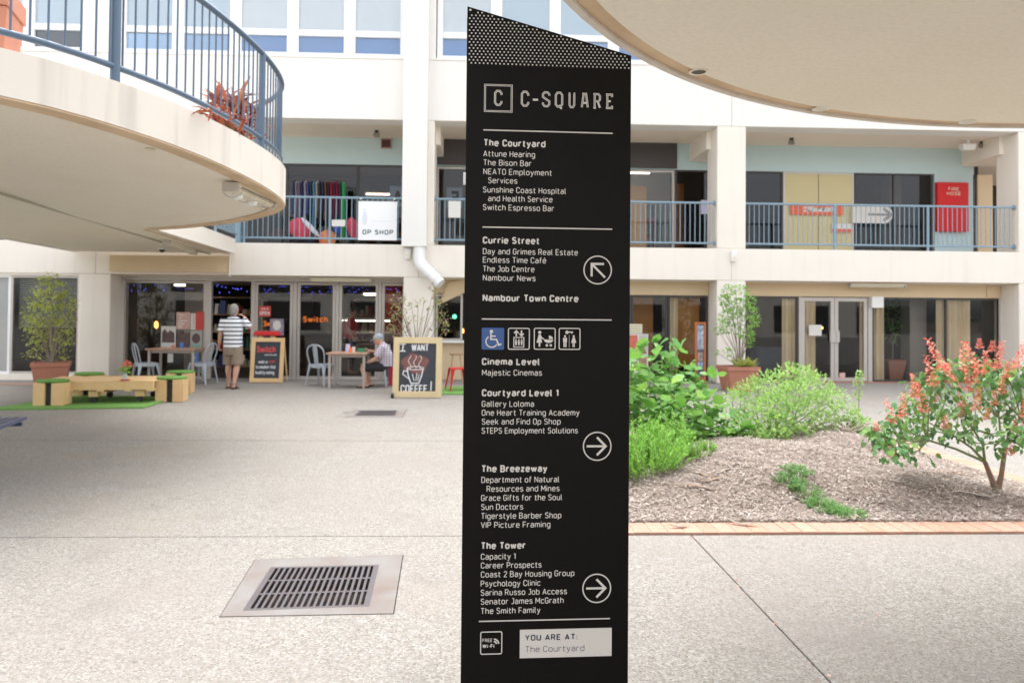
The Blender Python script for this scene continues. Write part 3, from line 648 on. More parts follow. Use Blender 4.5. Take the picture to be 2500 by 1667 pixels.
for i, (u0, u1) in enumerate(((1796, 1830), (1842, 1872), (1974, 1992), (2004, 2032), (2150, 2226))):
    tag(part('curtain', curtain(u0, u1, Y1 + .10), CURT, smooth=True),
        ['beige curtain hanging in the window left of the double doors', 'beige curtain tied behind the left door leaf', 'narrow beige curtain edge behind the right door leaf',
         'beige curtain right of the door behind the white box', 'wide pleated beige curtain behind the red flowered shrub'][i], 'curtain', 'curtains behind the right hand shopfront')
tag(part('curtain', curtain(1539, 1556, Y1 + .12), CURT, smooth=True), 'brown beige curtain beside the orange timber panel', 'curtain')
# inner column of the right shop; stair added in place of a mirrored one
part('inner_column', MB().box(at_y(2090, 770, 17.6).x, at_y(2128, 770, 17.6).x, 17.6, 18.0, .004, 2.3), M('inner_column', (.30, .28, .25), .8), bld)
st = thing('staircase', 'dark interior staircase seen through the window at far right', 'staircase', (11.6, 18.5, 0))
for i in range(9):
    x = 11.0 + i * .2; part('tread', MB().box(x, x + .24, 18.2, 19.1, .17 * (i + 1), .17 * (i + 1) + .04), M('tread', (.16, .15, .15), .6) if i == 0 else bpy.data.materials['tread'], st)
part('stringer', MB().add([(10.9, 18.16, .0), (11.15, 18.16, .0), (12.9, 18.16, 1.6), (12.9, 18.16, 1.85), (10.9, 18.2, .0), (11.15, 18.2, .0), (12.9, 18.2, 1.6), (12.9, 18.2, 1.85)], [(0, 1, 2, 3), (7, 6, 5, 4), (0, 4, 5, 1), (1, 5, 6, 2), (2, 6, 7, 3), (3, 7, 4, 0)]), DARKFR, st)
# wood panels in the middle bay
part('timber_panel', MB().box(at_y(1556, 770, 17.5).x, at_y(1606, 770, 17.5).x, 17.5, 17.56, .3, 2.1), ORGW, bld)
part('timber_panel', MB().box(at_y(1440, 700, 18.0).x, at_y(1500, 700, 18.0).x, 18.0, 18.06, .2, 2.1), ORGW, bld)
# left wing
a, b, c, d = rect(25, 633, 183, 858, Y0 + .1)
part('wing_wall', MB().box(b, -8.8, Y0 + .03, Y1, 0, Z1B), CREAM, bld)
part('wing_wall', MB().box(-16, b, Y0 + .03, Y1, 0, c), CREAM, bld)
o = pane(a, b, c, d, Y0 + .1, GLASS, bld, .05, ALU, 'wing_window'); 
for k_ in range(24): part('blind_slat', MB().box(a + .06, b - .06, Y0 + .28, Y0 + .30, d - .1 - k_ * .045, d - .095 - k_ * .045 + .012), M('blind_slat', (.62, .66, .62), .5) if k_ == 0 else bpy.data.materials['blind_slat'], o)
part('wing_wall', MB().box(-16, b, Y0 + .03, Y1, d, Z1B), CREAM, bld)
o = pane(-16, a, c, d, Y0 + .1, GLASS, bld, .05, WHITE, 'wing_window')
part('blind', MB().box(-16, a - .06, Y0 + .2, Y0 + .21, c, d), WHITE, o)
part('threshold', MB().box(5.98, 12.35, Y1 - .32, Y1 - .06, -.008, .006), TERRA, bld)
# tan recessed panel under the walkway
part('tan_panel', MB().box(-8.14, at_y(530, 610, Y0).x, Y0 - .09, Y0 - .006, 2.38, 2.74), TANW, bld)
cdx = at_y(528, 610, Y0 - .1).x
tag(part('conduit', MB().box(cdx - .012, cdx + .012, Y0 - .125, Y0 - .092, 2.3, 2.79), PVC), 'thin white conduit running down the fascia from the walkway soffit', 'conduit')
# pipe box and downpipe on the second column
part('pipe_casing', MB().box(-1.78, -1.24, Y0 - .32, Y0 - .006, Z1T - .06, 9.6), CREAM2, bld, bevel=.008)
dpx = at_y(963, 590, Y0 - .17).x
dpp = thing('downpipe', 'fat white plastic downpipe with an elbow poking out below the column casing', 'downpipe', (dpx, Y0 - .17, 2.6))
p1 = Vector((dpx, Y0 - .17, 3.0)); p2 = Vector((dpx, Y0 - .17, 2.66)); p3 = at_y(1012, 652, Y0 - .35)
part('pipe', MB().loft([p1, p1.lerp(p2, .9), p2 + Vector((.03, -.01, -.05)), p2 + Vector((.09, -.03, -.12)), p3], [.135, .135, .14, .135, .125], 20), PVC, dpp, smooth=True)
for f_ in (.35, .72):
    c_ = (p2 + Vector((.09, -.03, -.12))).lerp(p3, f_); dd = (p3 - p2).normalized()
    part('collar', MB().loft([c_ - dd * .03, c_ + dd * .03], [.142, .142], 20), PVC, dpp, smooth=True)

ob = thing('opposite_building', 'cream building across the courtyard, mirrored in the shop glass', 'building', (2, -21, 0))
part('wall', MB().box(-26, 30, -22, -21, 0, 3.0), CREAM, ob); part('wall', MB().box(-26, 30, -21.9, -21, 5.6, 6.4), CREAM, ob); part('recess_wall', MB().box(-26, 30, -23.2, -23, 3.0, 5.6), CHAR, ob)
for i in range(9): part('column', MB().box(-24 + i * 6.4, -23.3 + i * 6.4, -21.9, -21, 3.0, 5.6), CREAM, ob); part('window', MB().box(-22.6 + i * 6.4, -18.4 + i * 6.4, -20.998, -20.97, .3, 2.4), DARKFR, ob)
part('rail', MB().box(-26, 30, -21.05, -21.0, 4.0, 4.06), RAIL2, ob)

# =================================================================== RAILINGS
def railing(label, x0, x1, Y, zf, zt, mat, posts, step=.112, group=None, ends=True):
    t = thing('railing', label, 'railing', ((x0 + x1) / 2, Y, zf), group=group)
    part('top_rail', MB().tube((x0, Y, zt), (x1, Y, zt), .026, n=10), mat, t, smooth=True)
    part('bottom_rail', MB().tube((x0, Y, zf + .13), (x1, Y, zf + .13), .022, n=10), mat, t, smooth=True)
    for p in posts: part('post', MB().tube((p, Y - .002, zf - .05), (p, Y - .002, zt), .03, n=10), mat, t, smooth=True)
    n = int((x1 - x0) / step); base = None
    for i in range(1, n):
        x = x0 + (x1 - x0) * i / n
        if any(abs(x - p) < .045 for p in posts): continue
        if base is None:
            base = part('baluster', MB().tube((0, 0, zf + .15), (0, 0, zt - .02), .0105, n=6), mat, None, smooth=True)
            base.data.transform(Matrix.Translation((0, 0, -zf))); base.parent = t; base.location = (x - t.location.x, 0, 0)
        else:
            c = base.copy(); COL.objects.link(c); c.parent = t; c.location = (x - t.location.x, 0, 0)
    if ends:
        for x in (x0 + .012, x1 - .012):
            for z in (zt, zf + .13): part('flange', MB().loft([(x - .012, Y, z), (x + .012, Y, z)], [.055, .055], 12), mat, t, smooth=True)
    return t
GR = 'blue railings along the first floor gallery'
YR = Y0 + .12
railing('pale blue gallery railing carrying the white OP SHOP board', at_y(556, 500, YR).x, -1.79, YR, Z1T, 4.10, RAIL2, [at_y(758, 500, YR).x, at_y(561, 500, YR).x], group=GR, ends=False)
railing('pale blue gallery railing running behind the black directory sign', -1.09, 5.29, YR, Z1T, 4.10, RAIL2, [1.0, 3.2], group=GR)
railing('pale blue gallery railing in front of the red FIRE HOSE panel', 5.98, 12.34, YR, Z1T, 4.10, RAIL2, [at_y(1917, 500, YR).x, at_y(2131, 500, YR).x], group=GR)

# =================================================================== CURVED BALCONY
def catmull(P, per=6, closed=False):
    P = [Vector(p) for p in P]; out_ = []; n = len(P)
    for i in range(n - 1):
        p0 = P[max(i - 1, 0)]; p1 = P[i]; p2 = P[i + 1]; p3 = P[min(i + 2, n - 1)]
        for k_ in range(per):
            t = k_ / per
            out_.append(.5 * ((2 * p1) + (-p0 + p2) * t + (2 * p0 - 5 * p1 + 4 * p2 - p3) * t * t + (-p0 + 3 * p1 - 3 * p2 + p3) * t ** 3))
    out_.append(P[-1]); return out_
BC = catmull([(-9.6, 2.9), (-7.6, 2.8), (-5.6, 3.15), (-4.2, 4.05), (-3.27, 5.05), (-2.99, 5.42), (-2.77, 5.88), (-2.60, 6.38), (-2.47, 7.0), (-2.385, 7.7), (-2.36, 8.35), (-2.40, 8.95), (-2.53, 9.45), (-2.85, 9.97), (-3.40, 10.57), (-3.95, 11.05), (-4.54, 11.48), (-5.13, 11.8)], 5)
ZB, ZT = 2.80, 3.27
bal = thing('curved_balcony', 'cream rounded concrete balcony slab overhanging the courtyard at left', 'balcony', (-5.5, 8, ZB))
edge = [(p.x, p.y) for p in BC]
def zb_(y): return ZB + max(0.0, 10.5 - y) * .027
def at_soffit(u, v):
    z = ZB
    for _ in range(12): p = at_z(u, v, z); z = zb_(p.y)
    return Vector((p.x, p.y, z))
inner = [(p.x, p.y) for p in (lambda P_: [P_[i] + Vector(((P_[min(i + 1, len(P_) - 1)] - P_[max(i - 1, 0)]).normalized().y, -(P_[min(i + 1, len(P_) - 1)] - P_[max(i - 1, 0)]).normalized().x)) * -.19 for i in range(len(P_))])([Vector(e) for e in edge])]
outl = inner + [(-5.58, Y0 - .095), (-8.80, Y0 - .095), (-8.52, 13.5), (-8.6, 6.0), (-9.5, 6.0)]
def clip(P_, yc, keep_low):
    o_ = []; n = len(P_)
    for i in range(n):
        a, b = P_[i], P_[(i + 1) % n]; ia = (a[1] <= yc) == keep_low; ib = (b[1] <= yc) == keep_low
        if ia: o_.append(a)
        if ia != ib: t_ = (yc - a[1]) / (b[1] - a[1]); o_.append((a[0] + (b[0] - a[0]) * t_, yc))
    return o_
for lowside in (True, False):
    mb = MB().prism(clip(outl, 10.5, lowside), 0, .13); mb.v = [(x, y, z + zb_(y) + .005) for x, y, z in mb.v]; part('slab', mb, SOFFIT, bal)
def ribbon(pts, off0, off1, z0, z1):
    P = [Vector(p) for p in pts]; n = len(P); A = []; B = []
    f0 = z0 if callable(z0) else (lambda y: z0); f1 = z1 if callable(z1) else (lambda y: z1)
    for i in range(n):
        t = (P[min(i + 1, n - 1)] - P[max(i - 1, 0)]).normalized(); nn = Vector((t.y, -t.x)); A.append(P[i] + nn * off0); B.append(P[i] + nn * off1)
    vs = [(*p, f0(p.y)) for p in A] + [(*p, f0(p.y)) for p in B] + [(*p, f1(p.y)) for p in A] + [(*p, f1(p.y)) for p in B]
    fs = []
    for i in range(n - 1):
        fs += [(i, i + 1, n + i + 1, n + i), (2 * n + i, 3 * n + i, 3 * n + i + 1, 2 * n + i + 1), (i, 2 * n + i, 2 * n + i + 1, i + 1), (n + i, n + i + 1, 3 * n + i + 1, 3 * n + i)]
    fs += [(0, n, 3 * n, 2 * n), (n - 1, 3 * n - 1, 4 * n - 1, 2 * n - 1)]
    return MB().add(vs, fs)
FASC = M('balcony_fascia', (.68, .625, .55), .75, var=.25, scale=1.2, bump=.3, bscale=30, streak=.45, dark=(.56, .49, .41))
part('fascia', ribbon(edge, 0, -.16, lambda y: zb_(y) + .002, ZT), FASC, bal)
part('drip_band', ribbon(edge, -.012, -.185, lambda y: zb_(y) - .012, lambda y: zb_(y) + .001), EDGE, bal)
wk = [(-5.13, 11.8), (-5.23, 13.2), (-5.33, 14.8), (-5.43, Y0 - .1)]
part('walkway_fascia', ribbon(wk, 0, -.14, ZB - .003, 3.12), CREAM, bal)
part('walkway_band', ribbon(wk, -.141, -.20, ZB - .012, ZB + .02), EDGE, bal)
wl = [(-8.93, Y0 - .1), (-8.66, 13.5), (-8.75, 6.0)]
part('walkway_fascia', ribbon(wl, 0, -.12, lambda y: zb_(y) - .003, 3.12), CREAM, bal)
part('slab_infill', MB().prism([(x * .985 - .1, y) for x, y in edge[12:-12]] + [(-6, 11), (-8.6, 8), (-8.6, 4)], ZB + .30, ZT - .1), CEIL, bal)
# balcony railing
RP = [Vector(p) for p in edge]
def offs(pts, d):
    o_ = []; n = len(pts)
    for i in range(n):
        t = (pts[min(i + 1, n - 1)] - pts[max(i - 1, 0)]).normalized(); o_.append(pts[i] + Vector((t.y, -t.x)) * d)
    return o_
rp = offs(RP, -.06); rp = rp[8:]
br = thing('railing', 'steel blue curved railing with round posts on the balcony edge', 'railing', (rp[30].x, rp[30].y, ZT))
ZR = ZT + 1.06
part('top_rail', MB().loft([(p.x, p.y, ZR) for p in rp], .030, 10), RAIL, br, smooth=True)
part('bottom_rail', MB().loft([(p.x, p.y, ZT + .13) for p in rp], .026, 10), RAIL, br, smooth=True)
cum = [0]
for i in range(1, len(rp)): cum.append(cum[-1] + (rp[i] - rp[i - 1]).length)
def along(s):
    for i in range(1, len(rp)):
        if cum[i] >= s: t = (s - cum[i - 1]) / (cum[i] - cum[i - 1]); return rp[i - 1].lerp(rp[i], t)
    return rp[-1]
# post positions: nearest arclengths to the seen posts
def near_s(u, v, z):
    p = at_z(u, v, z); best = min(range(len(rp)), key=lambda i: (rp[i] - Vector((p.x, p.y))).length); return cum[best]
posts = [near_s(268, 190, ZT), near_s(640, 345, ZT)]; dS = posts[1] - posts[0]
posts += [posts[0] - dS, posts[1] + dS * .95]
base = None; s = .1
bm_ = MB().tube((0, 0, .155), (0, 0, 1.035), .009, n=6)
pm_ = MB().tube((0, 0, -.05), (0, 0, 1.05), .036, n=12)
for s_ in posts:
    if 0 < s_ < cum[-1]:
        q = along(s_); o = part('post', pm_, RAIL, br, local=True, smooth=True); o.location = (q.x - br.location.x, q.y - br.location.y, 0)
while s < cum[-1] - .02:
    if min(abs(s - q) for q in posts) > .045:
        q = along(s)
        if base is None: base = part('baluster', bm_, RAIL, br, local=True, smooth=True); o = base
        else: o = base.copy(); COL.objects.link(o); o.parent = br
        o.location = (q.x - br.location.x, q.y - br.location.y, 0)
    s += .118
# short railing on the walkway edge beyond
wr = thing('railing', 'short blue railing along the walkway edge behind the curved balcony', 'railing', (-5.4, 14, 3.12))
pa, pb_ = Vector((-5.22, 12.0)), Vector((-5.46, Y0 + .05))
part('top_rail', MB().tube((*pa, 4.12), (*pb_, 4.12), .026), RAIL2, wr, smooth=True)
part('bottom_rail', MB().tube((*pa, 3.24), (*pb_, 3.24), .022), RAIL2, wr, smooth=True)
for i in range(40):
    q = pa.lerp(pb_, i / 39); part('baluster' if i % 13 else 'post', MB().tube((*q, 3.12 if i % 13 == 0 else 3.26), (*q, 4.1), .0105 if i % 13 else .028, n=6), RAIL2, wr)
part('corner_post', MB().box(-5.47, -5.37, Y0 + .0, Y0 + .1, 3.05, 4.12), RAIL2, wr)

# =================================================================== ROUND CANOPY (right)
cc = Vector((3.4, 1.36)); CR = 3.49
circ = [(cc.x + CR * math.cos(2 * math.pi * i / 160), cc.y + CR * math.sin(2 * math.pi * i / 160)) for i in range(160)]
cn = thing('round_canopy', 'large round cream concrete canopy overhead at upper right', 'canopy', (cc.x, cc.y, ZB))
part('slab', MB().prism([((x - cc.x) * .965 + cc.x, (y - cc.y) * .965 + cc.y) for x, y in circ], ZB + .0, ZB + .2), SOFFIT, cn)
def ring(r0, r1, z0, z1, n=160):
    vs = []; 
    for r, z in ((r0, z0), (r1, z0), (r1, z1), (r0, z1)):
        vs += [(cc.x + r * math.cos(2 * math.pi * i / n), cc.y + r * math.sin(2 * math.pi * i / n), z) for i in range(n)]
    fs = [(k_ * n + i, ((k_ + 1) % 4) * n + i, ((k_ + 1) % 4) * n + (i + 1) % n, k_ * n + (i + 1) % n) for k_ in range(4) for i in range(n)]
    return MB().add(vs, fs)
part('drip_groove', ring(CR * .9655, CR - .036, ZB + .012, ZB + .1), EDGE, cn)
part('fascia', ring(CR - .035, CR, ZB - .004, ZT), FASC, cn)
# deck of the canopy filling behind the fascia
part('deck', MB().prism([((x - cc.x) * .95 + cc.x, (y - cc.y) * .95 + cc.y) for x, y in circ], ZB + .201, ZT - .1), CEIL, cn)
for i, (u, v) in enumerate(((1605, 165), (1885, 250), (2223, 280))):
    p = at_z(u, v, ZB)
    t = thing('downlight', ['open dark hole of a missing downlight nearest the sign in the round canopy', 'flush round white downlight in the middle of the canopy edge', 'round white downlight at the right end of the canopy edge'][i], 'downlight', (p.x, p.y, ZB), group='downlights in the round canopy')
    r_ = .052
    prof = MB(); n = 24; vs = []
    for rr, z in ((r_, -.001), (r_ + .001, -.004), (r_ - .013, -.004), (r_ - .014, -.001)):
        vs += [(rr * math.cos(2 * math.pi * k_ / n), rr * math.sin(2 * math.pi * k_ / n), z) for k_ in range(n)]
    prof.add(vs, [(a_ * n + k_, a_ * n + (k_ + 1) % n, (a_ + 1) * n + (k_ + 1) % n, (a_ + 1) * n + k_) for a_ in range(3) for k_ in range(n)])
    part('trim_ring', prof, SOFFIT if i == 0 else PLASTW, t, local=True, smooth=True)
    part('lamp_recess', MB().lathe([(.037, -.0030), (.037, -.0012)], (0, 0, 0), 20), M('recess_dark', (.10, .09, .07), .6) if i == 0 else DIFF, t, local=True)  # first one is a flat disc, the hole's shade put into its colour

# ------------------------------------------------------------------ light fittings
def batten(label, c, dirv, L, w=.12, lit=False, ends=True, group='fluorescent batten lights'):
    t = thing('batten_light', label, 'light fitting', c, group=group); d = Vector(dirv).normalized(); R = Matrix((d, Vector((-d.y, d.x, 0)), Vector((0, 0, 1)))).transposed()
    part('body', MB().obox((0, 0, -.025), (L, w, .05), R), DIFF, t, local=True, bevel=.005)
    part('diffuser', MB().loft([R @ Vector((-L / 2 + .03, 0, -.065)), R @ Vector((L / 2 - .03, 0, -.065))], [(.03, w * .42)] * 2, 10, side=(0, 0, 1)), FLUO if lit else DIFF, t, local=True, smooth=True)
    if ends:
        for s_ in (-1, 1): part('end_cap', MB().obox(R @ Vector((s_ * L / 2, 0, -.05)), (.04, w * 1.05, .09), R), ALU, t, local=True, bevel=.004)
    return t, R
pa_ = at_soffit(530, 415); pb2 = at_soffit(618, 462)
c_ = (pa_ + pb2) / 2; dv = pb2 - pa_
t, R = batten('wire guarded twin floodlight batten under the curved balcony tip', (c_.x, c_.y, c_.z), (dv.x, dv.y, 0), dv.length, .16)
for s_ in (-.25, .12):
    part('lamp_globe', MB().sphere(R @ Vector((s_ * dv.length, .05, -.1)), (.07, .05, .045), 12, 8), PLASTW, t, local=True, smooth=True)
for s_ in (-.45, -.15, .15, .45):
    part('guard_wire', MB().loft([R @ Vector((s_ * dv.length, math.sin(a_) * .11, -.05 - math.cos(a_) * .1)) for a_ in [(-1.5 + 3 * k_ / 8) for k_ in range(9)]], .005, 5), ALU, t, local=True)
part('guard_wire', MB().tube(R @ Vector((-.45 * dv.length, -.1, -.05)), R @ Vector((.45 * dv.length, -.1, -.05)), .006), DARKFR, t, local=True)
pa_ = at_z(383, 552, ZB); pb2 = at_z(445, 575, ZB); c_ = (pa_ + pb2) / 2; dv = pb2 - pa_
batten('cream batten light under the walkway soffit beside the dome camera', (c_.x, c_.y, ZB), (dv.x, dv.y, 0), dv.length, .14)
c_ = at_y(782, 680, Y0 + .25) ; batten('cream batten light over the cafe doors', (at_y(782, 675, Y0 + .3).x, Y0 + .3, Z1B - .022), (1, 0, 0), 1.35, .12)
batten('cream batten light over the double entrance doors', (at_y(2015, 652, Y0 + .3).x, Y0 + .3, Z1B - .022), (1, 0, 0), 1.3, .12)
# pipe line along the soffit
q0 = at_soffit(0, 441); q1 = at_z(390, 560, ZB); q2 = at_z(528, 592, ZB)
tag(part('conduit', MB().loft([(q0.x * 1.6 - q1.x * .6, q0.y * 1.6 - q1.y * .6, q0.z + (q0.y - q1.y) * -.0 - .018 + .06), (q0.x, q0.y, q0.z - .018), (q1.x, q1.y, ZB - .018), (q2.x, min(q2.y, Y0 - .12), ZB - .018)], .016, 8), M('conduit_paint', (.42, .40, .32), .6), smooth=True),
    'long thin conduit crossing the soffit of the curved balcony', 'conduit')
# dome camera
p = at_z(372, 570, ZB)
t = thing('dome_camera', 'small black dome security camera under the walkway soffit', 'security camera', (p.x, p.y, ZB))
part('base', MB().lathe([(.07, -.03), (.075, 0)], n=16), PLASTW, t, local=True, smooth=True)
part('dome', MB().sphere((0, 0, -.03), .06, 14, 8), BLACKP, t, local=True, smooth=True)
p = at_soffit(345, 343)
tag(part('soffit_plate', MB().lathe([(.04, p.z - .006), (.045, p.z)], (p.x, p.y, 0), 18), DIFF), 'small round blank cover plate on the balcony soffit', 'cover')
# security sensor boxes on the columns
for i, (u, v) in enumerate(((937, 583), (1685, 589))):
    p = at_y(u, v, Y0 - .06)
    t = thing('sensor_box', ['small white sensor box beside the downpipe', 'small white sensor box on the column above the potted tree'][i], 'sensor', p, group='white sensor boxes on the fascia')
    part('housing', MB().frustum((0, 0, -.12), (.10, .09), (0, .01, .12), (.13, .11)), PLASTW, t, local=True, bevel=.012)
    part('lens', MB().box(-.035, .035, -.055, -.046, -.08, -.0), DIFF, t, local=True)
# gallery spot lights + emergency light + exit sign
for i, (u, v) in enumerate(((865, 300), (1818, 318), (2255, 325))):
    p = at_y(u, v, 17.6)
    t = thing('spotlight', ['small twin spotlight on the gallery ceiling above the OP SHOP board', 'small twin spotlight on the gallery ceiling right of the wide column', 'twin spotlight on the gallery ceiling at far right'][i], 'spotlight', (p.x, 17.6, Z2B + .03), group='gallery ceiling spotlights')
    part('bracket', MB().box(-.04, .04, -.03, .03, -.06, 0), BLACKP, t, local=True)
    for s_ in (-1, 1): part('lamp', MB().lathe([(.03, -.16), (.045, -.14), (.045, -.07), (.02, -.06)], (s_ * .03, 0, 0), 12), M('spot_metal', (.25, .22, .18), .4, metal=.5) if (i == 0 and s_ < 0) else bpy.data.materials['spot_metal'], t, local=True, smooth=True)
p = at_y(2222, 338, 17.5)
t = thing('emergency_light', 'white boxy light hanging under the gallery ceiling at right', 'light fitting', p)
part('housing', MB().frustum((0, 0, -.08), (.30, .14), (0, 0, .06), (.34, .2)), PLASTW, t, local=True, bevel=.01); part('mount', MB().box(-.04, .04, -.04, .04, .06, Z2B + .03 - p.z), PLASTW, t, local=True)
a, b, c, d = rect(876, 321, 898, 340, Y2 - .03)
t = thing('wall_vent', 'small dark framed sign box on the pale blue gallery wall', 'wall box', ((a + b) / 2, Y2, (c + d) / 2))
part('frame', MB().box(a - .015, b + .015, Y2 - .05, Y2 - .002, c - .015, d + .015), M('pinkish_frame', (.45, .27, .24), .6), t); part('face', MB().box(a + .01, b - .01, Y2 - .058, Y2 - .0505, c + .01, d - .01), M('dark_maroon', (.07, .02, .02), .6), t)
# =================================================================== DIRECTORY SIGN
SA = math.radians(1.9); SW_ = Vector((math.cos(SA), math.sin(SA), 0)); SN = Vector((-math.sin(SA), math.cos(SA), 0))
SP0 = at_y(1063, 1100, 2.2); SB = Vector((SP0.x, SP0.y, 0))
def sg(u, v):
    d = ray(u, v); t_ = ((SP0 - CAM).dot(SN)) / d.dot(SN); p = CAM + d * t_
    return ((p - SP0).dot(SW_), p.z)
sign = thing('directory_sign', 'tall black C-SQUARE directory sign standing in the middle of the courtyard', 'sign', (SB.x, SB.y, 0))
def s3(x, z, o=-.0012): q = SB + SW_ * x + SN * o; return (q.x, q.y, z)
zl, zr = 2.4256, 2.2939; WS = .500; TD = .085
def sprism(x0, x1, y0, y1, z0, zl_, zr_):
    vs = [s3(x0, z0, y0), s3(x1, z0, y0), s3(x1, z0, y1), s3(x0, z0, y1), s3(x0, zl_, y0), s3(x1, zr_, y0), s3(x1, zr_, y1), s3(x0, zl_, y1)]
    return MB().add(vs, [(0, 3, 2, 1), (4, 5, 6, 7), (0, 1, 5, 4), (1, 2, 6, 5), (2, 3, 7, 6), (3, 0, 4, 7)])
part('front_panel', sprism(0, WS, 0, .004, .03, zl, zr), BLACKM, sign, bevel=.0012)
part('body', sprism(.004, WS - .002, .0042, TD, .0, zl - .004, zr - .004), SILVER, sign)
part('back_panel', sprism(0, WS, TD + .0002, TD + .004, .03, zl, zr), BLACKM, sign)
part('foot_plate', sprism(-.03, WS + .03, -.03, TD + .03, 0.001, .009, .009), STEEL, sign)
cl = sg(1066, 408)
part('side_clip', sprism(-.0075, .0038, .006, .03, cl[1] - .017, cl[1] + .017, cl[1] + .017), PLASTW, sign)
part('screw', MB().add([s3(*p, -.0015) for p in arc(.009, zl - .0115, .0035, 0, 340, 12)][::1], [tuple(range(12, -1, -1))[::-1]]), PRINT, sign)
# dot field: staggered little squares under the slanted top
dots = MB(); zd = sg(1075, 145)[1]; ds = .0012
for r_ in range(60):
    z = zd + r_ * .00897
    for c_ in range(60):
        x = .0135 + c_ * .01228 - (r_ % 2) * .00614
        if x > WS - .005: continue
        top = zl + (zr - zl) * x / WS
        if z > top - .006 or (x < .02 and z > top - .02): continue
        h_ = .0021
        dots.add([s3(x - h_, z - h_), s3(x + h_, z - h_), s3(x + h_, z + h_), s3(x - h_, z + h_)], [(0, 1, 2, 3)])
tag(part('dot_pattern', dots, PRINT, sign), kind='stuff')
def sgz(u, v, s_): return sg(u, v)
for txt, b_, u0, u1, v in SIGN_LINES:
    x0, z = sg(u0, v); x1 = sg(u1, v)[0]; mb = MB()
    din(mb, txt, x0, x1, z, .0212 if b_ else .0180, s3, .205 if b_ else .125)
    part('heading_line' if b_ else 'listing_line', mb, PRINT, sign)
for (ua, va, ub, vb) in ((1110, 300, 1407, 306), (1108, 522.5, 1406, 526), (1106, 733, 1405, 734.5), (1104, 1424, 1404, 1421)):
    z = (sg(ua, va)[1] + sg(ub, vb)[1]) / 2; mb = MB(); stroke(mb, [(.0515, z), (.4440, z)], .0036, s3); part('rule_line', mb, PRINT, sign)
# logo
def zq(x, y): return sg((1100 + x / 2.8) * .9408, y / 2.8 * .9408)
lx0, lz1 = zq(232, 578); lx1, lz0 = zq(421, 770)
mb = MB()
for o_ in (0, .0036):
    stroke(mb, [(lx0 + o_, lz0 + o_), (lx1 - o_, lz0 + o_), (lx1 - o_, lz1 - o_), (lx0 + o_, lz1 - o_)], .0017, s3, closed=True)
part('logo_frame', mb, PRINT, sign)
LET = {
 'C': [[(1, .72), (1, .84), (.72, 1), (.28, 1), (0, .84), (0, .16), (.28, 0), (.72, 0), (1, .16), (1, .28)]],
 '-': [[(0, .5), (1, .5)]],
 'S': [[(1, .76), (1, .86), (.74, 1), (.26, 1), (0, .86), (0, .66), (1, .36), (1, .15), (.74, 0), (.26, 0), (0, .15), (0, .27)]],
 'Q': [[(.28, 1), (.72, 1), (1, .84), (1, .16), (.72, 0), (.28, 0), (0, .16), (0, .84)], [(.55, .12), (.80, -.10), (.98, -.10)]],
 'U': [[(-.10, 1), (.16, 1)], [(.84, 1), (1.10, 1)], [(.05, .97), (.05, .16), (.3, 0), (.7, 0), (.95, .16), (.95, .97)]],
 'A': [[(0, 0), (.30, 1), (.70, 1), (1, 0)], [(.2, .33), (.8, .33)], [(.1, 1), (.3, 1)]],
 'R': [[(.10, .0), (.10, 1), (.72, 1), (1, .86), (1, .60), (.72, .47), (.10, .47)], [(.62, .45), (1, 0)], [(-.12, 1), (.1, 1)], [(-.12, 0), (.30, 0)]],
 'E': [[(1, .82), (1, 1), (.12, 1), (.12, 0), (1, 0), (1, .18)], [(.12, .51), (.78, .51)], [(-.12, 1), (.12, 1)], [(-.12, 0), (.12, 0)]]}
for ch, xa_, ya_, xb_, yb_ in (('C', 297, 725, 355, 618), ('C', 480, 731, 538, 624), ('-', 562, 692, 598, 676), ('S', 624, 734, 682, 628), ('Q', 712, 737, 770, 630), ('U', 804, 741, 854, 636), ('A', 890, 742, 945, 638), ('R', 974, 745, 1028, 640), ('E', 1060, 747, 1110, 643)):
    x0, z0 = zq(xa_, ya_); x1, z1 = zq(xb_, yb_); sw = .0060; h_ = sw / 2
    lm = MB(); li = MB()
    for st_ in LET[ch]:
        cl_ = ch == 'Q' and len(st_) == 8
        P_ = [(x0 + h_ + p * (x1 - x0 - sw), z0 + h_ + q * (z1 - z0 - sw)) for p, q in st_]
        if ch == '-': P_ = [(x0, (z0 + z1) / 2), (x1, (z0 + z1) / 2)]
        stroke(lm, P_, sw, s3, cl_)
        if ch != '-' and len(st_) > 3: stroke(li, P_, .0010, lambda x, z: s3(x, z, -.0020), cl_)
    o = tag(part('logo_letter', lm, PRINT, sign), kind='stuff')
    if li.v: part('inline', li, BLACKM, o)
# arrows in circles
def circle_arrow(u, v, r, ang):
    cx, cz = sg(u, v); R_ = sg(u + r, v)[0] - cx; mb = MB(); R_ -= .0022
    stroke(mb, arc(cx, cz, R_, 0, 354, 60), .0036, s3, closed=True)
    ca, sa = math.cos(ang), math.sin(ang)
    def T(p): return (cx + (p[0] * ca - p[1] * sa) * R_, cz + (p[0] * sa + p[1] * ca) * R_)
    stroke(mb, [T((-.76, 0)), T((.58, 0))], R_ * .15, s3)
    stroke(mb, [T((-.02, .64)), T((.62, 0)), T((-.02, -.64))], R_ * .16, s3)
    part('arrow_circle', mb, PRINT, sign)
circle_arrow(1372.6, 620.2, 33, math.radians(135)); circle_arrow(1371.5, 1024.3, 33.2, 0); circle_arrow(1370.5, 1350, 33.4, 0)
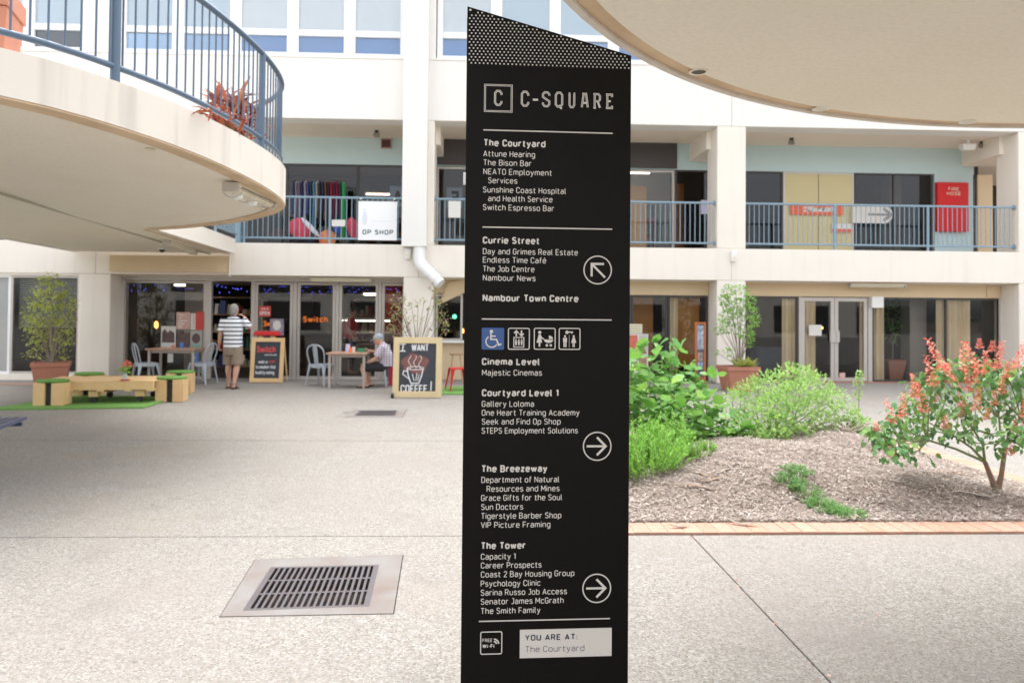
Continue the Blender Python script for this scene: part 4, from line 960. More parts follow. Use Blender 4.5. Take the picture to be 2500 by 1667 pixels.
# pictograms: local grid 0..100 inside each square
def grid(u0, v0, u1, v1):
    x0, z1 = sg(u0, v0); x1, z0 = sg(u1, v1)
    return lambda px_, py_, o=-.0012: s3(x0 + (x1 - x0) * px_ / 100, z1 - (z1 - z0) * py_ / 100, o)
def rsq(r, e=0): 
    o_ = []
    for cx, cy, a in ((100 - e - r, e + r, -90), (100 - e - r, 100 - e - r, 0), (e + r, 100 - e - r, 90), (e + r, e + r, 180)): o_ += arc(cx, cy, r, a, a + 90, 4)
    return o_
def flipfix(mb): mb.f = [tuple(reversed(f)) for f in mb.f]; return mb
G = grid(1106.5, 752.6, 1157.6, 802.9)
mb = MB(); poly(mb, rsq(6), G); part('access_symbol_ground', mb, BLUEP, sign)
G2 = lambda x, y: G(x, y, -.0018)
mb = MB(); disc(mb, (43, 17), 8, G2); stroke(mb, [(41, 24), (41, 53), (66, 53), (76, 79), (88, 74)], 7, G2); stroke(mb, [(41, 38), (62, 38)], 6, G2)
stroke(mb, arc(45, 63, 26, 70, 262, 24)[0:0] + [(45 + 26 * math.cos(math.radians(a)), 63 + 26 * math.sin(math.radians(a))) for a in range(30, 245, 9)], 5.5, G2); part('access_symbol', mb, PRINT, sign)
def picto(u0, v0, u1, v1):
    g = grid(u0, v0, u1, v1); m_ = MB(); stroke(m_, rsq(7, 2), 4.5, g, closed=True); return g, m_
g, mb = picto(1166.8, 752.8, 1216.5, 803)
for x, s_ in ((38, 1), (62, -1)):
    a_, b_2 = (38, 12) if s_ > 0 else (12, 38)
    stroke(mb, [(x, 12 if s_ < 0 else 18), (x, 32 if s_ < 0 else 38)], 7, g); stroke(mb, [(x - 10, 24), (x, 13), (x + 10, 24)] if s_ > 0 else [(x - 10, 26), (x, 37), (x + 10, 26)], 6, g)
stroke(mb, [(27, 44), (73, 44), (73, 88), (27, 88)], 4, g, closed=True)
for x in (37, 50, 63): disc(mb, (x, 55), 3.6, g, 10); poly(mb, [(x - 5, 60), (x + 5, 60), (x + 4, 70), (x + 3, 80), (x - 3, 80), (x - 4, 70)], g)
part('lift_symbol', mb, PRINT, sign)
g, mb = picto(1226.2, 752.8, 1275.8, 803)
disc(mb, (27, 21), 7.5, g); poly(mb, [(22, 31), (32, 31), (34, 45), (38, 68), (12, 68), (18, 48)], g); stroke(mb, [(26, 68), (26, 86)], 8, g); stroke(mb, [(29, 34), (37, 46), (47, 52)], 5, g)
poly(mb, [(46, 53)] + [(68 + 21 * math.cos(math.radians(a)), 55 + 14 * math.sin(math.radians(a))) for a in range(0, 181, 15)][::1], g)
poly(mb, [(69, 51)] + [(69 + 19 * math.cos(math.radians(a)), 51 - 16 * math.sin(math.radians(a))) for a in range(0, 91, 15)], g)
disc(mb, (60, 80), 6, g, 14); disc(mb, (78, 80), 6, g, 14); part('parents_room_symbol', mb, PRINT, sign)
g, mb = picto(1283.4, 753, 1332.8, 803.2)
disc(mb, (38, 20), 8, g, 14); stroke(mb, [(44, 19), (66, 19)], 6, g); stroke(mb, [(60, 22), (60, 26)], 4, g)
for x, fem in ((29, 0), (69, 1)):
    disc(mb, (x, 38), 5, g, 12)
    if fem: poly(mb, [(x - 5, 44), (x + 5, 44), (x + 12, 68), (x - 12, 68)], g); stroke(mb, [(x - 3, 68), (x - 3, 88)], 4.5, g); stroke(mb, [(x + 3, 68), (x + 3, 88)], 4.5, g)
    else: poly(mb, [(x - 9, 45), (x + 9, 45), (x + 9, 64), (x - 9, 64)], g); stroke(mb, [(x - 4, 64), (x - 4, 88)], 6, g); stroke(mb, [(x + 4, 64), (x + 4, 88)], 6, g)
stroke(mb, [(48.5, 33), (48.5, 90)], 1.6, g); part('toilets_symbol', mb, PRINT, sign)
g, mb = picto(1103.3, 1449.4, 1153.2, 1501)
for r_ in (12, 22): stroke(mb, [(62 + r_ * math.sin(math.radians(a)), 56 - r_ * math.cos(math.radians(a))) for a in range(0, 96, 12)], 6.5, g)
def Gt(x, y): return g(x, -y)
din(mb, 'FREE', 10, 55, -46, 15, Gt, .15); din(mb, 'Wi-Fi', 10, 64, -72, 17, Gt, .24); part('wifi_symbol', mb, PRINT, sign)
x0, z1 = sg(1194, 1445); x1, z0 = sg(1404.5, 1505)
mb = MB(); poly(mb, [(x0, z0), (x1, z0), (x1, z1), (x0, z1)], s3); part('location_panel', mb, PRINT, sign)
s4 = lambda x, z: s3(x, z, -.0018)
mb = MB(); xa_, za_ = sg(1205.7, 1470.3); xb_ = sg(1326, 1469)[0]; din(mb, 'YOU ARE AT:', xa_, xb_, za_, .0178, s4, .19); part('location_heading', mb, NAVYP, sign)
mb = MB(); xa_, za_ = sg(1206, 1496.7); xb_ = sg(1342, 1496)[0]; din(mb, 'The Courtyard', xa_, xb_, za_, .0178, s4, .09); part('location_line', mb, NAVYP, sign)

# =================================================================== GARDEN BED
BX0, BX1, BY0, BY1 = .55, 5.14, 5.055, 9.35; BWd = .25
bed = thing('garden_bed', 'garden bed of grey wood mulch edged with salmon pink bricks', 'garden bed', (3.0, 7.2, 0))
RC = .5
def rrect(x0, x1, y0, y1, r, n=8):
    o_ = []
    for cx, cy, a in ((x1 - r, y0 + r, -90), (x1 - r, y1 - r, 0), (x0 + r, y1 - r, 90), (x0 + r, y0 + r, 180)): o_ += arc(cx, cy, r, a, a + 90, n)
    return o_
outer = rrect(BX0, BX1, BY0, BY1, .30)
# bricks laid crosswise around the edge
P_ = [Vector(p) for p in outer] + [Vector(outer[0])]; per_ = [0]
for i in range(1, len(P_)): per_.append(per_[-1] + (P_[i] - P_[i - 1]).length)
Ltot = per_[-1]
def pt_at(s_):
    s_ %= Ltot
    for i in range(1, len(P_)):
        if per_[i] >= s_:
            f_ = (s_ - per_[i - 1]) / max(1e-6, per_[i] - per_[i - 1]); q = P_[i - 1].lerp(P_[i], f_); t_ = (P_[i] - P_[i - 1]).normalized(); return q, t_
nB = int(Ltot / .118); bme = None
part('mortar_bed', ribbon([tuple(p) for p in P_], -.005, -(BWd - .005), -.01, .0125), M('mortar', (.42, .33, .27), .9, var=.3, scale=20), bed)
for i in range(nB):
    q, t_ = pt_at((i + .5) * Ltot / nB); nn = Vector((-t_.y, t_.x)); c_ = q + nn * (BWd / 2 + random.uniform(-.002, .002))
    if bme is None:
        o = part('brick', MB().box(-.0555, .0555, -BWd / 2 + .002, BWd / 2 - .002, -.01, .016), BRICK, bed, local=True, bevel=.003); bme = o
    else: o = bme.copy(); COL.objects.link(o); o.parent = bed
    o.location = (c_.x - 3.0, c_.y - 7.2, random.uniform(-.001, .002)); o.rotation_euler = (0, 0, math.atan2(t_.y, t_.x))
def mound(x, y):
    e = min(x - BX0, BX1 - x, y - BY0, BY1 - y) - BWd
    b = max(0, min(1, e / .9)); b = b * b * (3 - 2 * b)
    h_ = .10 * b + .13 * math.exp(-((x - 2.7) ** 2 / 1.3 + (y - 7.0) ** 2 / .9)) + .10 * math.exp(-((x - 3.9) ** 2 / .5 + (y - 8.0) ** 2 / .4)) + .02 * math.sin(x * 5 + 1) * math.sin(y * 4.3) * b
    return .02 + h_ * b + .010 * math.sin(x * 17 + y * 3) * math.sin(y * 19)* b
def grid_mesh(x0, x1, y0, y1, nx, ny, fn, inside):
    idx = {}; vs = []; fs = []
    for i in range(nx + 1):
        for j in range(ny + 1):
            x = x0 + (x1 - x0) * i / nx; y = y0 + (y1 - y0) * j / ny; idx[i, j] = len(vs); vs.append((x, y, fn(x, y)))
    for i in range(nx):
        for j in range(ny): fs.append((idx[i, j], idx[i + 1, j], idx[i + 1, j + 1], idx[i, j + 1]))
    return MB().add(vs, fs)
part('mulch_mound', grid_mesh(BX0 + BWd - .01, BX1 - BWd + .01, BY0 + BWd - .01, BY1 - BWd + .01, 110, 110, mound, None), MULCH, bed, smooth=True)
rng = np.random.default_rng(5)
def scatter_quads(n, posf, lenr, widr, tiltmax=.5, zo=.004):
    vs = []; fs = []
    for i in range(n):
        x, y, z = posf(); L = rng.uniform(*lenr); W = rng.uniform(*widr); a = rng.uniform(0, 6.283); t_ = rng.normal(0, tiltmax) * .5
        dx, dy = math.cos(a), math.sin(a); dz = math.sin(t_); wx, wy = -dy, dx; wz = rng.uniform(-.5, .5); z += zo + abs(dz) * L / 2 + rng.uniform(0, .012)
        k_ = len(vs); bx_, by_ = rng.uniform(-.2, .2) * L * wx, rng.uniform(-.2, .2) * L * wy
        for (s_, w1) in ((-.5, -.5), (-.5, .5), (0, .6), (0, -.6), (.5, .4), (.5, -.4)):
            cxx = x + dx * L * s_ + (bx_ if s_ == 0 else 0); cyy = y + dy * L * s_ + (by_ if s_ == 0 else 0)
            vs.append((cxx + wx * W * w1, cyy + wy * W * w1, z + dz * L * s_ + wz * W * w1))
        fs += [(k_, k_ + 3, k_ + 2, k_ + 1), (k_ + 3, k_ + 5, k_ + 4, k_ + 2)]
    return MB().add(vs, fs)
def pos_bed():
    while True:
        x = rng.uniform(BX0 + BWd, BX1 - BWd); y = BY0 + BWd + (BY1 - BY0 - 2 * BWd) * rng.uniform(0, 1) ** 1.3
        if x > .2 * y - .3: return x, y, mound(x, y)
def pos_spill():
    y = BY0 + rng.uniform(.0, BWd) ** 1.0; y = BY0 + BWd - abs(rng.normal(0, .09)); return rng.uniform(BX0, BX1), max(y, BY0 - .12), .017 if y > BY0 else .002
tag(part('spilled_chips', scatter_quads(420, pos_spill, (.008, .032), (.002, .006), zo=.001), CHIP, bed), kind='stuff')
tag(part('mulch_chips', scatter_quads(52000, pos_bed, (.010, .042), (.002, .007)), CHIP, bed), kind='stuff')
# bark strips that read singly
for i, (u, v, L, a, w) in enumerate(((1640, 1118, .28, .25, .018), (1665, 1105, .22, .5, .014), (1600, 1128, .30, -.2, .02), (1690, 1098, .18, 1.0, .012), (1620, 1110, .2, -.6, .014), (1708, 1185, .22, -.5, .016), (1965, 1118, .0, 0, 0), (1962, 1173, .13, .1, .026), (2180, 1108, .35, -.35, .02), (2230, 1135, .3, -.4, .02), (2170, 1090, .32, -.1, .014), (1560, 1190, .16, .3, .014), (1990, 1075, .4, -.15, .012))):
    if not L: continue
    p = at_z(u, v, .08); z = mound(p.x, p.y) + .015; c_, s_ = math.cos(a), math.sin(a); mb = MB()
    mb.loft([(p.x + c_ * L * f_, p.y + s_ * L * f_ + .02 * math.sin(f_ * 5 + i), z + .008 * math.sin(f_ * 6 + i)) for f_ in (-.5, -.25, 0, .25, .5)], [(w * .3, .004), (w, .005), (w * .9, .006), (w, .005), (w * .4, .003)], 6, side=(0, 1, 0))
    part('bark_strip', mb, [BARK, BARKP][i % 2], bed)

fp = MB()
for i in range(150):
    f_ = rng.uniform(); x = 1.45 + rng.normal(0, .012) + (0 if i < 70 else rng.uniform(-1.2, 2.2)); y = 2.4 + 2.6 * f_ if i < 100 else rng.uniform(5.3, 7.5)
    if i >= 100: x = rng.uniform(3.2, 4.8)
    z = .002 if i < 100 else mound(x, y) + .02; a = rng.uniform(0, 6.28); L = rng.uniform(.004, .010)
    if i < 100 and i % 4: continue
    fp.add([(x + L * math.cos(a + k_ * 1.57), y + L * math.sin(a + k_ * 1.57) * (.5 if k_ % 2 else 1), z + .001 * (k_ % 2)) for k_ in range(4)], [(0, 1, 2, 3)])
tag(part('fallen_petals', fp, L_FLOW), 'tiny fallen coral petals along the paving joint and under the flowering shrub', 'petals', kind='stuff')
# ------------------------------------------------------------------ leaves
LEAF_SIMPLE = (np.array([(0, 0, 0), (-.28, .35, .05), (0, .4, -.03), (.28, .35, .05), (-.2, .75, .03), (0, 1, -.10), (.2, .75, .03)]), [(0, 2, 1), (0, 3, 2), (1, 2, 5, 4), (2, 3, 6, 5)])
LEAF_LOBED = (np.array([(0, 0, 0), (-.30, .08, .05), (-.50, .30, .04), (-.34, .48, .08), (-.40, .66, .05), (-.16, .78, .04), (0, 1, -.14), (.16, .78, .04), (.40, .66, .05), (.34, .48, .08), (.50, .30, .04), (.30, .08, .05), (0, .45, -.03)]),
              [(12, 0, 1), (12, 1, 2), (12, 2, 3), (12, 3, 4), (12, 4, 5), (12, 5, 6), (12, 6, 7), (12, 7, 8), (12, 8, 9), (12, 9, 10), (12, 10, 11), (12, 11, 0)])
LEAF_HEART = (np.array([(0, .04, 0), (-.22, 0, .05), (-.40, .22, .06), (-.34, .52, .04), (0, 1, -.16), (.34, .52, .04), (.40, .22, .06), (.22, 0, .05), (0, .42, -.05)]), [(8, 0, 1), (8, 1, 2), (8, 2, 3), (8, 3, 4), (8, 4, 5), (8, 5, 6), (8, 6, 7), (8, 7, 0)])
NEEDLE = (np.array([(-.07, 0, 0), (.07, 0, 0), (.12, .5, .02), (0, 1, -.03), (-.12, .5, .02)]), [(0, 1, 2, 3, 4)])
def leaf_frame(d, up):
    d = d / max(1e-9, np.linalg.norm(d)); s_ = np.cross(d, up); n_ = np.linalg.norm(s_)
    s_ = s_ / n_ if n_ > 1e-6 else np.array([1., 0, 0]); return np.stack([s_, d, np.cross(s_, d)], 1)
class LV:
    def __init__(s): s.v = []; s.f = []; s.n = 0; s.list = []
    def add(s, p, d, size, shape, droop=.3, up=None):
        d = np.array(d, float); u = np.array(up if up is not None else (rng.normal(0, .35), rng.normal(0, .35), 1.0))
        d = d + np.array([0, 0, -droop]); R_ = leaf_frame(d, u)
        V = (shape[0] * size) @ R_.T + np.array(p); s.v.append(V); s.f += [tuple(i + s.n for i in f) for f in shape[1]]; s.n += len(V)
        s.list.append((np.array(p, float), R_, size))
    def mb(s):
        m_ = MB(); m_.v = [tuple(r) for r in np.concatenate(s.v)] if s.v else []; m_.f = s.f; return m_
def rdir(): 
    d = rng.normal(0, 1, 3); return d / np.linalg.norm(d)
def leaf_parts(lv, shape, mat, parent, nmax, keyf, name='leaf', rest='foliage'):
    """the leaves that show largest are single objects, the rest one part"""
    order = sorted(range(len(lv.list)), key=lambda i: keyf(lv.list[i])); solo = set(order[:nmax]); og = origin(parent)
    me = bpy.data.meshes.new(name); me.from_pydata([tuple(r) for r in shape[0]], [], shape[1]); me.materials.append(mat); me.polygons.foreach_set('use_smooth', [True] * len(me.polygons))
    for i in solo:
        p, R_, sz = lv.list[i]; o = link(name, me, parent)
        mm = Matrix([list(R_[r] * sz) + [p[r] - og[r]] for r in range(3)] + [[0, 0, 0, 1]]); o.matrix_local = mm
    m_ = MB()
    for i, (p, R_, sz) in enumerate(lv.list):
        if i not in solo: m_.add([tuple(r) for r in (shape[0] * sz) @ R_.T + p], shape[1])
    if m_.v: tag(part(rest, m_, mat, parent, smooth=True), kind='stuff')
# ---- broad leaved shrub (behind the sign)
def broad_shrub():
    t = thing('broad_leaved_shrub', 'tall lush shrub of broad lobed green leaves right behind the directory sign', 'shrub', (2.25, 8.4, .1))
    lv = LV(); stems = MB()
    tops = []
    # outline follows the photograph: heights of shoots against x
    for (u, v, Y) in [(1470, 800, 8.2), (1495, 818, 8.0), (1510, 785, 8.3), (1540, 815, 8.1), (1560, 800, 8.6), (1600, 850, 8.2), (1640, 868, 8.1), (1450, 830, 7.9), (1470, 900, 7.8), (1590, 900, 7.8), (1540, 880, 7.8), (1500, 870, 7.7), (1620, 920, 7.8), (1660, 940, 7.9), (1690, 965, 8.0), (1700, 990, 7.9),
                      (1440, 860, 8.4), (1420, 810, 8.5), (1400, 830, 8.8), (1380, 880, 8.6), (1575, 840, 8.5), (1635, 985, 7.7), (1600, 960, 7.6), (1560, 940, 7.6), (1520, 930, 7.6), (1480, 950, 7.6), (1720, 1000, 8.1), (1665, 1005, 7.8), (1610, 1010, 7.6), (1575, 1000, 7.55)]:
        tops.append(at_y(u, v, Y + rng.uniform(-.15, .15)))
    for p in tops:
        b = Vector((2.15 + rng.uniform(-.45, .45) + (p.x - 2.1) * .45, 8.35 + rng.uniform(-.3, .3), .1)); p = Vector(p)
        mid_ = b.lerp(p, .5) + Vector((rng.uniform(-.05, .05), rng.uniform(-.05, .05), .06)); stems.loft([b, mid_, p], [.012, .008, .004], 5)
        n = int(14 + (p - b).length * 26)
        for i in range(n):
            f_ = .12 + .88 * (i + .5) / n
            c_ = b.lerp(mid_, f_ * 2) if f_ < .5 else mid_.lerp(p, f_ * 2 - 1)
            d = rdir(); d[2] = abs(d[2]) * .5 + (.35 if f_ > .9 else 0); d[1] -= .25
            c2 = np.array(c_) + d * rng.uniform(.02, .14) * (1.15 - f_ * .5)
            lv.add(c2, d, rng.uniform(.075, .145) * (1.0 if f_ < .93 else 1.15), LEAF_LOBED, droop=rng.uniform(.1, .6) if f_ < .93 else -.2)
    tag(part('stem', stems, STEMG, t), kind='stuff')
    leaf_parts(lv, LEAF_LOBED, L_BIG, t, 295, lambda q: q[0][1] - q[0][2] * .35 - (q[0][0] > 1.6) * .3)
broad_shrub()
# ---- bright feathery shrub
def needle_shrub(name, label, cells, mat, hgt, n_st, leaf, base_r, spread=.35, per=26, cat='shrub'):
    c0 = cells[0]; t = thing(name, label, cat, (c0[0], c0[1], mound(c0[0], c0[1])))
    lv = LV(); stems = MB()
    for (x, y, r, h_) in cells:
        for i in range(n_st):
            a = rng.uniform(0, 6.283); rr = r * math.sqrt(rng.uniform(0, 1)); bx_, by_ = x + rr * math.cos(a) * .7, y + rr * math.sin(a) * .7
            z0 = mound(bx_, by_) - .01; top = np.array([x + rr * math.cos(a) * (1 + spread), y + rr * math.sin(a) * (1 + spread), z0 + h_ * (1 - .55 * (rr / r) ** 2) * rng.uniform(.75, 1.08)])
            b = np.array([bx_, by_, z0]); stems.tube(tuple(b), tuple(top), .0035, .0015, 4)
            for k_ in range(per):
                f_ = .1 + .9 * (k_ + rng.uniform(0, 1)) / per; a2 = rng.uniform(0, 6.283); up = (top - b) / np.linalg.norm(top - b)
                d = np.array([math.cos(a2), math.sin(a2), .0]) * .8 + up * rng.uniform(.5, 1.1); lv.add(b + (top - b) * f_, d, leaf * rng.uniform(.7, 1.2), NEEDLE, droop=0)
    tag(part('stem', stems, STEMG, t), kind='stuff'); tag(part('foliage', lv.mb(), mat, t), kind='stuff')
    return t
needle_shrub('feathery_shrub', 'bright yellow green feathery low shrub at the front left of the bed', [(1.50, 6.50, .28, .42), (1.12, 6.6, .3, .62), (1.34, 6.95, .32, .55), (1.72, 6.85, .22, .46), (1.05, 7.2, .3, .75)], L_ROSE, .5, 85, .040, .3, per=34)
needle_shrub('feathery_sprig', 'small bright green tuft beside the feathery shrub', [(2.02, 6.78, .11, .16), (1.92, 6.7, .10, .17), (2.14, 6.9, .06, .12)], L_ROSE, .5, 20, .026, .3, per=22, cat='plant')
# ---- pale mint bush
def mint():
    t = thing('pale_green_bush', 'pale green spreading bush of small leaves in the middle of the bed', 'bush', (3.35, 8.4, .15)); lv = LV(); stems = MB()
    for (u, v, Y, r) in [(1690, 925, 8.4, .17), (1730, 905, 8.5, .2), (1770, 885, 8.6, .2), (1810, 868, 8.6, .18), (1850, 862, 8.7, .14), (1870, 890, 8.6, .2), (1830, 905, 8.3, .22), (1790, 930, 8.2, .22), (1750, 950, 8.1, .2), (1720, 985, 8.0, .18), (1780, 975, 8.0, .2), (1830, 955, 8.1, .22), (1880, 930, 8.3, .2), (1910, 915, 8.6, .16), (1935, 945, 8.6, .15), (1890, 970, 8.3, .16), (1780, 1005, 7.8, .15), (1740, 1015, 7.8, .12), (1830, 1000, 7.9, .14), (1960, 960, 8.6, .1), (1980, 975, 8.5, .1), (1960, 1000, 8.5, .09), (1985, 1000, 8.5, .07)]:
        c_ = np.array(at_y(u, v, Y)); root = Vector((3.35 + (c_[0] - 3.35) * .35, 8.45 + rng.uniform(-.15, .15), mound(3.4, 8.4)))
        for k_ in range(3):
            e_ = Vector(c_ + rdir() * r * .6); stems.loft([root, root.lerp(e_, .5) + Vector(rdir() * .05), e_], [.007, .005, .0025], 4)
        for k_ in range(int(6200 * r * r + 60)):
            d = rdir(); p = c_ + d * r * rng.uniform(.2, 1.05) ** .6 * np.array([1.15, 1, .9]); dd = d + np.array([0, -.1, .5]); lv.add(p, dd, rng.uniform(.028, .058), LEAF_SIMPLE, droop=.2)
    # one upright sprig behind
    for (u, v) in ((1970, 905), (1972, 880), (1974, 862)):
        c_ = np.array(at_y(u, v, 9.0))
        for k_ in range(34): lv.add(c_ + rdir() * .045, rdir() + np.array([0, 0, .3]), rng.uniform(.03, .05), LEAF_SIMPLE)
    stems.tube(tuple(at_y(1972, 960, 9.0)), tuple(at_y(1974, 862, 9.0)), .006, .003, 5)
    for (u, v) in ((1682, 905), (1700, 895), (1710, 900), (1667, 880), (1740, 872)): stems.tube(tuple(at_y(u, v + 45, 8.6)), tuple(at_y(u + 2, v, 8.6)), .004, .007, 5)
    tag(part('stem', stems, STEMG, t), kind='stuff'); tag(part('foliage', lv.mb(), L_MINT, t), kind='stuff')
mint()
# ---- woody tangle of roots
t = thing('woody_stump', 'bare tangle of woody roots and twigs at the back of the bed', 'roots', (4.05, 8.35, .12)); mb = MB()
for i in range(70):
    x = rng.normal(4.0, .33); y = rng.normal(8.3, .12); z = mound(min(4.8, x), y); L = rng.uniform(.12, .4); a = rng.uniform(0, 3.14) ; p = Vector((x, y, z + rng.uniform(.0, .05)))
    q = p + Vector((math.cos(a) * L, math.sin(a) * L * .4, rng.uniform(-.02, .13))); mb.loft([p, p.lerp(q, .35) + Vector(rdir() * .03), p.lerp(q, .7) + Vector(rdir() * .03), q], [.011, .009, .007, .003], 5)
part('root', mb, BARKP, t); mb = MB()
for (u, v, Y) in ((1860, 985, 8.35), (1890, 985, 8.35), (1945, 970, 8.4), (1925, 965, 8.4)):
    p = at_y(u, v, Y); r_ = Vector((p.x + .06, 8.35, mound(p.x, 8.35) - .02)); mb.loft([r_, r_.lerp(p, .5) + Vector((.02, 0, .02)), p], [.022, .016, .010], 7)
part('branch', mb, BARK, t)
# ---- ground cover
needle_shrub('ground_cover_plant', 'small low green ground cover patch near the front brick edge', [(at_z(u, v - 6, .045).x, at_z(u, v - 6, .045).y, .13, .07) for u, v in ((1815, 1140), (1850, 1150), (1885, 1165), (1915, 1175), (1945, 1182), (1830, 1130))], L_GC, .1, 62, .026, .1, spread=.2, per=12, cat='plant')
# ---- coral flowered shrub
def salvia():
    b0 = at_z(2290, 1130, .06); b0.z = mound(b0.x, b0.y) - .02
    t = thing('coral_flowered_shrub', 'open branching shrub with dark green leaves and coral red flower spikes at right', 'shrub', b0)
    trunk = MB(); twigs = MB(); lv = LV(); spikes = []
    Yb = b0.y
    f1 = at_y(2262, 1060, Yb); f2 = at_y(2310, 1020, Yb)
    trunk.loft([b0, at_y(2278, 1100, Yb), f1], [.032, .022, .018], 8); trunk.loft([b0, at_y(2300, 1090, Yb), f2], [.028, .02, .016], 8)
    hubs = [(f1, at_y(2190, 1000, Yb + .1)), (f1, at_y(2235, 985, Yb - .1)), (f2, at_y(2295, 960, Yb + .15)), (f2, at_y(2345, 960, Yb - .05)), (f1, at_y(2130, 1010, Yb - .1))]
    hp = []
    for a_, b_ in hubs:
        m_ = a_.lerp(b_, .5) + Vector((0, rng.uniform(-.05, .05), .015)); twigs.loft([a_, m_, b_], [.013, .010, .008], 6); hp.append(b_)
    ends = []
    for (u, v) in [(2010, 1000), (2040, 985), (2065, 960), (2080, 1000), (2050, 1030), (2095, 1040), (2105, 960), (2120, 925), (2090, 930), (2140, 880), (2160, 850), (2180, 900), (2200, 860), (2225, 835), (2250, 870), (2240, 910), (2270, 845), (2290, 880), (2310, 850), (2320, 900), (2340, 870), (2350, 910), (2365, 860), (2200, 940), (2160, 950), (2230, 960), (2280, 930), (2330, 950), (2390, 900), (2400, 950), (2380, 990), (2350, 1000), (2215, 1000), (2320, 990), (2440, 920), (2420, 870), (2450, 970), (2130, 990), (2030, 1010), (2110, 890), (2300, 1020), (2180, 985)]:
        Y = Yb + rng.uniform(-.38, .38); e_ = at_y(u, v, Y); h_ = min(hp, key=lambda q: (q - e_).length + (0 if q.z < e_.z + .1 else .4)); ends.append(e_)
        m_ = h_.lerp(e_, .5) + Vector((rng.uniform(-.03, .03), 0, -.03)); twigs.loft([h_, m_, e_], [.007, .005, .003], 5)
        for k_ in range(38):
            d = rdir(); p = np.array(e_) + d * rng.uniform(.02, .15) * np.array([1.2, 1.1, .8]); dd = d * np.array([1, 1, .5]); dd[1] -= .2
            lv.add(p, dd, rng.uniform(.035, .068), LEAF_HEART, droop=rng.uniform(.3, 1.3))
    part('trunk', trunk, BARK, t, smooth=True); part('branches', twigs, STEMG, t, smooth=True)
    leaf_parts(lv, LEAF_HEART, L_SALV, t, 290, lambda q: q[0][1])
    # spike meshes
    sp = []
    for k_ in range(3):
        lf = LV(); L = 1.0
        for i in range(34):
            f_ = (i + .5) / 34; a = i * 2.4; d = np.array([math.cos(a), math.sin(a), .5 if f_ > .7 else -.1]); r_ = .10 * (1.15 - f_) + .03
            for q in range(2):
                a2 = a + rng.uniform(-.5, .5); d = np.array([math.cos(a2), math.sin(a2), rng.uniform(-.3, .6)]); lf.add(np.array([math.cos(a2), math.sin(a2), 0]) * r_ * .35 + np.array([0, 0, f_]), d, rng.uniform(.13, .24) * (1.2 - .55 * f_), LEAF_SIMPLE, droop=0)
        me_ = lf.mb(); me_.tube((0, 0, -.1), (0, 0, 1), .012, .006, 4)
        o = part('flower_spike', me_, L_FLOW, t, local=True); sp.append(o.data); bpy.data.objects.remove(o)
    for (u, v, L, du) in [(2170, 855, .30, -38), (2215, 855, .19, -6), (2255, 860, .30, -42), (2290, 850, .23, 10), (2330, 850, .24, 22), (2145, 890, .26, -16), (2125, 950, .26, -18), (2072, 960, .20, 4), (2050, 975, .22, -14), (2225, 900, .16, -4), (2200, 900, .14, -10), (2268, 840, .12, -5), (2310, 870, .15, 5), (2240, 945, .2, 8), (2212, 935, .17, -8), (2300, 905, .14, 3), (2283, 930, .12, 0), (2210, 960, .12, -5), (2015, 990, .08, -4), (2050, 1050, .09, -6), (2352, 960, .17, 4), (2345, 1010, .2, 10), (2370, 840, .3, 10), (2170, 985, .12, 3), (2185, 880, .17, -10), (2330, 990, .10, 2), (2100, 915, .12, -4), (2250, 800, .08, 0), (2278, 808, .09, 2), (2320, 1045, .14, 2), (2238, 880, .13, 5), (2150, 925, .14, 5), (2400, 880, .25, 12), (2265, 965, .1, 4), (2105, 890, .12, -10)]:
        Y = Yb + rng.uniform(-.35, -.1); p = at_y(u, v, Y); q = at_y(u + du, v - L * 250, Y); dv = (q - p); o = link('flower_spike', sp[int(rng.integers(3))], t)
        R_ = dv.to_track_quat('Z', 'Y').to_matrix().to_4x4(); w_ = .12 + L * .36
        o.matrix_local = Matrix.Translation(p - Vector(b0)) @ R_ @ Matrix.Diagonal((w_ * .9, w_ * .9, L, 1))
salvia()

# =================================================================== POTTED PLANTS
def square_pot(name, label, cat, loc, w0, w1, h_, rz=0):
    t = thing(name, label, cat, loc, rz)
    part('pot_body', MB().frustum((0, 0, 0), (w0, w0), (0, 0, h_ * .84), (w1 * .95, w1 * .95)), TERRA, t, local=True, bevel=.012)
    rim = MB(); a = w1 / 2; b = a - .045
    for x0, x1, y0, y1 in ((-a, a, -a, -b), (-a, a, b, a), (-a, -b, -b, b), (b, a, -b, b)): rim.box(x0, x1, y0, y1, h_ * .845, h_)
    part('rim', rim, TERRA, t, local=True); part('soil', MB().box(-b + .002, b - .002, -b + .002, b - .002, h_ * .86, h_ * .93), SOIL, t, local=True)
    return t
def pot_tree(name, label, base, pts, mat, nleaf, leaf, rr, bark=BARKP, cat='potted tree', stems_n=1, shape=LEAF_SIMPLE):
    t = thing(name, label, cat, base); tr = MB(); lv = LV(); base = Vector(base)
    for (p, r_) in pts:
        p = Vector(p); b = base + Vector((rng.uniform(-.04, .04), rng.uniform(-.04, .04), 0)); m1 = b.lerp(p, .4); m1.x = b.x + (p.x - b.x) * .22; m1.y = b.y + (p.y - b.y) * .2
        tr.loft([b, m1, p], [.014, .010, .004], 5)
        for k_ in range(max(6, int(nleaf * (r_ / .2) ** 2))):
            d = rdir(); q = np.array(p) + d * r_ * rng.uniform(.1, 1) ** .5; lv.add(q, d + np.array([0, 0, .3]), leaf * rng.uniform(.7, 1.25), shape, droop=.3)
        for k_ in range(3): tr.tube(tuple(p), tuple(Vector(p) + Vector(rdir() * r_ * .8)), .004, .002, 4)
    part('trunk', tr, bark, t); tag(part('foliage', lv.mb(), mat, t), kind='stuff'); return t
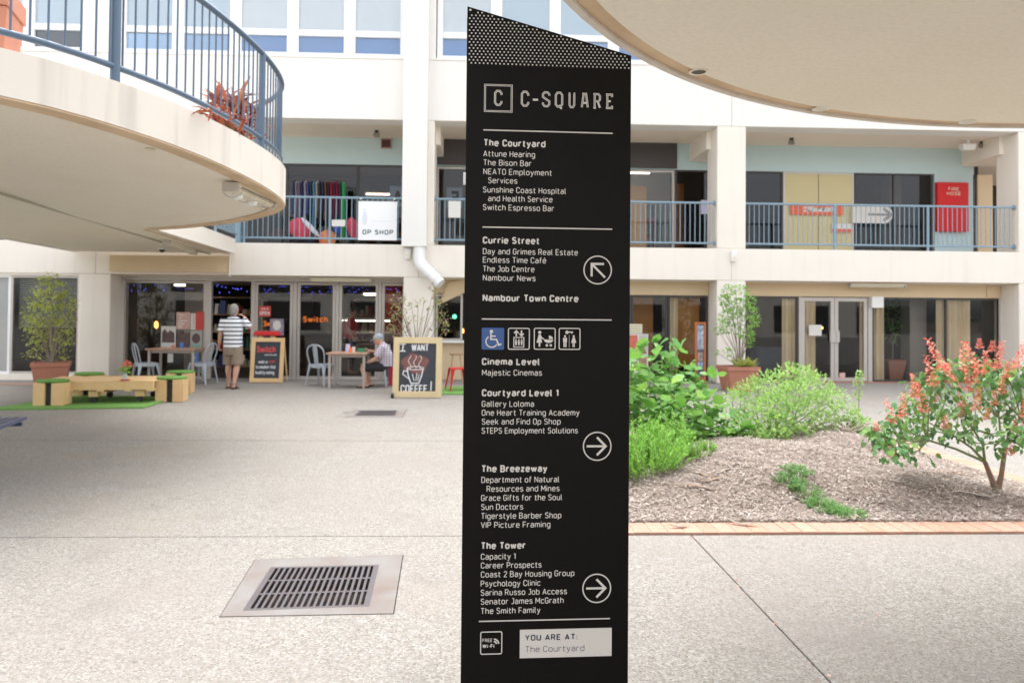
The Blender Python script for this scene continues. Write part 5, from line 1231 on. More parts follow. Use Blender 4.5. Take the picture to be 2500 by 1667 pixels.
PR = Vector((5.25, 14.95, 0)); square_pot('terracotta_pot', 'square terracotta pot with a pale worn patch in front of the wide column', 'pot', PR, .50, .68, .50, .05)
YP_ = 14.95
pot_tree('potted_tree', 'slender fresh green tree in the terracotta pot against the column', (5.27, YP_, .44),
         [(at_y(u, v, YP_ + rng.uniform(-.15, .15)), r) for u, v, r in ((1670, 670, .12), (1690, 665, .1), (1662, 690, .12), (1700, 700, .14), (1680, 700, .14), (1720, 690, .12), (1725, 720, .14), (1735, 735, .10), (1670, 725, .14), (1695, 735, .15), (1655, 745, .1), (1720, 760, .1), (1722, 775, .11), (1720, 790, .08), (1650, 760, .07), (1668, 755, .1), (1700, 765, .1), (1672, 810, .08), (1645, 810, .05), (1710, 668, .08))], L_POT2, 230, .060, .2)
t = thing('strap_leaf_plant', 'spiky variegated plant at the foot of the potted tree', 'plant', (5.38, 14.75, .46)); lv = LV()
for cxx in (5.42, 5.22, 5.30):
    for i in range(26): a = rng.uniform(0, 6.28); lv.add((cxx, 14.8, .46), (math.cos(a), math.sin(a), rng.uniform(.4, 1.6)), rng.uniform(.18, .34), NEEDLE, droop=0)
part('leaves', lv.mb(), L_POT, t)
PL = Vector((-8.5, 14.95, 0)); square_pot('terracotta_pot', 'large brick red square pot standing in front of the left wing window', 'pot', PL, .50, .66, .50, .45)
pot_tree('potted_tree', 'bushy olive green tree in the brick red pot at left', (-8.5, 14.95, .44),
         [(at_y(u, v, 14.95 + rng.uniform(-.2, .2)), r) for u, v, r in ((120, 645, .15), (100, 660, .2), (140, 665, .18), (85, 690, .2), (115, 690, .22), (150, 690, .2), (165, 700, .12), (75, 720, .2), (105, 725, .24), (140, 725, .22), (65, 745, .14), (90, 755, .2), (125, 755, .22), (155, 745, .18), (75, 775, .14), (150, 775, .14), (100, 790, .14), (130, 795, .12), (85, 810, .1), (150, 815, .1), (65, 815, .08), (115, 825, .08), (160, 780, .1))], L_POT, 95, .065, .2)
YA = 14.3
pot_tree('bare_shrub', 'sparse twiggy shrub with yellowing leaves behind the coffee chalkboard', (at_y(958, 800, YA).x, YA, .4),
         [(at_y(u, v, YA + rng.uniform(-.2, .2)), r) for u, v, r in ((915, 690, .16), (905, 715, .12), (925, 705, .15), (905, 745, .14), (915, 765, .14), (930, 735, .12), (945, 700, .06), (960, 695, .06), (975, 690, .06), (985, 705, .05), (1005, 680, .12), (1010, 705, .14), (1020, 730, .14), (1008, 745, .12), (1025, 755, .10), (995, 670, .08), (950, 730, .06), (970, 735, .06), (935, 755, .08), (985, 750, .06))], L_AUT, 70, .06, .2)
square_pot('terracotta_pot', 'terracotta pot mostly hidden behind the coffee chalkboard', 'pot', (at_y(958, 800, YA).x, YA, 0), .42, .52, .42, .1)
# balcony plants
bp = at_z(590, 300, ZT)
bp = Vector((-2.86, 8.45, ZT - .1))
t = thing('red_strap_plant', 'bushy plant of red and orange strap leaves behind the balcony railing', 'plant', bp)
lv = LV(); 
STRAP = (np.array([(-.03, 0, 0), (.03, 0, 0), (.065, .3, .04), (.055, .6, .0), (0, 1, -.25), (-.055, .6, .0), (-.065, .3, .04), (0, .45, -.02)]), [(0, 1, 2, 7, 6), (7, 2, 3), (6, 7, 5), (7, 3, 4, 5)])
for i in range(230):
    a = rng.uniform(0, 6.28); zc = rng.uniform(0, 1) ** .8; r_ = (1 - .35 * zc)
    c_ = np.array((bp.x + rng.uniform(-.30, .28) * r_, bp.y + rng.uniform(-.42, .42) * r_, bp.z + .1 + .62 * zc))
    lv.add(c_, (math.cos(a), math.sin(a), rng.uniform(-.2, 1.9)), rng.uniform(.22, .42), STRAP, droop=rng.uniform(0, .7))
for (u, v, L) in ((520, 235, .2), (480, 242, .2), (560, 262, .2)):
    c_ = at_z(u, v, ZT + .02)
    for k_ in range(6): lv.add(tuple(Vector(c_) + Vector((-.05, .2, .0))), (-.9 + rng.normal(0, .6), rng.normal(0, .6), rng.uniform(-.2, .6)), L, STRAP, droop=.2)
part('leaves', lv.mb(), L_CORD, t)
qp = at_y(15, 105, 6.3); t = square_pot('terracotta_pot', 'terracotta pot up on the balcony at the left picture edge', 'pot', (qp.x - .20, 6.3, ZT - .1), .36, .50, .98, .3)
for o_ in t.children: o_['label'] = 'ribbed terracotta' if 'body' in o_.name else o_.name.split('.')[0].replace('_', ' ')
# =================================================================== METAL CHAIRS
def make_chair(label, mat, loc, rz, group):
    t = thing('metal_chair', label, 'chair', loc, rz, group)     # sitter looks along +Y
    sh = .425
    mb = MB(); mb.frustum((0, 0, sh), (.40, .37), (0, 0, sh + .02), (.39, .36)); part('seat', mb, mat, t, local=True, bevel=.008)
    mb = MB()
    for s_ in (-1, 1):
        mb.add([(s_ * .182, -.15, sh - .002), (s_ * .182, .15, sh - .002), (s_ * .182, .11, sh - .05), (s_ * .182, -.11, sh - .05), (s_ * .19, -.15, sh - .002), (s_ * .19, .15, sh - .002), (s_ * .192, .11, sh - .05), (s_ * .192, -.11, sh - .05)], [(0, 1, 2, 3), (7, 6, 5, 4), (3, 2, 6, 7), (0, 3, 7, 4), (1, 5, 6, 2)])
        mb.add([(-.15, s_ * .176, sh - .002), (.15, s_ * .176, sh - .002), (.10, s_ * .176, sh - .05), (-.10, s_ * .176, sh - .05), (-.15, s_ * .184, sh - .002), (.15, s_ * .184, sh - .002), (.10, s_ * .186, sh - .05), (-.10, s_ * .186, sh - .05)], [(0, 1, 2, 3), (7, 6, 5, 4), (3, 2, 6, 7), (0, 3, 7, 4), (1, 5, 6, 2)])
    part('apron', mb, mat, t, local=True)
    for sx in (-1, 1):
        for sy in (-1, 1):
            pts = [(sx * .165, sy * .16, sh), (sx * .178, sy * .172, sh - .06), (sx * .20, sy * .20, .2), (sx * .225, sy * .23, .0)]
            part('leg', MB().loft(pts, [(.052, .03), (.040, .026), (.024, .018), (.016, .014)], 8, side=(sx, -sy, 0)), mat, t, local=True, smooth=True)
    hoop = [(-.17, -.15, sh), (-.195, -.185, sh + .14), (-.205, -.215, sh + .27), (-.165, -.235, sh + .37), (-.08, -.245, sh + .418), (.0, -.247, sh + .425), (.08, -.245, sh + .418), (.165, -.235, sh + .37), (.205, -.215, sh + .27), (.195, -.185, sh + .14), (.17, -.15, sh)]
    pp = catmull(hoop, 3); part('back_hoop', MB().loft(pp, [(.016, .013)] * len(pp), 8), mat, t, local=True, smooth=True)
    part('splat', MB().loft([(0, -.165, sh + .01), (0, -.195, sh + .15), (0, -.232, sh + .32), (0, -.247, sh + .41)], [(.05, .004), (.052, .004), (.058, .004), (.045, .004)], 10, side=(1, 0, 0)), mat, t, local=True, smooth=True)
    return t
def gz(u, v): p = at_z(u, v, 0); return p
GCH = 'grey metal cafe chairs'
c1 = gz(735, 886); ch = make_chair('pale grey metal chair facing the table, left of the seated man', GREYCH, (c1.x, c1.y + .1, 0), math.radians(-22), GCH)
c2 = gz(862, 886); dup(ch, 'pale grey metal chair the man in the checked shirt sits on', (c2.x + .02, c2.y + .1, 0), math.radians(88), GCH)
c3 = gz(333, 882); dup(ch, 'grey metal chair at far left beside the cafe window', (c3.x, 15.75, 0), math.radians(-50), GCH)
c4 = gz(452, 882); dup(ch, 'grey metal chair between the poster window and the walking man', (c4.x + .05, 15.9, 0), math.radians(78), GCH)
def cafe_table(label, u0, u1, vt, Y, hgt=.715):
    a, b = at_y(u0, vt, Y).x, at_y(u1, vt, Y).x; t = thing('cafe_table', label, 'table', ((a + b) / 2, Y, 0), group='small wooden cafe tables'); w = (b - a) / 2
    part('table_top', MB().box(-w, w, -.36, .36, hgt - .03, hgt), TABTOP, t, local=True, bevel=.004)
    for sx in (-1, 1):
        for sy in (-1, 1): part('leg', MB().box(sx * (w - .06) - .022, sx * (w - .06) + .022, sy * .28 - .022, sy * .28 + .022, 0, hgt - .031), TABLEG, t, local=True)
    part('apron', MB().box(-w + .07, w - .07, -.26, .26, hgt - .09, hgt - .032), TABLEG, t, local=True); return (a + b) / 2
YT = 15.25
tx = cafe_table('wooden cafe table where the man in the checked shirt sits', 757, 848, 812, YT)
tx2 = cafe_table('wooden cafe table in front of the poster window', 350, 462, 806, 16.0, .74)
def lump(name, label, cat, x, y, z, mbf, mat, group=None):
    t = tag(part(name, mbf, mat), label, cat, group); return t
ZTB = .715
lump('menu_holder', 'white and purple menu holder standing on the seated man\'s table', 'menu', 0, 0, 0, MB().frustum((at_y(800, 800, YT).x, YT - .05, ZTB + .001), (.09, .05), (at_y(800, 800, YT).x, YT - .05, ZTB + .17), (.08, .02)), M('lilac_card', (.55, .50, .70), .6))
lump('condiment_jar', 'white jar with an orange label on the cafe table', 'jar', 0, 0, 0, MB().lathe([(.035, ZTB + .001), (.037, ZTB + .09), (.03, ZTB + .11)], (at_y(812, 800, YT).x, YT, 0), 14), M('jar', (.75, .66, .6), .4))
lump('condiment_bottle', 'small orange sauce bottle beside the lilac menu holder', 'bottle', 0, 0, 0, MB().lathe([(.025, ZTB + .001), (.027, ZTB + .07), (.010, ZTB + .10), (.010, ZTB + .13)], (at_y(805, 800, YT).x + .03, YT - .2, 0), 14), ORANGE)
lump('green_box', 'flat green box on the cafe table near the man', 'box', 0, 0, 0, MB().box(at_y(820, 800, YT).x, at_y(838, 800, YT).x, YT + .05, YT + .2, ZTB + .001, ZTB + .07), M('green_card', (.05, .25, .12), .6))
x_ = at_y(422, 795, 16.0).x
lump('blue_tin', 'small bright blue tin on the left cafe table', 'tin', 0, 0, 0, MB().lathe([(.035, .741), (.035, .85), (.03, .86)], (x_, 15.9, 0), 14), M('blue_tin', (.06, .20, .60), .4))
x_ = at_y(402, 800, 16.0).x
lump('orange_tin', 'small orange tin left of the blue tin', 'tin', 0, 0, 0, MB().lathe([(.035, .741), (.035, .80), (.03, .81)], (x_, 15.9, 0), 14), M('orange_tin', (.60, .22, .12), .4))
# red stool and turf at the servery
t = thing('red_stool', 'red metal stool on the turf by the servery, just left of the sign', 'stool', (at_y(1052, 880, 14.6).x, 14.6, 0), .3)
part('seat', MB().box(-.16, .16, -.16, .16, .43, .455), RED, t, local=True, bevel=.01)
for sx in (-1, 1):
    for sy in (-1, 1): part('leg', MB().loft([(sx * .14, sy * .14, .43), (sx * .16, sy * .16, .3), (sx * .21, sy * .21, 0.005)], [(.045, .02), (.025, .016), (.016, .012)], 8, side=(sx, -sy, 0)), RED, t, local=True, smooth=True)
tag(part('turf_mat', MB().box(at_z(1018, 895, 0).x, 1.4, 13.9, 15.3, .001, .02), TURF), 'artificial grass mat under the red stool', 'mat')
t = thing('red_stool', 'dark brown wooden stool at the servery wall', 'stool', (at_y(1048, 830, 16.2).x, 16.2, 0)); part('seat', MB().lathe([(.15, .62), (.16, .66)], n=16), TABTOP, t, local=True)
t.name = 'bar_stool'
for a in range(4): part('leg', MB().tube((.12 * math.cos(a * 1.57 + .78), .12 * math.sin(a * 1.57 + .78), .62), (.2 * math.cos(a * 1.57 + .78), .2 * math.sin(a * 1.57 + .78), 0), .014), TABTOP, t, local=True)
t = thing('luggage_box', 'red and blue plastic crate behind the seated man', 'crate', (at_y(901, 868, 15.7).x, 15.7, 0))
part('lower_half', MB().frustum((0, 0, 0), (.12, .2), (0, 0, .40), (.14, .22)), M('crimson_plastic', (.50, .02, .06), .4), t, local=True, bevel=.01); part('upper_half', MB().frustum((0, 0, .401), (.13, .21), (0, 0, .52), (.12, .2)), M('navy_plastic', (.04, .05, .2), .4), t, local=True, bevel=.01)

# =================================================================== CHALKBOARDS
def aframe(name, label, u0, u1, vt, vb, Y, frm, fw, panel_mat):
    x0, x1, z0, z1 = rect(u0, vt, u1, vb, Y); z0 = 0; t = thing(name, label, 'chalkboard', ((x0 + x1) / 2, Y, 0)); w = (x1 - x0) / 2; lean = .14
    def P3(x, z, o=0): return (x, lean * (z / z1) + o - lean * .5, z)
    def plank(xa, xb, za, zb_, d0=-.02, d1=.02):
        return MB().add([P3(xa, za, d0), P3(xb, za, d0), P3(xb, za, d1), P3(xa, za, d1), P3(xa, zb_, d0), P3(xb, zb_, d0), P3(xb, zb_, d1), P3(xa, zb_, d1)], [(0, 3, 2, 1), (4, 5, 6, 7), (0, 1, 5, 4), (1, 2, 6, 5), (2, 3, 7, 6), (3, 0, 4, 7)])
    part('frame_side', plank(-w, -w + fw, 0.01, z1), frm, t, local=True, bevel=.003); part('frame_side', plank(w - fw, w, 0.01, z1), frm, t, local=True, bevel=.003)
    part('frame_top', plank(-w + fw + .001, w - fw - .001, z1 - fw, z1), frm, t, local=True, bevel=.003); part('frame_bottom', plank(-w + fw + .001, w - fw - .001, .012, .012 + fw), frm, t, local=True, bevel=.003)
    part('board', plank(-w + fw + .0005, w - fw - .0005, .012 + fw + .0005, z1 - fw - .0005, -.004, .008), panel_mat, t, local=True)
    for s_ in (-1, 1): part('back_leg', MB().loft([(s_ * (w - .03), lean * .5 + .03, z1 - .05), (s_ * (w - .03), lean * .5 + .32, 0.01)], .018, 4), frm, t, local=True)
    return t, (lambda x, z: P3(x, z, -.0062)), w, z1, x0, x1
def brd(tf, Y, x0, x1, z1, u, v):      # photo pixel to board coordinates
    p = at_y(u, v, Y); return p.x - (x0 + x1) / 2, p.z * .985 - .005
YB = 13.4
t, TP, w, z1, x0, x1 = aframe('coffee_chalkboard', 'large chalkboard in a pale pine frame reading I WANT COFFEE ! with a chalk cup', 903, 1015, 775, 913, YB, PALE_PINE, .108, CHALKB)
bq = lambda u, v: brd(t, YB, x0, x1, z1, u, v)
# chalk lettering, drawn with slightly uneven slabs
mb = MB(); xa, za = bq(917.5, 804); xb, zb2 = bq(931, 788)
stroke(mb, [(xa, za), (xb, za)], .02, TP); stroke(mb, [(xa + .01, zb2), (xb + .004, zb2)], .02, TP); stroke(mb, [((xa + xb) / 2, za), ((xa + xb) / 2 + .01, zb2)], .022, TP); part('chalk_letter', mb, CHALK, t, local=True)
mb = MB(); xa, za = bq(945, 804); xb, zb2 = bq(984, 788); din(mb, 'WANT', xa, xb, za, zb2 - za, TP, .16); part('chalk_lettering', mb, CHALK, t, local=True)
mb = MB(); xa, za = bq(921, 899.5); xb, zb2 = bq(982, 882); din(mb, 'COFFEE', xa, xb, za, zb2 - za, TP, .15); part('chalk_lettering', mb, CHALK, t, local=True)
mb = MB(); xa, za = bq(990, 899.5); xb, zb2 = bq(991, 874); stroke(mb, [(xa, za + .035), (xa + .006, zb2 - .0)], .02, TP); disc(mb, (xa, za + .008), .011, TP, 10); part('chalk_mark', mb, CHALK, t, local=True)
cxx, cz = bq(954, 862)
mb = MB(); S_ = .0105
stroke(mb, [(cxx - 14 * S_, cz + 13 * S_), (cxx - 12 * S_, cz + 1 * S_), (cxx - 7 * S_, cz - 12 * S_), (cxx + 6 * S_, cz - 12 * S_), (cxx + 11 * S_, cz + 1 * S_), (cxx + 13 * S_, cz + 13 * S_)], .020, TP)
TP2 = lambda x, z: (TP(x, z)[0], TP(x, z)[1] - .0009, TP(x, z)[2])
stroke(mb, [(cxx + 14 * S_ * math.cos(a / 10), cz + 13.5 * S_ + 2.8 * S_ * math.sin(a / 10)) for a in range(0, 63, 4)], .012, TP2, closed=True)
stroke(mb, [(cxx - 13 * S_, cz + 8 * S_), (cxx - 20 * S_, cz + 9 * S_), (cxx - 21 * S_, cz + 3 * S_), (cxx - 10 * S_, cz - 5 * S_)], .016, TP2)
stroke(mb, [(cxx - 5 * S_, cz + 4 * S_), (cxx - 2 * S_, cz - 8 * S_)], .014, TP2); stroke(mb, [(cxx + 3 * S_, cz + 5 * S_), (cxx + 1 * S_, cz - 8 * S_)], .014, TP2)
stroke(mb, [(cxx + 7 * S_, cz + 3 * S_), (cxx + 4 * S_, cz - 8 * S_)], .012, TP2)
part('chalk_cup', mb, CHALK, t, local=True)
mb = MB(); mx, mz = bq(953, 833)
poly(mb, [(mx + (23 + 2.5 * math.sin(a / 36 * 6.283 * 5)) * .0105 * math.cos(a / 36 * 6.283), mz + (17 + 2 * math.sin(a / 36 * 6.283 * 4)) * .0105 * math.sin(a / 36 * 6.283)) for a in range(36)], lambda x, z: (TP(x, z)[0], TP(x, z)[1] + .0012, TP(x, z)[2])); part('chalk_smudge', mb, CHALKBR, t, local=True)
mb = MB()
for k_ in range(3):
    stroke(mb, [(mx + (-9 + k_ * 9 + 2.5 * math.sin(q * 1.1 + k_)) * .0105, mz + (-10 + q * 3.4) * .0105) for q in range(8)], .009, TP)
part('chalk_steam', mb, CHALK, t, local=True)
part('castor', MB().loft([(-w - .02, -.09, .045), (-w + .03, -.09, .045)], .045, 16), BLACKP, t, local=True, smooth=True)
part('castor_hub', MB().loft([(-w - .024, -.09, .045), (-w - .0205, -.09, .045)], .02, 12), STEEL, t, local=True)
YB2 = 16.2
t, TP, w, z1, x0, x1 = aframe('menu_chalkboard', 'smaller chalkboard in an orange pine frame with red and white chalk writing', 576, 652, 776, 875, YB2, PINE, .085, CHALKB)
bq = lambda u, v: brd(t, YB2, x0, x1, z1, u, v)
def script(mb, u0, u1, vb_, vt_, amp=1, w_=.012, seed=0, sl=.25):
    xa, za = bq(u0, vb_); xb, zb2 = bq(u1, vt_); return xa, za, xb, zb2
for txt, u0, u1, vb_, vt_, mt in (('Switch', 589, 632, 808, 793, CHALKR), ('espresso bar', 607, 636, 815, 811, CHALK), ('made to', 594, 615, 833, 826, CHALK), ('order', 617, 633, 832, 825, CHALKR), ('to awaken that', 588, 634, 845, 837, CHALK), ('healthy eating', 588, 631, 858, 850, CHALK)):
    mb = MB(); xa, za = bq(u0, vb_); xb, zb2 = bq(u1, vt_); din(mb, txt, xa, xb, za, zb2 - za, TP, .2 if txt == 'Switch' else .13)
    part('chalk_lettering', mb, mt, t, local=True)
# the red topped stool beyond it
t = thing('red_topped_stool', 'low pine stool with a bright red top behind the smaller chalkboard', 'stool', (at_y(613, 780, 16.6).x, 16.62, 0))
part('seat', MB().frustum((0, 0, 1.0), (.60, .18), (0, 0, 1.10), (.50, .15)), RED, t, local=True, bevel=.02)
for s_ in (-1, 1): part('leg', MB().box(s_ * .13 - .05, s_ * .13 + .05, -.04, .04, 0, .999), PINE, t, local=True)

# =================================================================== LOW PALLET TABLE AND TURF STOOLS
tag(part('turf_mat', MB().add([(*q, z_) for z_ in (.001, .022) for q in ((-7.45, 11.45), (-5.25, 11.75), (-5.35, 13.3), (-7.2, 13.35))], [(3, 2, 1, 0), (4, 5, 6, 7), (0, 1, 5, 4), (1, 2, 6, 5), (2, 3, 7, 6), (3, 0, 4, 7)]), TURF), 'green artificial turf mat under the low pallet table', 'mat')
pc = Vector((-6.32, 12.7, 0)); pt = thing('pallet_table', 'low honey pine pallet table on castors standing on the turf mat', 'table', pc, math.radians(9))
L_, W_ = 1.75, 1.05
for i in range(9): 
    y = -W_ / 2 + (i + .5) * W_ / 9; part('plank', MB().box(-L_ / 2, L_ / 2, y - W_ / 18 + .004, y + W_ / 18 - .004, .355, .377), PINE, pt, local=True, bevel=.003)
for s_ in (-1, 0, 1): part('stringer', MB().box(-L_ / 2, L_ / 2, s_ * (W_ / 2 - .05) - .045, s_ * (W_ / 2 - .05) + .045, .235 if s_ else .26, .354), PINE, pt, local=True, bevel=.003)
for s_ in (-1, -.45, .1, .6, 1): part('cross_board', MB().box(s_ * (L_ / 2 - .05) - .05, s_ * (L_ / 2 - .05) + .05, -W_ / 2, W_ / 2, .212, .234), PINE, pt, local=True)
for sx in (-.75, -.05, .65):
    for sy in (-.38, .38):
        part('bearer', MB().box(sx - .07, sx + .07, sy - .06, sy + .06, .12, .211), PINE, pt, local=True); part('castor', MB().loft([(sx, sy - .02, .072), (sx, sy + .02, .072)], .05, 12), BLACKP, pt, local=True, smooth=True)
vp = at_z(287, 874, .377)
t = thing('flower_vase', 'little glass vase of orange and white flowers on a red saucer on the pallet table', 'vase', (vp.x, vp.y, .378))
part('saucer', MB().lathe([(.05, 0), (.085, .012), (.08, .016)]), RED, t, local=True); part('glass', MB().lathe([(.03, .017), (.04, .05), (.028, .11), (.034, .13)], n=14), M('vase_glass', (.55, .6, .62), .1), t, local=True, smooth=True)
lv = LV(); fl = LV()
for i in range(30): d = rdir(); d[2] = abs(d[2]); lv.add(np.array([vp.x, vp.y, .51]) + d * .04, d, rng.uniform(.06, .12), LEAF_SIMPLE)
for c_ in ((.02, 0, .66), (-.02, .0, .62), (.06, .02, .64)):
    for k_ in range(26): d = rdir(); fl.add(np.array([vp.x, vp.y, .0]) + np.array(c_) + d * .01, d, .05, LEAF_SIMPLE, droop=0)
tag(part('flower_leaves', lv.mb(), L_POT2, t), kind='stuff'); tag(part('blossom', fl.mb(), L_FLOW, t), kind='stuff')
def turf_stool(label, u, v, rz, first=None):
    p = at_z(u, v, 0)
    if first: return dup(first, label, (p.x, p.y + .18, 0), rz, 'pine stools with green turf tops')
    t = thing('turf_stool', label, 'stool', (p.x, p.y + .18, 0), rz, 'pine stools with green turf tops')
    for s_ in (-1, 1): part('side_slab', MB().box(s_ * .135 - .088, s_ * .135 + .088, -.15, .15, .001, .375), PINE, t, local=True, bevel=.005)
    part('core', MB().box(-.046, .046, -.11, .11, .03, .35), BLACKP, t, local=True)
    part('turf_cushion', MB().loft([(0, 0, .376), (0, 0, .392), (0, 0, .415), (0, 0, .422)], [(.235, .17), (.25, .185), (.24, .175), (.20, .14)], 20, side=(1, 0, 0)), TURF, t, local=True, smooth=True); return t
f_ = turf_stool('turf topped pine stool nearest the left edge', 105, 935, .06)
turf_stool('turf topped pine stool at the right front corner of the pallet table', 384, 924, .12, f_)
turf_stool('turf topped pine stool behind the pallet table beside the terracotta pot', 192, 912, .1, f_)
turf_stool('turf topped pine stool hindmost at the right end of the pallet table', 405, 905, .15, f_)
# blue slatted bench end, bottom left
t = thing('slatted_bench', 'dark blue slatted metal bench end poking in at the left edge', 'bench', (-6.0, 7.2, 0)); BLUES = M('navy_slat', (.06, .08, .16), .35, var=.2)
pA = at_z(62, 958, .48); pB_ = at_z(0, 980, .48); dd = (pB_ - pA); dd = dd.normalized(); nn = Vector((-dd.y, dd.x, 0)); nn = nn if nn.x < 0 else -nn
for k_ in range(5):
    o0 = pA + nn * (.075 * k_) - dd * (.02 * (k_ % 2)); q1 = o0 + dd * 1.7; mb = MB(); vs = []
    for b_ in (o0, q1):
        for (o_, z_) in ((0, 0), (.055, 0), (.055, .03), (0, .03)): vs.append((b_.x + nn.x * o_, b_.y + nn.y * o_, .455 + z_))
    mb.add(vs, [(0, 1, 2, 3), (7, 6, 5, 4), (0, 4, 5, 1), (1, 5, 6, 2), (2, 6, 7, 3), (3, 7, 4, 0)]); part('slat', mb, BLUES, t)
q = pA + dd * .12; part('bearer', MB().loft([q + Vector((0, 0, -.05)), q + nn * .36 + Vector((0, 0, -.05))], .018, 8), BLUES, t)
for o_ in (.95, 1.6):
    for f_2 in (.03, .33): q = pA + dd * o_ + nn * f_2; part('leg', MB().tube((q.x, q.y, 0), (q.x, q.y, .454), .02), BLUES, t)
# terracotta paving strip at far left
pv = thing('paver_strip', 'strip of terracotta pavers at the far left below the wing window', 'paving', (-11, 15.4, 0)); b0_ = None
for i in range(40):
    x = -13.6 + i * .118
    if x > -8.95: break
    y = 15.55 - .028 * (x + 9) ** 2 * .2
    if b0_ is None: b0_ = part('paver', MB().box(-.054, .054, -.13, .13, .0012, .012), BRICK, pv, local=True); o = b0_
    else: o = b0_.copy(); COL.objects.link(o); o.parent = pv
    o.location = (x + 11, y - 15.4, 0)

# =================================================================== PEOPLE
SKIN = M('skin', (.58, .33, .24), .55, var=.15, scale=8); HAIRG = M('grey_hair', (.30, .28, .27), .8, var=.5, scale=60, bump=.5, bscale=200)
def remesh(o, vox, sm=4):
    r = o.modifiers.new('remesh', 'REMESH'); r.mode = 'VOXEL'; r.voxel_size = vox; r.use_smooth_shade = True
    s_ = o.modifiers.new('smooth', 'SMOOTH'); s_.iterations = sm; s_.factor = .5
    return o
def hand(mb, wr, d, palm_n, curl=.5, size=.085):
    """palm and five fingers from the wrist along d"""
    wr = Vector(wr); d = Vector(d).normalized(); nrm = Vector(palm_n).normalized(); nrm = (nrm - d * nrm.dot(d)).normalized(); sd_ = d.cross(nrm)
    mb.loft([wr, wr + d * .03, wr + d * size], [(.024, .018), (.036, .016), (.040, .014)], 10, side=sd_)
    for i, (o_, L) in enumerate(((-.030, .062), (-.010, .072), (.010, .076), (.030, .068))):
        p = wr + d * (size - .01) + sd_ * o_; q1 = p + (d * (1 - .2 * curl) + nrm * .5 * curl) * L * .5; q2 = q1 + (d * (.6 - curl * .5) + nrm * (.4 + curl)) .normalized() * L * .5
        mb.loft([p, q1, q2], [.0105, .0095, .008], 7)
    p = wr + d * .025 + sd_ * .03; mb.loft([p, p + d * .03 + sd_ * .03 + nrm * .01, p + d * .065 + sd_ * .035 + nrm * .02], [.013, .0115, .009], 7)
def head(mb, c, fwd, r=.098):
    c = Vector(c); f = Vector(fwd).normalized(); s_ = Vector((0, 0, 1)).cross(f).normalized(); u = f.cross(s_); R_ = Matrix((s_, f, u)).transposed()
    mb.sphere(c, (.076, .096, .112), 16, 12, R_); mb.sphere(c + f * .02 - u * .055, (.056, .068, .065), 12, 8, R_)
    mb.loft([c + f * .088 + u * .02, c + f * .112 - u * .018, c + f * .092 - u * .026], [.009, .015, .012], 8)        # nose
    for k_ in (-1, 1): mb.sphere(c + s_ * (.078 * k_) - f * .005 - u * .005, (.012, .022, .032), 8, 6, R_); mb.sphere(c + f * .08 + s_ * .03 * k_ + u * .008, (.014, .010, .009), 8, 6, R_)
    mb.sphere(c + f * .088 - u * .055, (.024, .010, .010), 8, 6, R_); return R_
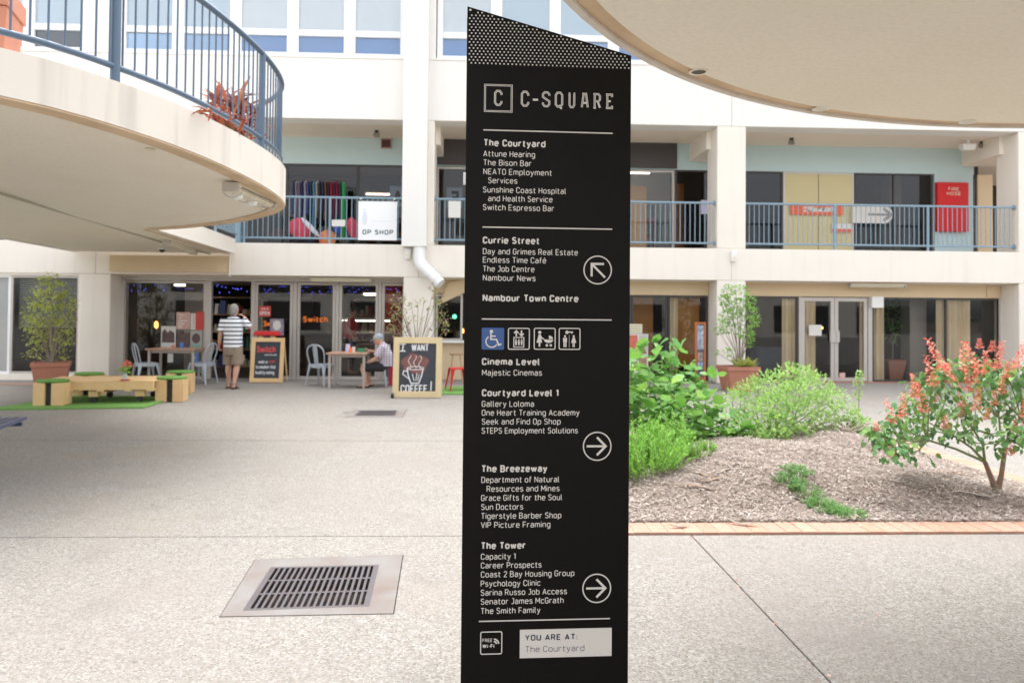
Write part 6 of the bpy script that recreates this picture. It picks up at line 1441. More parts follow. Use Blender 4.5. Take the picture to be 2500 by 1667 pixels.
# ---- walking man seen from behind
def walker():
    b = Vector((at_z(533, 892, 0).x, 14.9, 0)); t = thing('person', 'grey haired man in a striped polo and khaki shorts walking away, hand at his ear', 'person', b)
    B = MB()
    B.loft([(0, 0, .80), (0, 0, .90), (0, .0, 1.05), (0, 0, 1.22), (0, .0, 1.34), (0, .0, 1.40)], [(.155, .11), (.16, .115), (.155, .115), (.17, .115), (.175, .10), (.09, .07)], 16, side=(1, 0, 0))
    B.loft([(0, .0, 1.36), (0, .01, 1.44), (0, .02, 1.50)], [.062, .056, .056], 12)
    R_ = head(B, (0.01, .02, 1.555), (.15, 1, -.05))
    shL, elL, wrL = (-.19, 0, 1.345), (-.245, -.02, 1.08), (-.285, .05, .86); shR, elR, wrR = (.19, 0, 1.345), (.325, .06, 1.20), (.185, .10, 1.42)
    for sh_, el, wr in ((shL, elL, wrL), (shR, elR, wrR)):
        B.loft([sh_, Vector(sh_).lerp(Vector(el), .5), el], [.055, .05, .043], 10); B.loft([el, Vector(el).lerp(Vector(wr), .4), wr], [.044, .042, .028], 10)
    hand(B, wrL, (-.1, .15, -1), (1, .1, 0), .9); hand(B, wrR, (-.75, .0, .55), (-.4, -.2, -.6), .9)
    hips = ((-.085, 0, .84), (.085, 0, .84)); kn = ((-.10, .06, .47), (.10, -.03, .46)); an = ((-.105, .10, .09), (.075, -.13, .10))
    for h_, k_, a_, toe in zip(hips, kn, an, ((-.12, .23, .03), (.09, .02, .03))):
        B.loft([h_, Vector(h_).lerp(Vector(k_), .5), k_], [.095, .082, .058], 12); K_, A_ = Vector(k_), Vector(a_)
        B.loft([K_, K_.lerp(A_, .3) + Vector((0, -.015, 0)), K_.lerp(A_, .75), A_], [.056, .062, .040, .034], 12)
        B.loft([A_ + Vector((0, -.045, -.045)), A_ + Vector((0, .03, -.045)), toe], [(.036, .032), (.042, .03), (.04, .016)], 10, side=(1, 0, 0))
    remesh(part('body', B, SKIN, t, local=True), .009)
    hm = MB(); hm.sphere((0.008, .008, 1.575), (.083, .098, .108), 16, 12, R_); hm.sphere((0.006, -.02, 1.525), (.070, .074, .075), 12, 8, R_); part('hair', hm, HAIRG, t, local=True, smooth=True)
    ST = bpy.data.materials.new('striped_cotton'); ST.use_nodes = True; n = ST.node_tree.nodes; l = ST.node_tree.links; tc = n.new('ShaderNodeTexCoord'); sp = n.new('ShaderNodeSeparateXYZ'); l.new(tc.outputs['Object'], sp.inputs[0])
    m1 = n.new('ShaderNodeMath'); m1.operation = 'MULTIPLY'; m1.inputs[1].default_value = 1 / .082; l.new(sp.outputs[2], m1.inputs[0]); fr = n.new('ShaderNodeMath'); fr.operation = 'FRACT'; l.new(m1.outputs[0], fr.inputs[0])
    gt = n.new('ShaderNodeMath'); gt.operation = 'GREATER_THAN'; gt.inputs[1].default_value = .68; l.new(fr.outputs[0], gt.inputs[0]); mx = n.new('ShaderNodeMix'); mx.data_type = 'RGBA'; mx.inputs[6].default_value = (.78, .80, .82, 1); mx.inputs[7].default_value = (.015, .02, .05, 1)
    l.new(gt.outputs[0], mx.inputs[0]); l.new(mx.outputs[2], n['Principled BSDF'].inputs['Base Color']); n['Principled BSDF'].inputs['Roughness'].default_value = .9
    S_ = MB(); S_.loft([(0, 0, .81), (0, 0, .88), (0, .0, 1.0), (0, -.005, 1.2), (0, .0, 1.34), (0, 0, 1.395), (0, 0, 1.42)], [(.185, .145), (.185, .145), (.18, .14), (.195, .135), (.20, .12), (.13, .09), (.075, .07)], 20, side=(1, 0, 0))
    for sh_, el in ((shL, elL), (shR, elR)): a_, c_ = Vector(sh_), Vector(el); S_.loft([a_ - (c_ - a_) * .15, a_.lerp(c_, .4), a_.lerp(c_, .82)], [.07, .077, .082], 14)
    remesh(part('shirt', S_, ST, t, local=True), .010, 3)
    part('collar', MB().loft([(0, .005, 1.40), (0, .01, 1.435)], [(.083, .078), (.068, .064)], 14, side=(1, 0, 0)), M('navy_cotton', (.03, .04, .09), .9), t, local=True, smooth=True)
    H_ = MB(); H_.loft([(0, 0, .66), (0, 0, .78), (0, 0, .90)], [(.175, .13), (.185, .145), (.17, .125)], 18, side=(1, 0, 0))
    for h_, k_ in zip(hips, kn): a_, c_ = Vector(h_), Vector(k_); H_.loft([a_, a_.lerp(c_, .5), a_.lerp(c_, .98)], [.105, .108, .112], 14)
    H_.box(.17, .215, -.04, .07, .53, .66)
    remesh(part('shorts', H_, M('khaki_cotton', (.27, .21, .16), .9, var=.4, scale=9), t, local=True), .010, 3)
    for a_, toe in zip(an, ((-.12, .23, .03), (.09, .02, .03))):
        A_ = Vector(a_); T_ = Vector(toe); m_ = MB(); base = [A_ + Vector((0, -.08, -.09)), A_ + Vector((0, .0, -.09)), Vector((toe[0], toe[1] + .02, .006))]
        for q in base: q.z = .013
        m_.loft(base, [(.044, .012), (.05, .012), (.04, .010)], 10, side=(1, 0, 0)); m_.loft([A_ + Vector((-.045, -.01, -.05)), A_ + Vector((-.03, .02, -.01)), A_ + Vector((.03, .02, -.01)), A_ + Vector((.045, -.01, -.05))], .012, 6); m_.loft([A_ + Vector((-.045, .04, -.07)), A_ + Vector((0, .06, -.02)), A_ + Vector((.045, .04, -.07))], .014, 6)
        m_.loft([A_ + Vector((0, -.055, -.06)), A_ + Vector((0, -.06, .0))], (.04, .01), 6) if False else None
        part('sandal', m_, M('dark_leather', (.05, .035, .03), .6) if 'dark_leather' not in bpy.data.materials else bpy.data.materials['dark_leather'], t, local=True, smooth=True)
    part('wristband', MB().loft([Vector(wrL) + Vector((0, 0, -.005)), Vector(wrL) + Vector((0, 0, .015))], .031, 12), RED, t, local=True)
walker()
# ---- seated man in profile, facing left
def sitter():
    b = Vector((at_y(880, 850, YT).x, YT, 0)); t = thing('person', 'man in a pale cap and checked shirt sitting at the cafe table, head bent down', 'person', b); X = lambda u, v, dy=0: Vector((at_y(u, v, YT).x - b.x, dy, at_y(u, v, YT).z))
    B = MB(); hip = X(884, 838); sh_ = X(880, 797); nk = X(876, 789)
    B.loft([hip + Vector((0, 0, -.04)), hip + Vector((.01, 0, .1)), hip.lerp(sh_, .55) + Vector((.035, 0, 0)), sh_ + Vector((.0, 0, -.03)), sh_ + Vector((-.01, 0, .04))], [(.15, .12), (.155, .12), (.165, .12), (.17, .10), (.09, .07)], 16, side=(0, 1, 0))
    hc = X(868, 779); B.loft([sh_ + Vector((-.01, 0, .02)), nk + Vector((-.02, 0, .01)), hc + Vector((.01, 0, -.04))], [.062, .056, .054], 12); R_ = head(B, hc, (-1, 0, -.55))
    for s_ in (-1, 1):
        S0 = sh_ + Vector((.0, .18 * s_, -.01)); E_ = X(866, 823, .21 * s_) if s_ < 0 else X(868, 812, .21); W_ = X(842, 834, -.12) if s_ < 0 else X(846, 806, .10)
        B.loft([S0, S0.lerp(E_, .5), E_], [.055, .05, .042], 10); B.loft([E_, E_.lerp(W_, .4), W_], [.043, .041, .028], 10); hand(B, W_, (-.8, 0, -.3 if s_ < 0 else .1), (0, -s_, -.6), .7)
        H_ = hip + Vector((-.02, .09 * s_, -.03)); K_ = X(834, 842, .12 * s_); A_ = X(846 + 3 * s_, 879, .13 * s_); T_ = X(828 + 4 * s_, 888, .14 * s_); T_.z = .03
        B.loft([H_, H_.lerp(K_, .5), K_], [.09, .082, .062], 12); B.loft([K_, K_.lerp(A_, .35) + Vector((.01, 0, 0)), A_], [.058, .060, .036], 12); B.loft([A_ + Vector((.05, 0, -.05)), A_ + Vector((-.03, 0, -.04)), T_], [(.036, .03), (.042, .03), (.036, .018)], 10, side=(0, 1, 0))
        m_ = MB(); m_.loft([A_ + Vector((.06, 0, -.075)), A_ + Vector((-.02, 0, -.07)), Vector((T_.x - .02, T_.y, .02))], [(.045, .03), (.05, .03), (.042, .022)], 10, side=(0, 1, 0)); part('shoe', m_, bpy.data.materials['dark_leather'], t, local=True, smooth=True)
    remesh(part('body', B, SKIN, t, local=True), .009)
    CH = bpy.data.materials.new('checked_cotton'); CH.use_nodes = True; n = CH.node_tree.nodes; l = CH.node_tree.links; tc = n.new('ShaderNodeTexCoord'); sp = n.new('ShaderNodeSeparateXYZ'); l.new(tc.outputs['Object'], sp.inputs[0]); ad = None
    for ax, per in ((0, .05), (2, .05)):
        m1 = n.new('ShaderNodeMath'); m1.operation = 'MULTIPLY'; m1.inputs[1].default_value = 1 / per; l.new(sp.outputs[ax], m1.inputs[0]); fr = n.new('ShaderNodeMath'); fr.operation = 'FRACT'; l.new(m1.outputs[0], fr.inputs[0]); gt = n.new('ShaderNodeMath'); gt.operation = 'GREATER_THAN'; gt.inputs[1].default_value = .68; l.new(fr.outputs[0], gt.inputs[0])
        if ad is None: ad = gt
        else: a2 = n.new('ShaderNodeMath'); a2.operation = 'ADD'; l.new(ad.outputs[0], a2.inputs[0]); l.new(gt.outputs[0], a2.inputs[1]); ad = a2
    hf = n.new('ShaderNodeMath'); hf.operation = 'MULTIPLY'; hf.inputs[1].default_value = .5; l.new(ad.outputs[0], hf.inputs[0]); mx = n.new('ShaderNodeMix'); mx.data_type = 'RGBA'; mx.inputs[6].default_value = (.62, .56, .60, 1); mx.inputs[7].default_value = (.16, .12, .22, 1); l.new(hf.outputs[0], mx.inputs[0]); l.new(mx.outputs[2], n['Principled BSDF'].inputs['Base Color']); n['Principled BSDF'].inputs['Roughness'].default_value = .9
    S_ = MB(); S_.loft([hip + Vector((0, 0, -.02)), hip + Vector((.01, 0, .1)), hip.lerp(sh_, .55) + Vector((.04, 0, 0)), sh_ + Vector((.005, 0, -.03)), sh_ + Vector((-.01, 0, .035)), nk + Vector((.0, 0, .0))], [(.18, .15), (.18, .15), (.19, .145), (.195, .125), (.13, .095), (.07, .065)], 18, side=(0, 1, 0))
    for s_ in (-1, 1): S0 = sh_ + Vector((.0, .17 * s_, -.01)); E_ = X(866, 823, .21 * s_) if s_ < 0 else X(868, 812, .21); S_.loft([S0 - (E_ - S0) * .15, S0.lerp(E_, .4), S0.lerp(E_, .8)], [.07, .078, .08], 14)
    remesh(part('shirt', S_, CH, t, local=True), .010, 3)
    H2 = MB(); H2.loft([hip + Vector((.03, 0, -.085)), hip + Vector((.0, 0, -.02)), hip + Vector((0, 0, .06))], [(.17, .13), (.18, .14), (.165, .13)], 16, side=(0, 1, 0))
    for s_ in (-1, 1): H_ = hip + Vector((-.02, .09 * s_, -.03)); K_ = X(834, 842, .12 * s_); H2.loft([H_, H_.lerp(K_, .5), H_.lerp(K_, .9)], [.105, .1, .098], 14)
    remesh(part('shorts', H2, M('black_cotton', (.025, .025, .03), .9), t, local=True), .010, 3)
    C_ = MB(); C_.sphere(hc + Vector((.012, 0, .035)), (.088, .105, .085), 16, 10, R_); f = Vector((-1, 0, -.5)).normalized(); C_.loft([hc + f * .06 + Vector((-.0, 0, .045)), hc + f * .12 + Vector((0, 0, .04)), hc + f * .17 + Vector((0, 0, .03))], [(.072, .012), (.068, .010), (.045, .006)], 12, side=(0, 1, 0)); part('cap', C_, M('grey_blue_cap', (.33, .38, .42), .9), t, local=True, smooth=True)
sitter()
# ---- woman in red at the counter inside
def inside_person():
    Y = 18.6; b = Vector((at_y(806, 800, Y).x, Y, 0)); t = thing('person', 'person in a red shirt with a red backpack standing at the counter inside', 'person', b); B = MB()
    B.loft([(0, 0, .85), (0, 0, 1.0), (0, 0, 1.2), (0, 0, 1.32), (0, 0, 1.38)], [(.13, .10), (.12, .10), (.15, .11), (.15, .09), (.07, .06)], 14, side=(0, 1, 0)); B.loft([(0, 0, 1.35), (.02, 0, 1.47)], [.05, .048], 10); R_ = head(B, (.03, 0, 1.53), (1, 0, -.1))
    for s_ in (-1, 1):
        B.loft([(.0, s_ * .16, 1.3), (-.02, s_ * .19, 1.1), (.08, s_ * .19, .93)], [.045, .038, .026], 8); hand(B, (.08, s_ * .19, .93), (.4, 0, -1), (0, -s_, 0), .5); B.loft([(0, s_ * .08, .86), (0, s_ * .09, .46), (-.02, s_ * .09, .08)], [.085, .06, .038], 10); B.loft([(-.05, s_ * .09, .04), (.16, s_ * .09, .03)], [(.035, .03), (.035, .02)], 8, side=(0, 1, 0))
    remesh(part('body', B, SKIN, t, local=True), .010)
    S_ = MB(); S_.loft([(0, 0, .88), (0, 0, 1.0), (0, 0, 1.2), (0, 0, 1.32), (0, 0, 1.40)], [(.16, .13), (.15, .125), (.175, .135), (.17, .115), (.07, .065)], 16, side=(0, 1, 0))
    for s_ in (-1, 1): S_.loft([(.0, s_ * .15, 1.31), (-.01, s_ * .185, 1.15)], [.062, .06], 10)
    remesh(part('shirt', S_, M('red_cotton', (.50, .03, .04), .9), t, local=True), .011, 3)
    part('trousers', MB().loft([(0, 0, .93), (0, 0, .8), (0, 0, .5), (0, 0, .12)], [(.15, .125), (.17, .13), (.16, .085), (.13, .06)], 14, side=(0, 1, 0)), M('navy_denim', (.03, .04, .08), .9), t, local=True, smooth=True)
    part('backpack', MB().loft([(-.17, 0, .92), (-.20, 0, 1.05), (-.19, 0, 1.25), (-.15, 0, 1.33)], [(.12, .07), (.15, .10), (.14, .09), (.08, .04)], 12, side=(0, 1, 0)), M('crimson_nylon', (.42, .02, .05), .7), t, local=True, smooth=True); part('hair', MB().sphere((.01, 0, 1.56), (.085, .10, .11), 14, 10, R_), M('brown_hair', (.10, .06, .045), .8), t, local=True, smooth=True)
inside_person()

# =================================================================== CAFE FITTINGS
def flat(name, label, cat, u0, v0, u1, v1, Y, mat, th=.004, group=None, parts=()):
    a, b, c, d = rect(u0, v0, u1, v1, Y); t = thing(name, label, cat, ((a + b) / 2, Y, (c + d) / 2), group=group); part('sheet', MB().box(a, b, Y - th, Y, c, d), mat, t)
    G = lambda x, y, o=.0008: (a + (b - a) * x, Y - th - o, d - (d - c) * y)
    return t, G, (a, b, c, d)
PAPER = M('paper', (.66, .64, .60), .7); PAPERG = M('grey_paper', (.42, .41, .37), .7, var=.3, scale=5); DKB = M('dark_print', (.08, .06, .07), .6, var=.6, scale=9, dark=(.25, .12, .08)); PINKP = M('pink_print', (.55, .30, .25), .7, var=.5, scale=8, dark=(.7, .65, .6)); TEAL = M('teal_print', (.22, .40, .34), .7)
YPz = Y1 - .034; GPO = 'posters stuck on the cafe window'
for (u0, v0, u1, v1, mt, lb, extra) in ((405, 717, 437, 756, PINKP, 'faded pink and cream poster in the upper row of the cafe window', PAPER), (438, 720, 466.5, 757, PAPER, 'white poster with pale drawing beside the red poster', PINKP), (467, 717, 471.5, 757, REDP, 'x', None),
        (370, 749, 404, 800, PAPER, 'white framed photo poster at the left of the lower poster row', DKB), (406, 764, 434, 796, DKB, 'dark photo poster in the lower row of the cafe window', None), (437, 760, 464, 805, PAPERG, 'grey poster of a dark round head above a teal block', DKB), (385, 812, 398, 832, PAPER, 'small white notice low in the cafe window', None), (440, 812, 456, 838, M('blue_poster', (.10, .22, .55), .6), 'bright blue poster low in the cafe window', PAPER)):
    if lb == 'x': continue
    t, G, _ = flat('poster', lb, 'poster', u0, v0, u1, v1, YPz, mt, group=GPO)
    if extra:
        mb = MB(); k_ = int(u0)
        if 'round head' in lb: disc(mb, (.5, .38), .36, lambda x, y: G(x, y), 16, .26); part('print', mb, extra, t); mb = MB(); poly(mb, [(.1, .68), (.9, .68), (.9, .97), (.1, .97)], G); flipfix(mb); part('print', mb, TEAL, t)
        elif 'framed' in lb: poly(mb, [(.08, .25), (.25, .12), (.45, .3), (.6, .18), (.9, .3), (.92, .74), (.06, .74)], G); part('print', flipfix(mb), extra, t)
        else:
            for q in range(5): stroke(mb, [(.15, .15 + q * .17), (.15 + .6 * ((q * 37 + k_) % 10) / 10 + .1, .17 + q * .17)], .07, G)
            part('print', mb, extra, t)
flat('poster', 'plain red poster at the upper right of the cafe window', 'poster', 449.5, 716, 468, 757.5, YPz - .006, REDP, group=GPO)
flat('poster', 'pale grey poster below the red poster in the cafe window', 'poster', 466, 760, 471.5, 800, YPz, PAPERG, group=GPO)
t, G, _ = flat('open_sign', 'red COME IN WE\'RE OPEN sign hanging on the second glass door', 'sign', 594, 703, 622, 727, Y1 - .04, REDP); mb = MB(); din(mb, "OPEN", .12, .9, -.86, .36, lambda x, y: G(x, -y), .2); part('lettering', mb, PRINT, t); mb = MB(); din(mb, "COME IN", .2, .8, -.36, .18, lambda x, y: G(x, -y), .18); part('lettering', mb, PRINT, t)
t, G, _ = flat('flyer', 'purple and white flyer on the second glass door', 'flyer', 620, 732, 652, 770, Y1 - .04, M('purple_flyer', (.22, .14, .26), .6, var=.7, scale=10, dark=(.45, .5, .42))); mb = MB(); disc(mb, (.5, .4), .3, G, 14); part('print', mb, PAPER, t)
for (u0, u1, vb_, lb) in ((606, 620, 750, 'Switch'), (655, 0, 0, ''), (696, 753, 740, 'Switch')):
    if not lb: continue
    p0, p1 = at_y(u0, vb_, Y1 - .032), at_y(u1, vb_, Y1 - .032); o_ = MB(); din(o_, lb if u0 > 640 else 'Sw', p0.x, p1.x, p0.z, .14, lambda x, z: (x, Y1 - .034, z), .22)
    tag(part('window_lettering', o_, ORANGE), ['orange painted lettering on the middle glass door', 'orange painted lettering beside the purple flyer'][u0 < 640], 'lettering')
# interior: counter, display, shelves, lights
t = thing('display_counter', 'lit cake display counter inside the cafe', 'counter', (at_y(820, 800, 19.4).x, 19.4, 0)); a, b = at_y(770, 800, 19.3).x, at_y(900, 800, 19.3).x
part('base', MB().box(a, b, 19.2, 19.9, .005, .75), M('counter_front', (.24, .22, .18), .6), t); part('shelf', MB().box(a, b, 19.25, 19.85, 1.0, 1.02), DIFF, t); part('top', MB().box(a, b, 19.2, 19.9, 1.36, 1.40), DIFF, t)
part('light_strip', MB().box(a + .05, b - .05, 19.22, 19.25, 1.31, 1.34), FLUO, t); part('glass', MB().box(a, b, 19.195, 19.2, .76, 1.35), GLASS, t)
mb = MB(); 
for i in range(16): part('pastry', MB().sphere((a + .15 + (b - a - .3) * i / 15, 19.5, .79 + .01 * (i % 3)), (.05, .06, .035), 8, 6), M('pastry', (.55, .36, .10), .6) if i == 0 else bpy.data.materials['pastry'], t, smooth=True)
part('cafe_back_counter', MB().box(-7.8, -2.0, 22.4, 23.2, .005, .95), ROOMD, bld)
for (u, v, L, Y) in ((858, 676, .55, 19.5),):
    p = at_y(u, v, Y); t, _ = batten('lit fluorescent tube seen through the glass door of the cafe', (p.x, Y, p.z + .07), (1, 0, 0), L, .12, True, group='lit tubes inside the shops')
p = at_y(795, 377, 20.5); batten('lit twin tube inside the clothes shop above the clothes rack', (p.x, 20.5, p.z + .06), (1, 0, 0), 1.4, .12, True, group='lit tubes inside the shops')
p = at_y(888, 446, 21); batten('lit tube low behind the OP SHOP board glass', (p.x, 21, p.z + .06), (1, 0, 0), 1.2, .10, True, group='lit tubes inside the shops')
for i, (u, v, Y, r_) in enumerate(((360, 752 - 17, 18.5, .045), (894, 752 - 15, 15.6, .0), (944, 755, 18.2, .05), (955, 748, 18.0, .055), (1066 - 3, 760, 18, .05), (1888, 753, 19, .03), (2165, 756, 18.6, .035), (2190, 756, 19, .03))):
    if not r_: continue
    if i in (2, 3): u, v = (947.5 - 0, 754) if i == 2 else (957.5, 747)
    if i == 0: u, v = 359, 746
    if i == 2: u = 894 + 53
    p = at_y(u, v, Y); t = thing('pendant_bulb', ['orange glowing pendant bulb behind the left cafe window', '', 'long orange pendant bulb behind the bare shrub', 'round warm pendant bulb next to the long orange bulb', 'warm pendant bulb above the servery', 'tiny warm light behind the entrance doors', 'warm wall light behind the pleated curtain window', 'second warm wall light further right'][i], 'lamp', p, group='warm bulbs inside the shops')
    part('bulb', MB().sphere((0, 0, 0), (r_, r_, r_ * (2.0 if i in (0, 2) else 1.1)), 12, 8), BULB, t, local=True, smooth=True); part('flex', MB().tube((0, 0, r_), (0, 0, 2.3 - p.z if p.z < 2.2 else .3), .004, n=5), BLACKP, t, local=True)
def shelf(label, x, y, z, w, h_, rows, per, palette, cat='shelves'):
    t = thing('shelf_unit', label, cat, (x, y, z)); W = ROOMD
    for s_ in (-1, 1): part('side', MB().box(s_ * w / 2 - .02, s_ * w / 2 + .02, 0, .4, 0, h_), TABTOP, t, local=True)
    for k_ in range(rows + 1): part('shelf', MB().box(-w / 2 + .021, w / 2 - .021, 0, .4, h_ * k_ / rows - (.0 if k_ else -.01), h_ * k_ / rows + .03), TABTOP, t, local=True)
    for k_ in range(rows):
        xx_ = -w / 2 + .08
        while xx_ < w / 2 - .15:
            ww = rng.uniform(.06, .22) if per > 6 else rng.uniform(.2, .45); hh = rng.uniform(.35, .85) * h_ / rows; m_ = palette[int(rng.integers(len(palette)))]
            part('item', MB().frustum((xx_ + ww / 2, .15, h_ * k_ / rows + .031), (ww * .9, .2), (xx_ + ww / 2, .15, h_ * k_ / rows + hh), (ww * rng.uniform(.5, .9), .15)), m_, t, local=True); xx_ += ww + .02
PAL = [M('stock_' + n_, c_, .7) for n_, c_ in (('red', (.5, .06, .05)), ('cream', (.6, .55, .42)), ('green', (.1, .3, .12)), ('blue', (.1, .15, .4)), ('amber', (.55, .3, .06)), ('white', (.7, .7, .68)), ('dark', (.06, .05, .05)))]
shelf('dim shelves of bottles and jars on the left inside the cafe', -6.9, 20.4, .005, 1.8, 1.9, 4, 8, PAL)
shelf('dim shelves of cups behind the cake display', -2.9, 21.6, .005, 1.7, 1.9, 4, 8, PAL)
shelf('stocked shelves inside the clothes shop at the gallery left end', -4.9, 20.3, Z1T, 2.0, 1.7, 3, 4, PAL); shelf('stocked shelves inside the clothes shop behind the OP SHOP board', -2.7, 20.6, Z1T, 1.7, 1.5, 3, 4, PAL)
shelf('pale shelves glimpsed in the gallery shop right of the sign', 4.2, 20.8, Z1T, 1.4, 1.6, 3, 6, PAL)
for (u, v, Y, lb) in ((1457, 397, 20.5, 'lit tube in the warm gallery shop right of the sign'), (300, 647, 19.5, 'lit tube at the top left of the cafe window'), (440, 655, 19.8, 'long lit tube above the cafe posters')):
    p = at_y(u, v, Y); batten(lb, (p.x, Y, p.z + .07), (1, 0, 0), .9, .12, True, group='lit tubes inside the shops')
# string of tiny blue lights along the head of the cafe windows
t = thing('string_lights', 'string of tiny blue lights along the top of the cafe windows', 'string lights', (-5, Y1 + .15, 2.1)); mb = MB(); pts = []
xx = cx_(288)
while xx < -1.9: pts.append((xx, Y1 + .14 + rng.uniform(-.04, .04), 2.08 + rng.uniform(-.06, .08))); xx += rng.uniform(.03, .09)
part('wire', MB().loft(pts, .002, 4), BLACKP, t)
b_ = part('bulb', MB().sphere((0, 0, 0), .008, 6, 4), BLUEL, t, local=True); i0 = True
for q in pts:
    if rng.uniform() < .35: continue
    if i0: o = b_; i0 = False
    else: o = b_.copy(); COL.objects.link(o); o.parent = t
    o.location = Vector(q) - Vector(t.location) + Vector((0, 0, -rng.uniform(.01, .08)))
# green glass lamp in the servery window
p = at_y(1089, 730, 17.9); p = at_y(1046 + 45 - 47, 727, 17.9)
tag(part('green_lamp', MB().sphere(p, .05, 12, 8), M('green_glass_lamp', (.1, .6, .35), .3, emit=(.1, .8, .4), estr=1.5), smooth=True), 'small green glowing lamp in the servery window', 'lamp')
# striped chair/awning piece in servery: tilted timber panel
a_, b_ = at_y(1018, 672, Y1 - .1), at_y(1062, 640, Y1 - .1)
t = thing('tilted_flap', 'tilted tan awning flap over the servery window beside the downpipe', 'awning', (a_.x, Y1 - .1, 2.0)); q = [at_y(1008, 700, Y1 - .12), at_y(1075, 668, Y1 - .12), at_y(1075, 640, Y1 - .12), at_y(1030, 648, Y1 - .12)]
part('flap', MB().add([(p.x, p.y, p.z) for p in q] + [(p.x, p.y + .03, p.z) for p in q], [(0, 1, 2, 3), (7, 6, 5, 4), (0, 4, 5, 1), (1, 5, 6, 2), (2, 6, 7, 3), (3, 7, 4, 0)]), TANW, t)

# =================================================================== GALLERY THINGS
YO = YR - .05
t, G, (a, b, c, d) = flat('op_shop_board', 'white board reading OP SHOP hanging on the gallery railing', 'sign', 823, 463, 912, 552, YO, M('board_white', (.84, .85, .85), .5), th=.02)
mb = MB(); Gs = lambda x, y: G(x, -y); din(mb, 'OP SHOP', .11, .91, -.86, .13, Gs, .22); part('lettering', mb, M('slate_print', (.10, .14, .15), .6), t)
mb = MB(); FAINT = M('faint_print', (.70, .72, .76), .6); disc(mb, (.165, .22), .035, G, 12); poly(mb, [(.13, .27), (.20, .27), (.235, .45), (.21, .60), (.12, .60), (.10, .45)], G); part('figure_print', flipfix(mb), FAINT, t)
mb = MB(); 
for q in range(7): stroke(mb, [(.35 + q * .08, .52 + .01 * (q % 2)), (.39 + q * .08, .50)], .022, G)
tag(part('faint_lettering', mb, FAINT, t), kind='stuff')
for x in (.06, .93): part('hook', MB().tube(G(x, -.09, 0), G(x, .02, 0), .006), STEEL, t); part('hook_ball', MB().sphere(G(x, -.06, .01), .022, 8, 6), PLASTW, t)
# clothes rack
YK = Y2 - .55; rk = thing('clothes_rack', 'clothes rail in the gallery behind the railing', 'clothes rack', (at_y(725, 480, YK).x, YK, Z1T)); xa, xb = at_y(664, 450, YK).x, at_y(797, 450, YK).x; zt_ = 4.72
part('hanging_rail', MB().tube((xa, YK, zt_), (xb, YK, zt_), .014), STEEL, rk)
for x in (xa, xb): part('upright', MB().tube((x, YK, Z1T + .02), (x, YK, zt_), .014), STEEL, rk); part('foot', MB().box(x - .015, x + .015, YK - .25, YK + .25, Z1T + .0, Z1T + .03), STEEL, rk)
cols = [(.05, .06, .14), (.3, .3, .34), (.25, .2, .26), (.04, .04, .12), (.45, .42, .45), (.08, .10, .30), (.06, .05, .07), (.10, .30, .45), (.5, .45, .40), (.05, .04, .05), (.04, .05, .13), (.22, .10, .06), (.05, .04, .05), (.45, .03, .08), (.12, .04, .08), (.35, .02, .06), (.05, .05, .1), (.04, .45, .12)]
for i, c in enumerate(cols):
    x = xa + .12 + (xb - xa - .2) * i / (len(cols) - 1); L = .75 + .35 * ((i * 7) % 5) / 5 + (.25 if i == len(cols) - 1 else 0); w_ = .21
    mb = MB(); mb.loft([(x, YK, zt_ - .05), (x, YK, zt_ - .12), (x + .01, YK, zt_ - .4), (x, YK, zt_ - .1 - L)], [(.05, .014), (w_, .024), (w_ * .8, .03), (w_ * .95, .034)], 10, side=(0, 1, 0))
    mb.tube((x, YK, zt_ + .01), (x, YK, zt_ - .06), .003, n=4)
    tag(part('garment', mb, M('garment_%s' % ['navy', 'grey', 'plum', 'ink', 'ash', 'blue', 'black', 'teal', 'sand', 'coal', 'night', 'rust', 'jet', 'ruby', 'wine', 'cherry', 'dusk', 'green'][i], c, .9, var=.4, scale=6)), ['navy', 'grey', 'plum', 'inky blue', 'ash grey', 'royal blue', 'black', 'teal', 'sand coloured', 'coal black', 'midnight blue', 'rust brown', 'jet black', 'ruby red', 'wine coloured', 'cherry red', 'dusky blue', 'bright green'][i] + ' garment hanging on the gallery clothes rail', 'garment', 'clothes on the gallery rail')
# soft things behind the railing
def blob(name, label, cat, u, v, Y, r_, mat, rot=0):
    p = at_y(u, v, Y); tag(part(name, MB().sphere(p, r_, 12, 8, rotm('Y', rot)), mat, smooth=True), label, cat)
PINKR = M('pink_red_fabric', (.60, .06, .10), .8, var=.3, scale=5)
blob('folded_umbrella', 'red cushion leaning behind the railing near the balcony tip', 'cushion', 690, 525, YR + .45, (.28, .12, .24), PINKR, .5); blob('rolled_fabric', 'pale grey rolled fabric leaning beside the red cushion', 'fabric roll', 713, 522, YR + .35, (.30, .06, .06), M('pale_fabric', (.62, .63, .68), .8), .8)
blob('beach_bag', 'red and yellow bag at the foot of the gallery railing', 'bag', 752, 548, YR + .35, (.20, .12, .20), M('warm_fabric', (.65, .30, .08), .8, var=.9, scale=6, dark=(.6, .05, .08)), .4); blob('cushion', 'pink red cushion left of the OP SHOP board', 'cushion', 812, 525, YR + .4, (.14, .12, .26), PINKR, -.3); blob('blue_bag', 'small blue bag hanging behind the railing', 'bag', 775, 527, YR + .5, (.09, .08, .12), M('blue_fabric', (.05, .10, .45), .8))
t, G, _ = flat('price_card', 'small cream price card on the railing by the clothes rail', 'card', 762, 505, 793, 520, YO, PAPER); flat('notice', 'red and white notice sheet on the gallery railing left of the sign', 'notice', 1030, 462, 1058, 500, YO, PAPER)
for q, (u, v) in enumerate(((1036, 470), (1044, 470), (1037, 488), (1046, 488))): pass
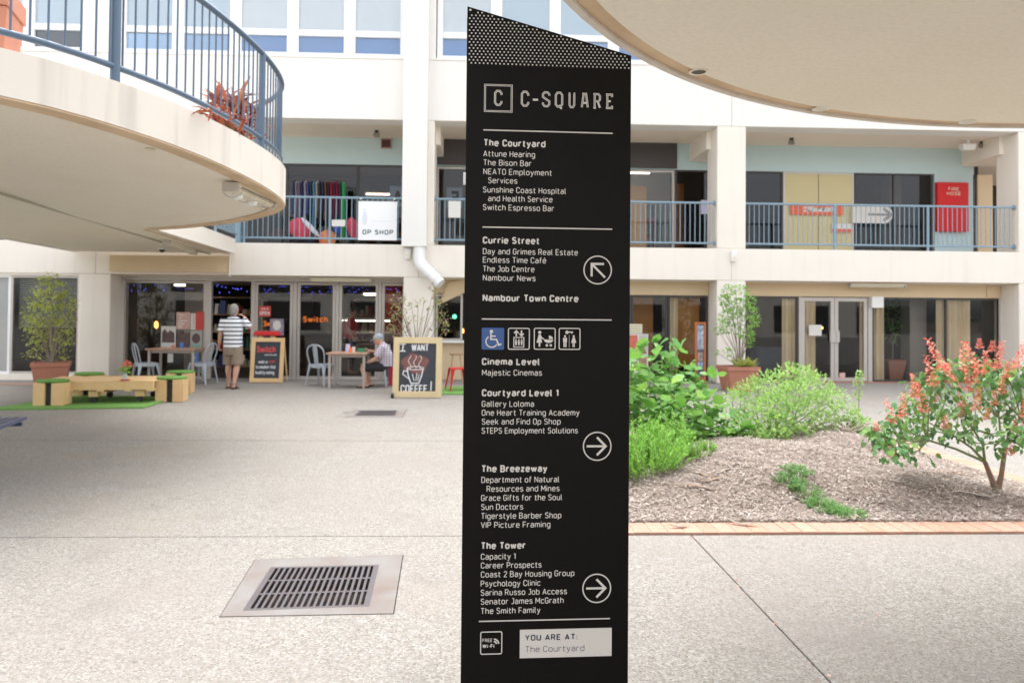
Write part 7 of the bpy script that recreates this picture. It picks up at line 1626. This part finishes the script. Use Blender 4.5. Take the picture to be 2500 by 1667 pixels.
# reversed letters on panels inside the glass
for (ch_, u0, v0, u1, v1) in (('E', 1026, 431, 1062, 478), ('A', 895, 428, 932, 476)):
    t, G, _ = flat('letter_panel', 'grey panel with a reversed letter %s behind the gallery glass' % ch_, 'sign', u0, v0, u1, v1, Y2 + .02, M('slate_panel_' + ch_, (.14, .17, .20), .6)); mb = MB(); din(mb, ch_, .22, .78, -.85, .68, lambda x, y: G(1 - x, -y), .22); part('lettering', flipfix(mb), BLACKP, t)
# right hand bay signs
t, G, _ = flat('shop_banner', 'orange red shop banner on the cream gallery doors', 'banner', 1816, 468, 1936, 494, YR + .12, ORANGE, th=.012); t.location.y = Y2 - .02
bpy.data.objects.remove(t.children[0]); bpy.data.objects.remove(t)
YD = Y2 - .015
t, G, (a, b, c, d) = flat('shop_banner', 'orange red shop banner on the cream gallery doors', 'banner', 1815, 469, 1936, 494, YD, M('banner_red', (.72, .12, .04), .6), th=.01)
mb = MB(); din(mb, 'Sun', .36, .55, -.72, .5, lambda x, y: G(x, -y), .24); din(mb, 'central', .57, .80, -.72, .5, lambda x, y: G(x, -y), .13)
for k_ in range(6): an_ = k_ * math.pi / 3; stroke(mb, [(.28 + .010 * math.cos(an_), .5 + .08 * math.sin(an_)), (.28 + .03 * math.cos(an_), .5 + .28 * math.sin(an_))], .03, G)
part('lettering', mb, PRINT, t)
x0, x1, z0, z1 = rect(1958, 473, 2050, 513, YD - .05); t = thing('arrow_sign', 'white round ended sign with a grey arrow pointing right', 'sign', ((x0 + x1) / 2, YD - .05, (z0 + z1) / 2)); r_ = (z1 - z0) / 2; pl = [(x0, z0), (x1 - r_, z0)] + [(x1 - r_ + r_ * math.cos(math.radians(a)), (z0 + z1) / 2 + r_ * math.sin(math.radians(a))) for a in range(-80, 90, 10)] + [(x1 - r_, z1), (x0, z1)]
n_ = len(pl); part('panel', MB().add([(x, YD - .06, z) for x, z in pl] + [(x, YD - .03, z) for x, z in pl], [tuple(range(n_)), tuple(range(2 * n_ - 1, n_ - 1, -1))] + [(i, n_ + i, n_ + (i + 1) % n_, (i + 1) % n_) for i in range(n_)]), M('sign_offwhite', (.62, .58, .54), .6), t)
mb = MB(); zc = (z0 + z1) / 2; Pz = lambda x, z: (x, YD - .062, z); stroke(mb, [(x1 - r_ - .42, zc), (x1 - r_ + .18, zc)], .06, Pz); stroke(mb, [(x1 - r_ - .02, zc + .15), (x1 - r_ + .2, zc), (x1 - r_ - .02, zc - .15)], .07, Pz); part('arrow', mb, M('grey_print', (.22, .21, .20), .6), t)
t, G, _ = flat('small_notice', 'small white and orange notice below the arrow sign', 'notice', 1911, 514, 1957, 534, YD, PAPER, th=.006); mb = MB(); poly(mb, [(0, .6), (1, .6), (1, .98), (0, .98)], G); part('print', flipfix(mb), M('notice_red', (.66, .12, .06), .6), t)
YH = Y2 - .11; x0, x1, z0, z1 = rect(2153, 419, 2225, 532, YH); t = thing('fire_hose_cabinet', 'bright red cabinet lettered FIRE HOSE on the gallery wall', 'fire hose cabinet', ((x0 + x1) / 2, YH, (z0 + z1) / 2)); RB = M('fire_red', (.62, .012, .015), .45)
part('cabinet', MB().box(x0, x1, YH, Y2 - .002, z0, z1), RB, t, bevel=.006); part('door', MB().box(x0 + .02, x1 - .02, YH - .012, YH - .001, z0 + .02, z1 - .02), RB, t, bevel=.004)
mb = MB(); Ph = lambda x, z: (x, YH - .0135, z); w_ = x1 - x0; din(mb, 'FIRE', x0 + w_ * .34, x0 + w_ * .68, z1 - .215, .085, Ph, .16); din(mb, 'HOSE', x0 + w_ * .29, x0 + w_ * .74, z1 - .33, .085, Ph, .16); part('lettering', mb, M('cream_letters', (.72, .66, .5), .6), t)
flat('violet_notice', 'white notice with purple letters behind the gallery glass', 'notice', 1610, 460, 1626, 492, Y2 - .0, M('lilac_notice', (.55, .48, .62), .6))

# =================================================================== RIGHT GROUND FLOOR THINGS
t, G, _ = flat('door_notice', 'white paper notice taped on the left entrance door', 'notice', 1858, 746, 1887, 771, Y1 - .034, PAPER); flat('door_sticker', 'small white and red sticker at the foot of the right entrance door', 'sticker', 1928, 856, 1941, 869, Y1 - .034, M('sticker', (.62, .40, .36), .6))
x0, x1, z0, z1 = rect(2001, 681, 2028, 707, Y1 - .1); t = thing('alarm_box', 'white box mounted beside the top of the entrance doors', 'box', ((x0 + x1) / 2, Y1 - .1, (z0 + z1) / 2)); part('housing', MB().box(x0, x1, Y1 - .14, Y1 - .035, z0, z1), PLASTW, t, bevel=.008)
# movie posters, middle bay
YM = 16.9
t, G, _ = flat('poster_board', 'white display board with four reddish photographs behind the broad leaved shrub', 'poster board', 1440, 767, 1488, 857, YM, PAPER, th=.02)
for i, (x, y, w_, h_) in enumerate(((.06, .03, .44, .48), (.56, .03, .40, .48), (.06, .56, .42, .36), (.56, .56, .38, .36))):
    mb = MB(); poly(mb, [(x, y), (x + w_, y), (x + w_, y + h_), (x, y + h_)], G); part('photograph', flipfix(mb), [M('red_photo', (.62, .16, .10), .6, var=.5, scale=8), M('peak_photo', (.52, .46, .46), .6, var=.4, scale=8), M('brown_photo', (.36, .20, .13), .6, var=.7, scale=10, dark=(.6, .45, .35)), M('sepia_photo', (.42, .26, .16), .6, var=.8, scale=10, dark=(.12, .07, .05))][i], t)
mb = MB(); poly(mb, [(.58, .5), (.62, .34), (.68, .44), (.76, .2), (.84, .4), (.94, .5)], lambda x, y: G(x, y, .0016)); part('photograph_subject', flipfix(mb), M('peak_brown', (.30, .13, .08), .6), t)
t, G, _ = flat('shop_notice', 'cream notice above the reddish photographs', 'notice', 1440, 744, 1475, 766, YM, M('cream_card', (.62, .58, .42), .6), th=.01); mb = MB()
for q in range(3): stroke(mb, [(.1, .25 + q * .25), (.9, .25 + q * .25)], .07, G)
part('print', mb, M('faint_brown', (.5, .4, .3), .7), t)
YS_ = 16.2; x0, x1, z0, z1 = rect(1597, 786, 1621, 905, YS_); t = thing('poster_stand', 'narrow orange framed poster stand beside the wide column', 'poster stand', ((x0 + x1) / 2, YS_, 0), 0); z0 = 0.0; w_ = x1 - x0; OR_ = M('stand_orange', (.52, .16, .05), .5)
z1 = at_y(1609, 740, YS_).z
part('frame', MB().box(x0, x0 + .035, YS_, YS_ + .06, z0, z1), OR_, t); part('frame', MB().box(x1 - .035, x1, YS_, YS_ + .06, z0, z1), OR_, t); part('frame', MB().box(x0 + .0352, x1 - .0352, YS_, YS_ + .06, z1 - .04, z1), OR_, t); part('frame', MB().box(x0 + .0352, x1 - .0352, YS_, YS_ + .06, .12, .16), OR_, t)
part('backing', MB().box(x0 + .0352, x1 - .0352, YS_ + .015, YS_ + .045, .16, z1 - .04), M('slate_backing', (.10, .10, .12), .6), t)
Gq = lambda x, y, o=0: (x0 + .04 + (w_ - .08) * x, YS_ + .013 - o, z1 - .05 - (z1 - .22) * y)
for i, (a, b, c, d, mt) in enumerate(((.03, .02, .48, .48, M('ice_photo', (.42, .50, .66), .6, var=.8, scale=9, dark=(.05, .07, .18))), (.52, .02, .97, .48, M('mono_photo', (.55, .56, .6), .6, var=.9, scale=14, dark=(.04, .04, .06))), (.12, .53, .47, .70, M('sunset_photo', (.50, .36, .28), .6, var=.8, scale=14, dark=(.08, .07, .10))), (.53, .53, .88, .70, bpy.data.materials['sunset_photo'] if 'sunset_photo' in bpy.data.materials else None), (.12, .72, .47, .86, bpy.data.materials.get('ice_photo')), (.53, .72, .88, .86, bpy.data.materials.get('ice_photo')))):
    mb = MB(); poly(mb, [(a, b), (c, b), (c, d), (a, d)], lambda x, y: Gq(x, y)); part('photograph', flipfix(mb), mt or bpy.data.materials['sunset_photo'], t)
# interior: chair and table silhouettes behind entrance
t = thing('round_table', 'pale cloth covered table dimly seen behind the left entrance window', 'table', (at_y(1765, 830, 18.6).x, 18.6, 0)); part('cloth', MB().lathe([(.62, .02), (.58, .4), (.5, .72), (.48, .74)], n=18), M('blue_grey_cloth', (.20, .23, .30), .9), t, local=True, smooth=True)
# green window plants inside: small tree behind right pane
lv = LV(); c_ = at_y(2050, 730, 17.9)
for i in range(420): d = rdir(); lv.add(np.array(c_) + d * np.array([.28, .2, .7]) * rng.uniform(.3, 1), d, rng.uniform(.05, .1), LEAF_SIMPLE)
t = thing('indoor_plant', 'dark leafy indoor plant behind the window right of the doors', 'plant', (c_.x, 17.9, 0)); tag(part('foliage', lv.mb(), L_SALV, t), kind='stuff'); part('stem', MB().tube((c_.x, 17.9, .3), (c_.x, 17.9, 1.5), .02), BARK, t); part('pot', MB().frustum((c_.x, 17.9, .005), (.32, .32), (c_.x, 17.9, .48), (.46, .46)), TERRA, t)
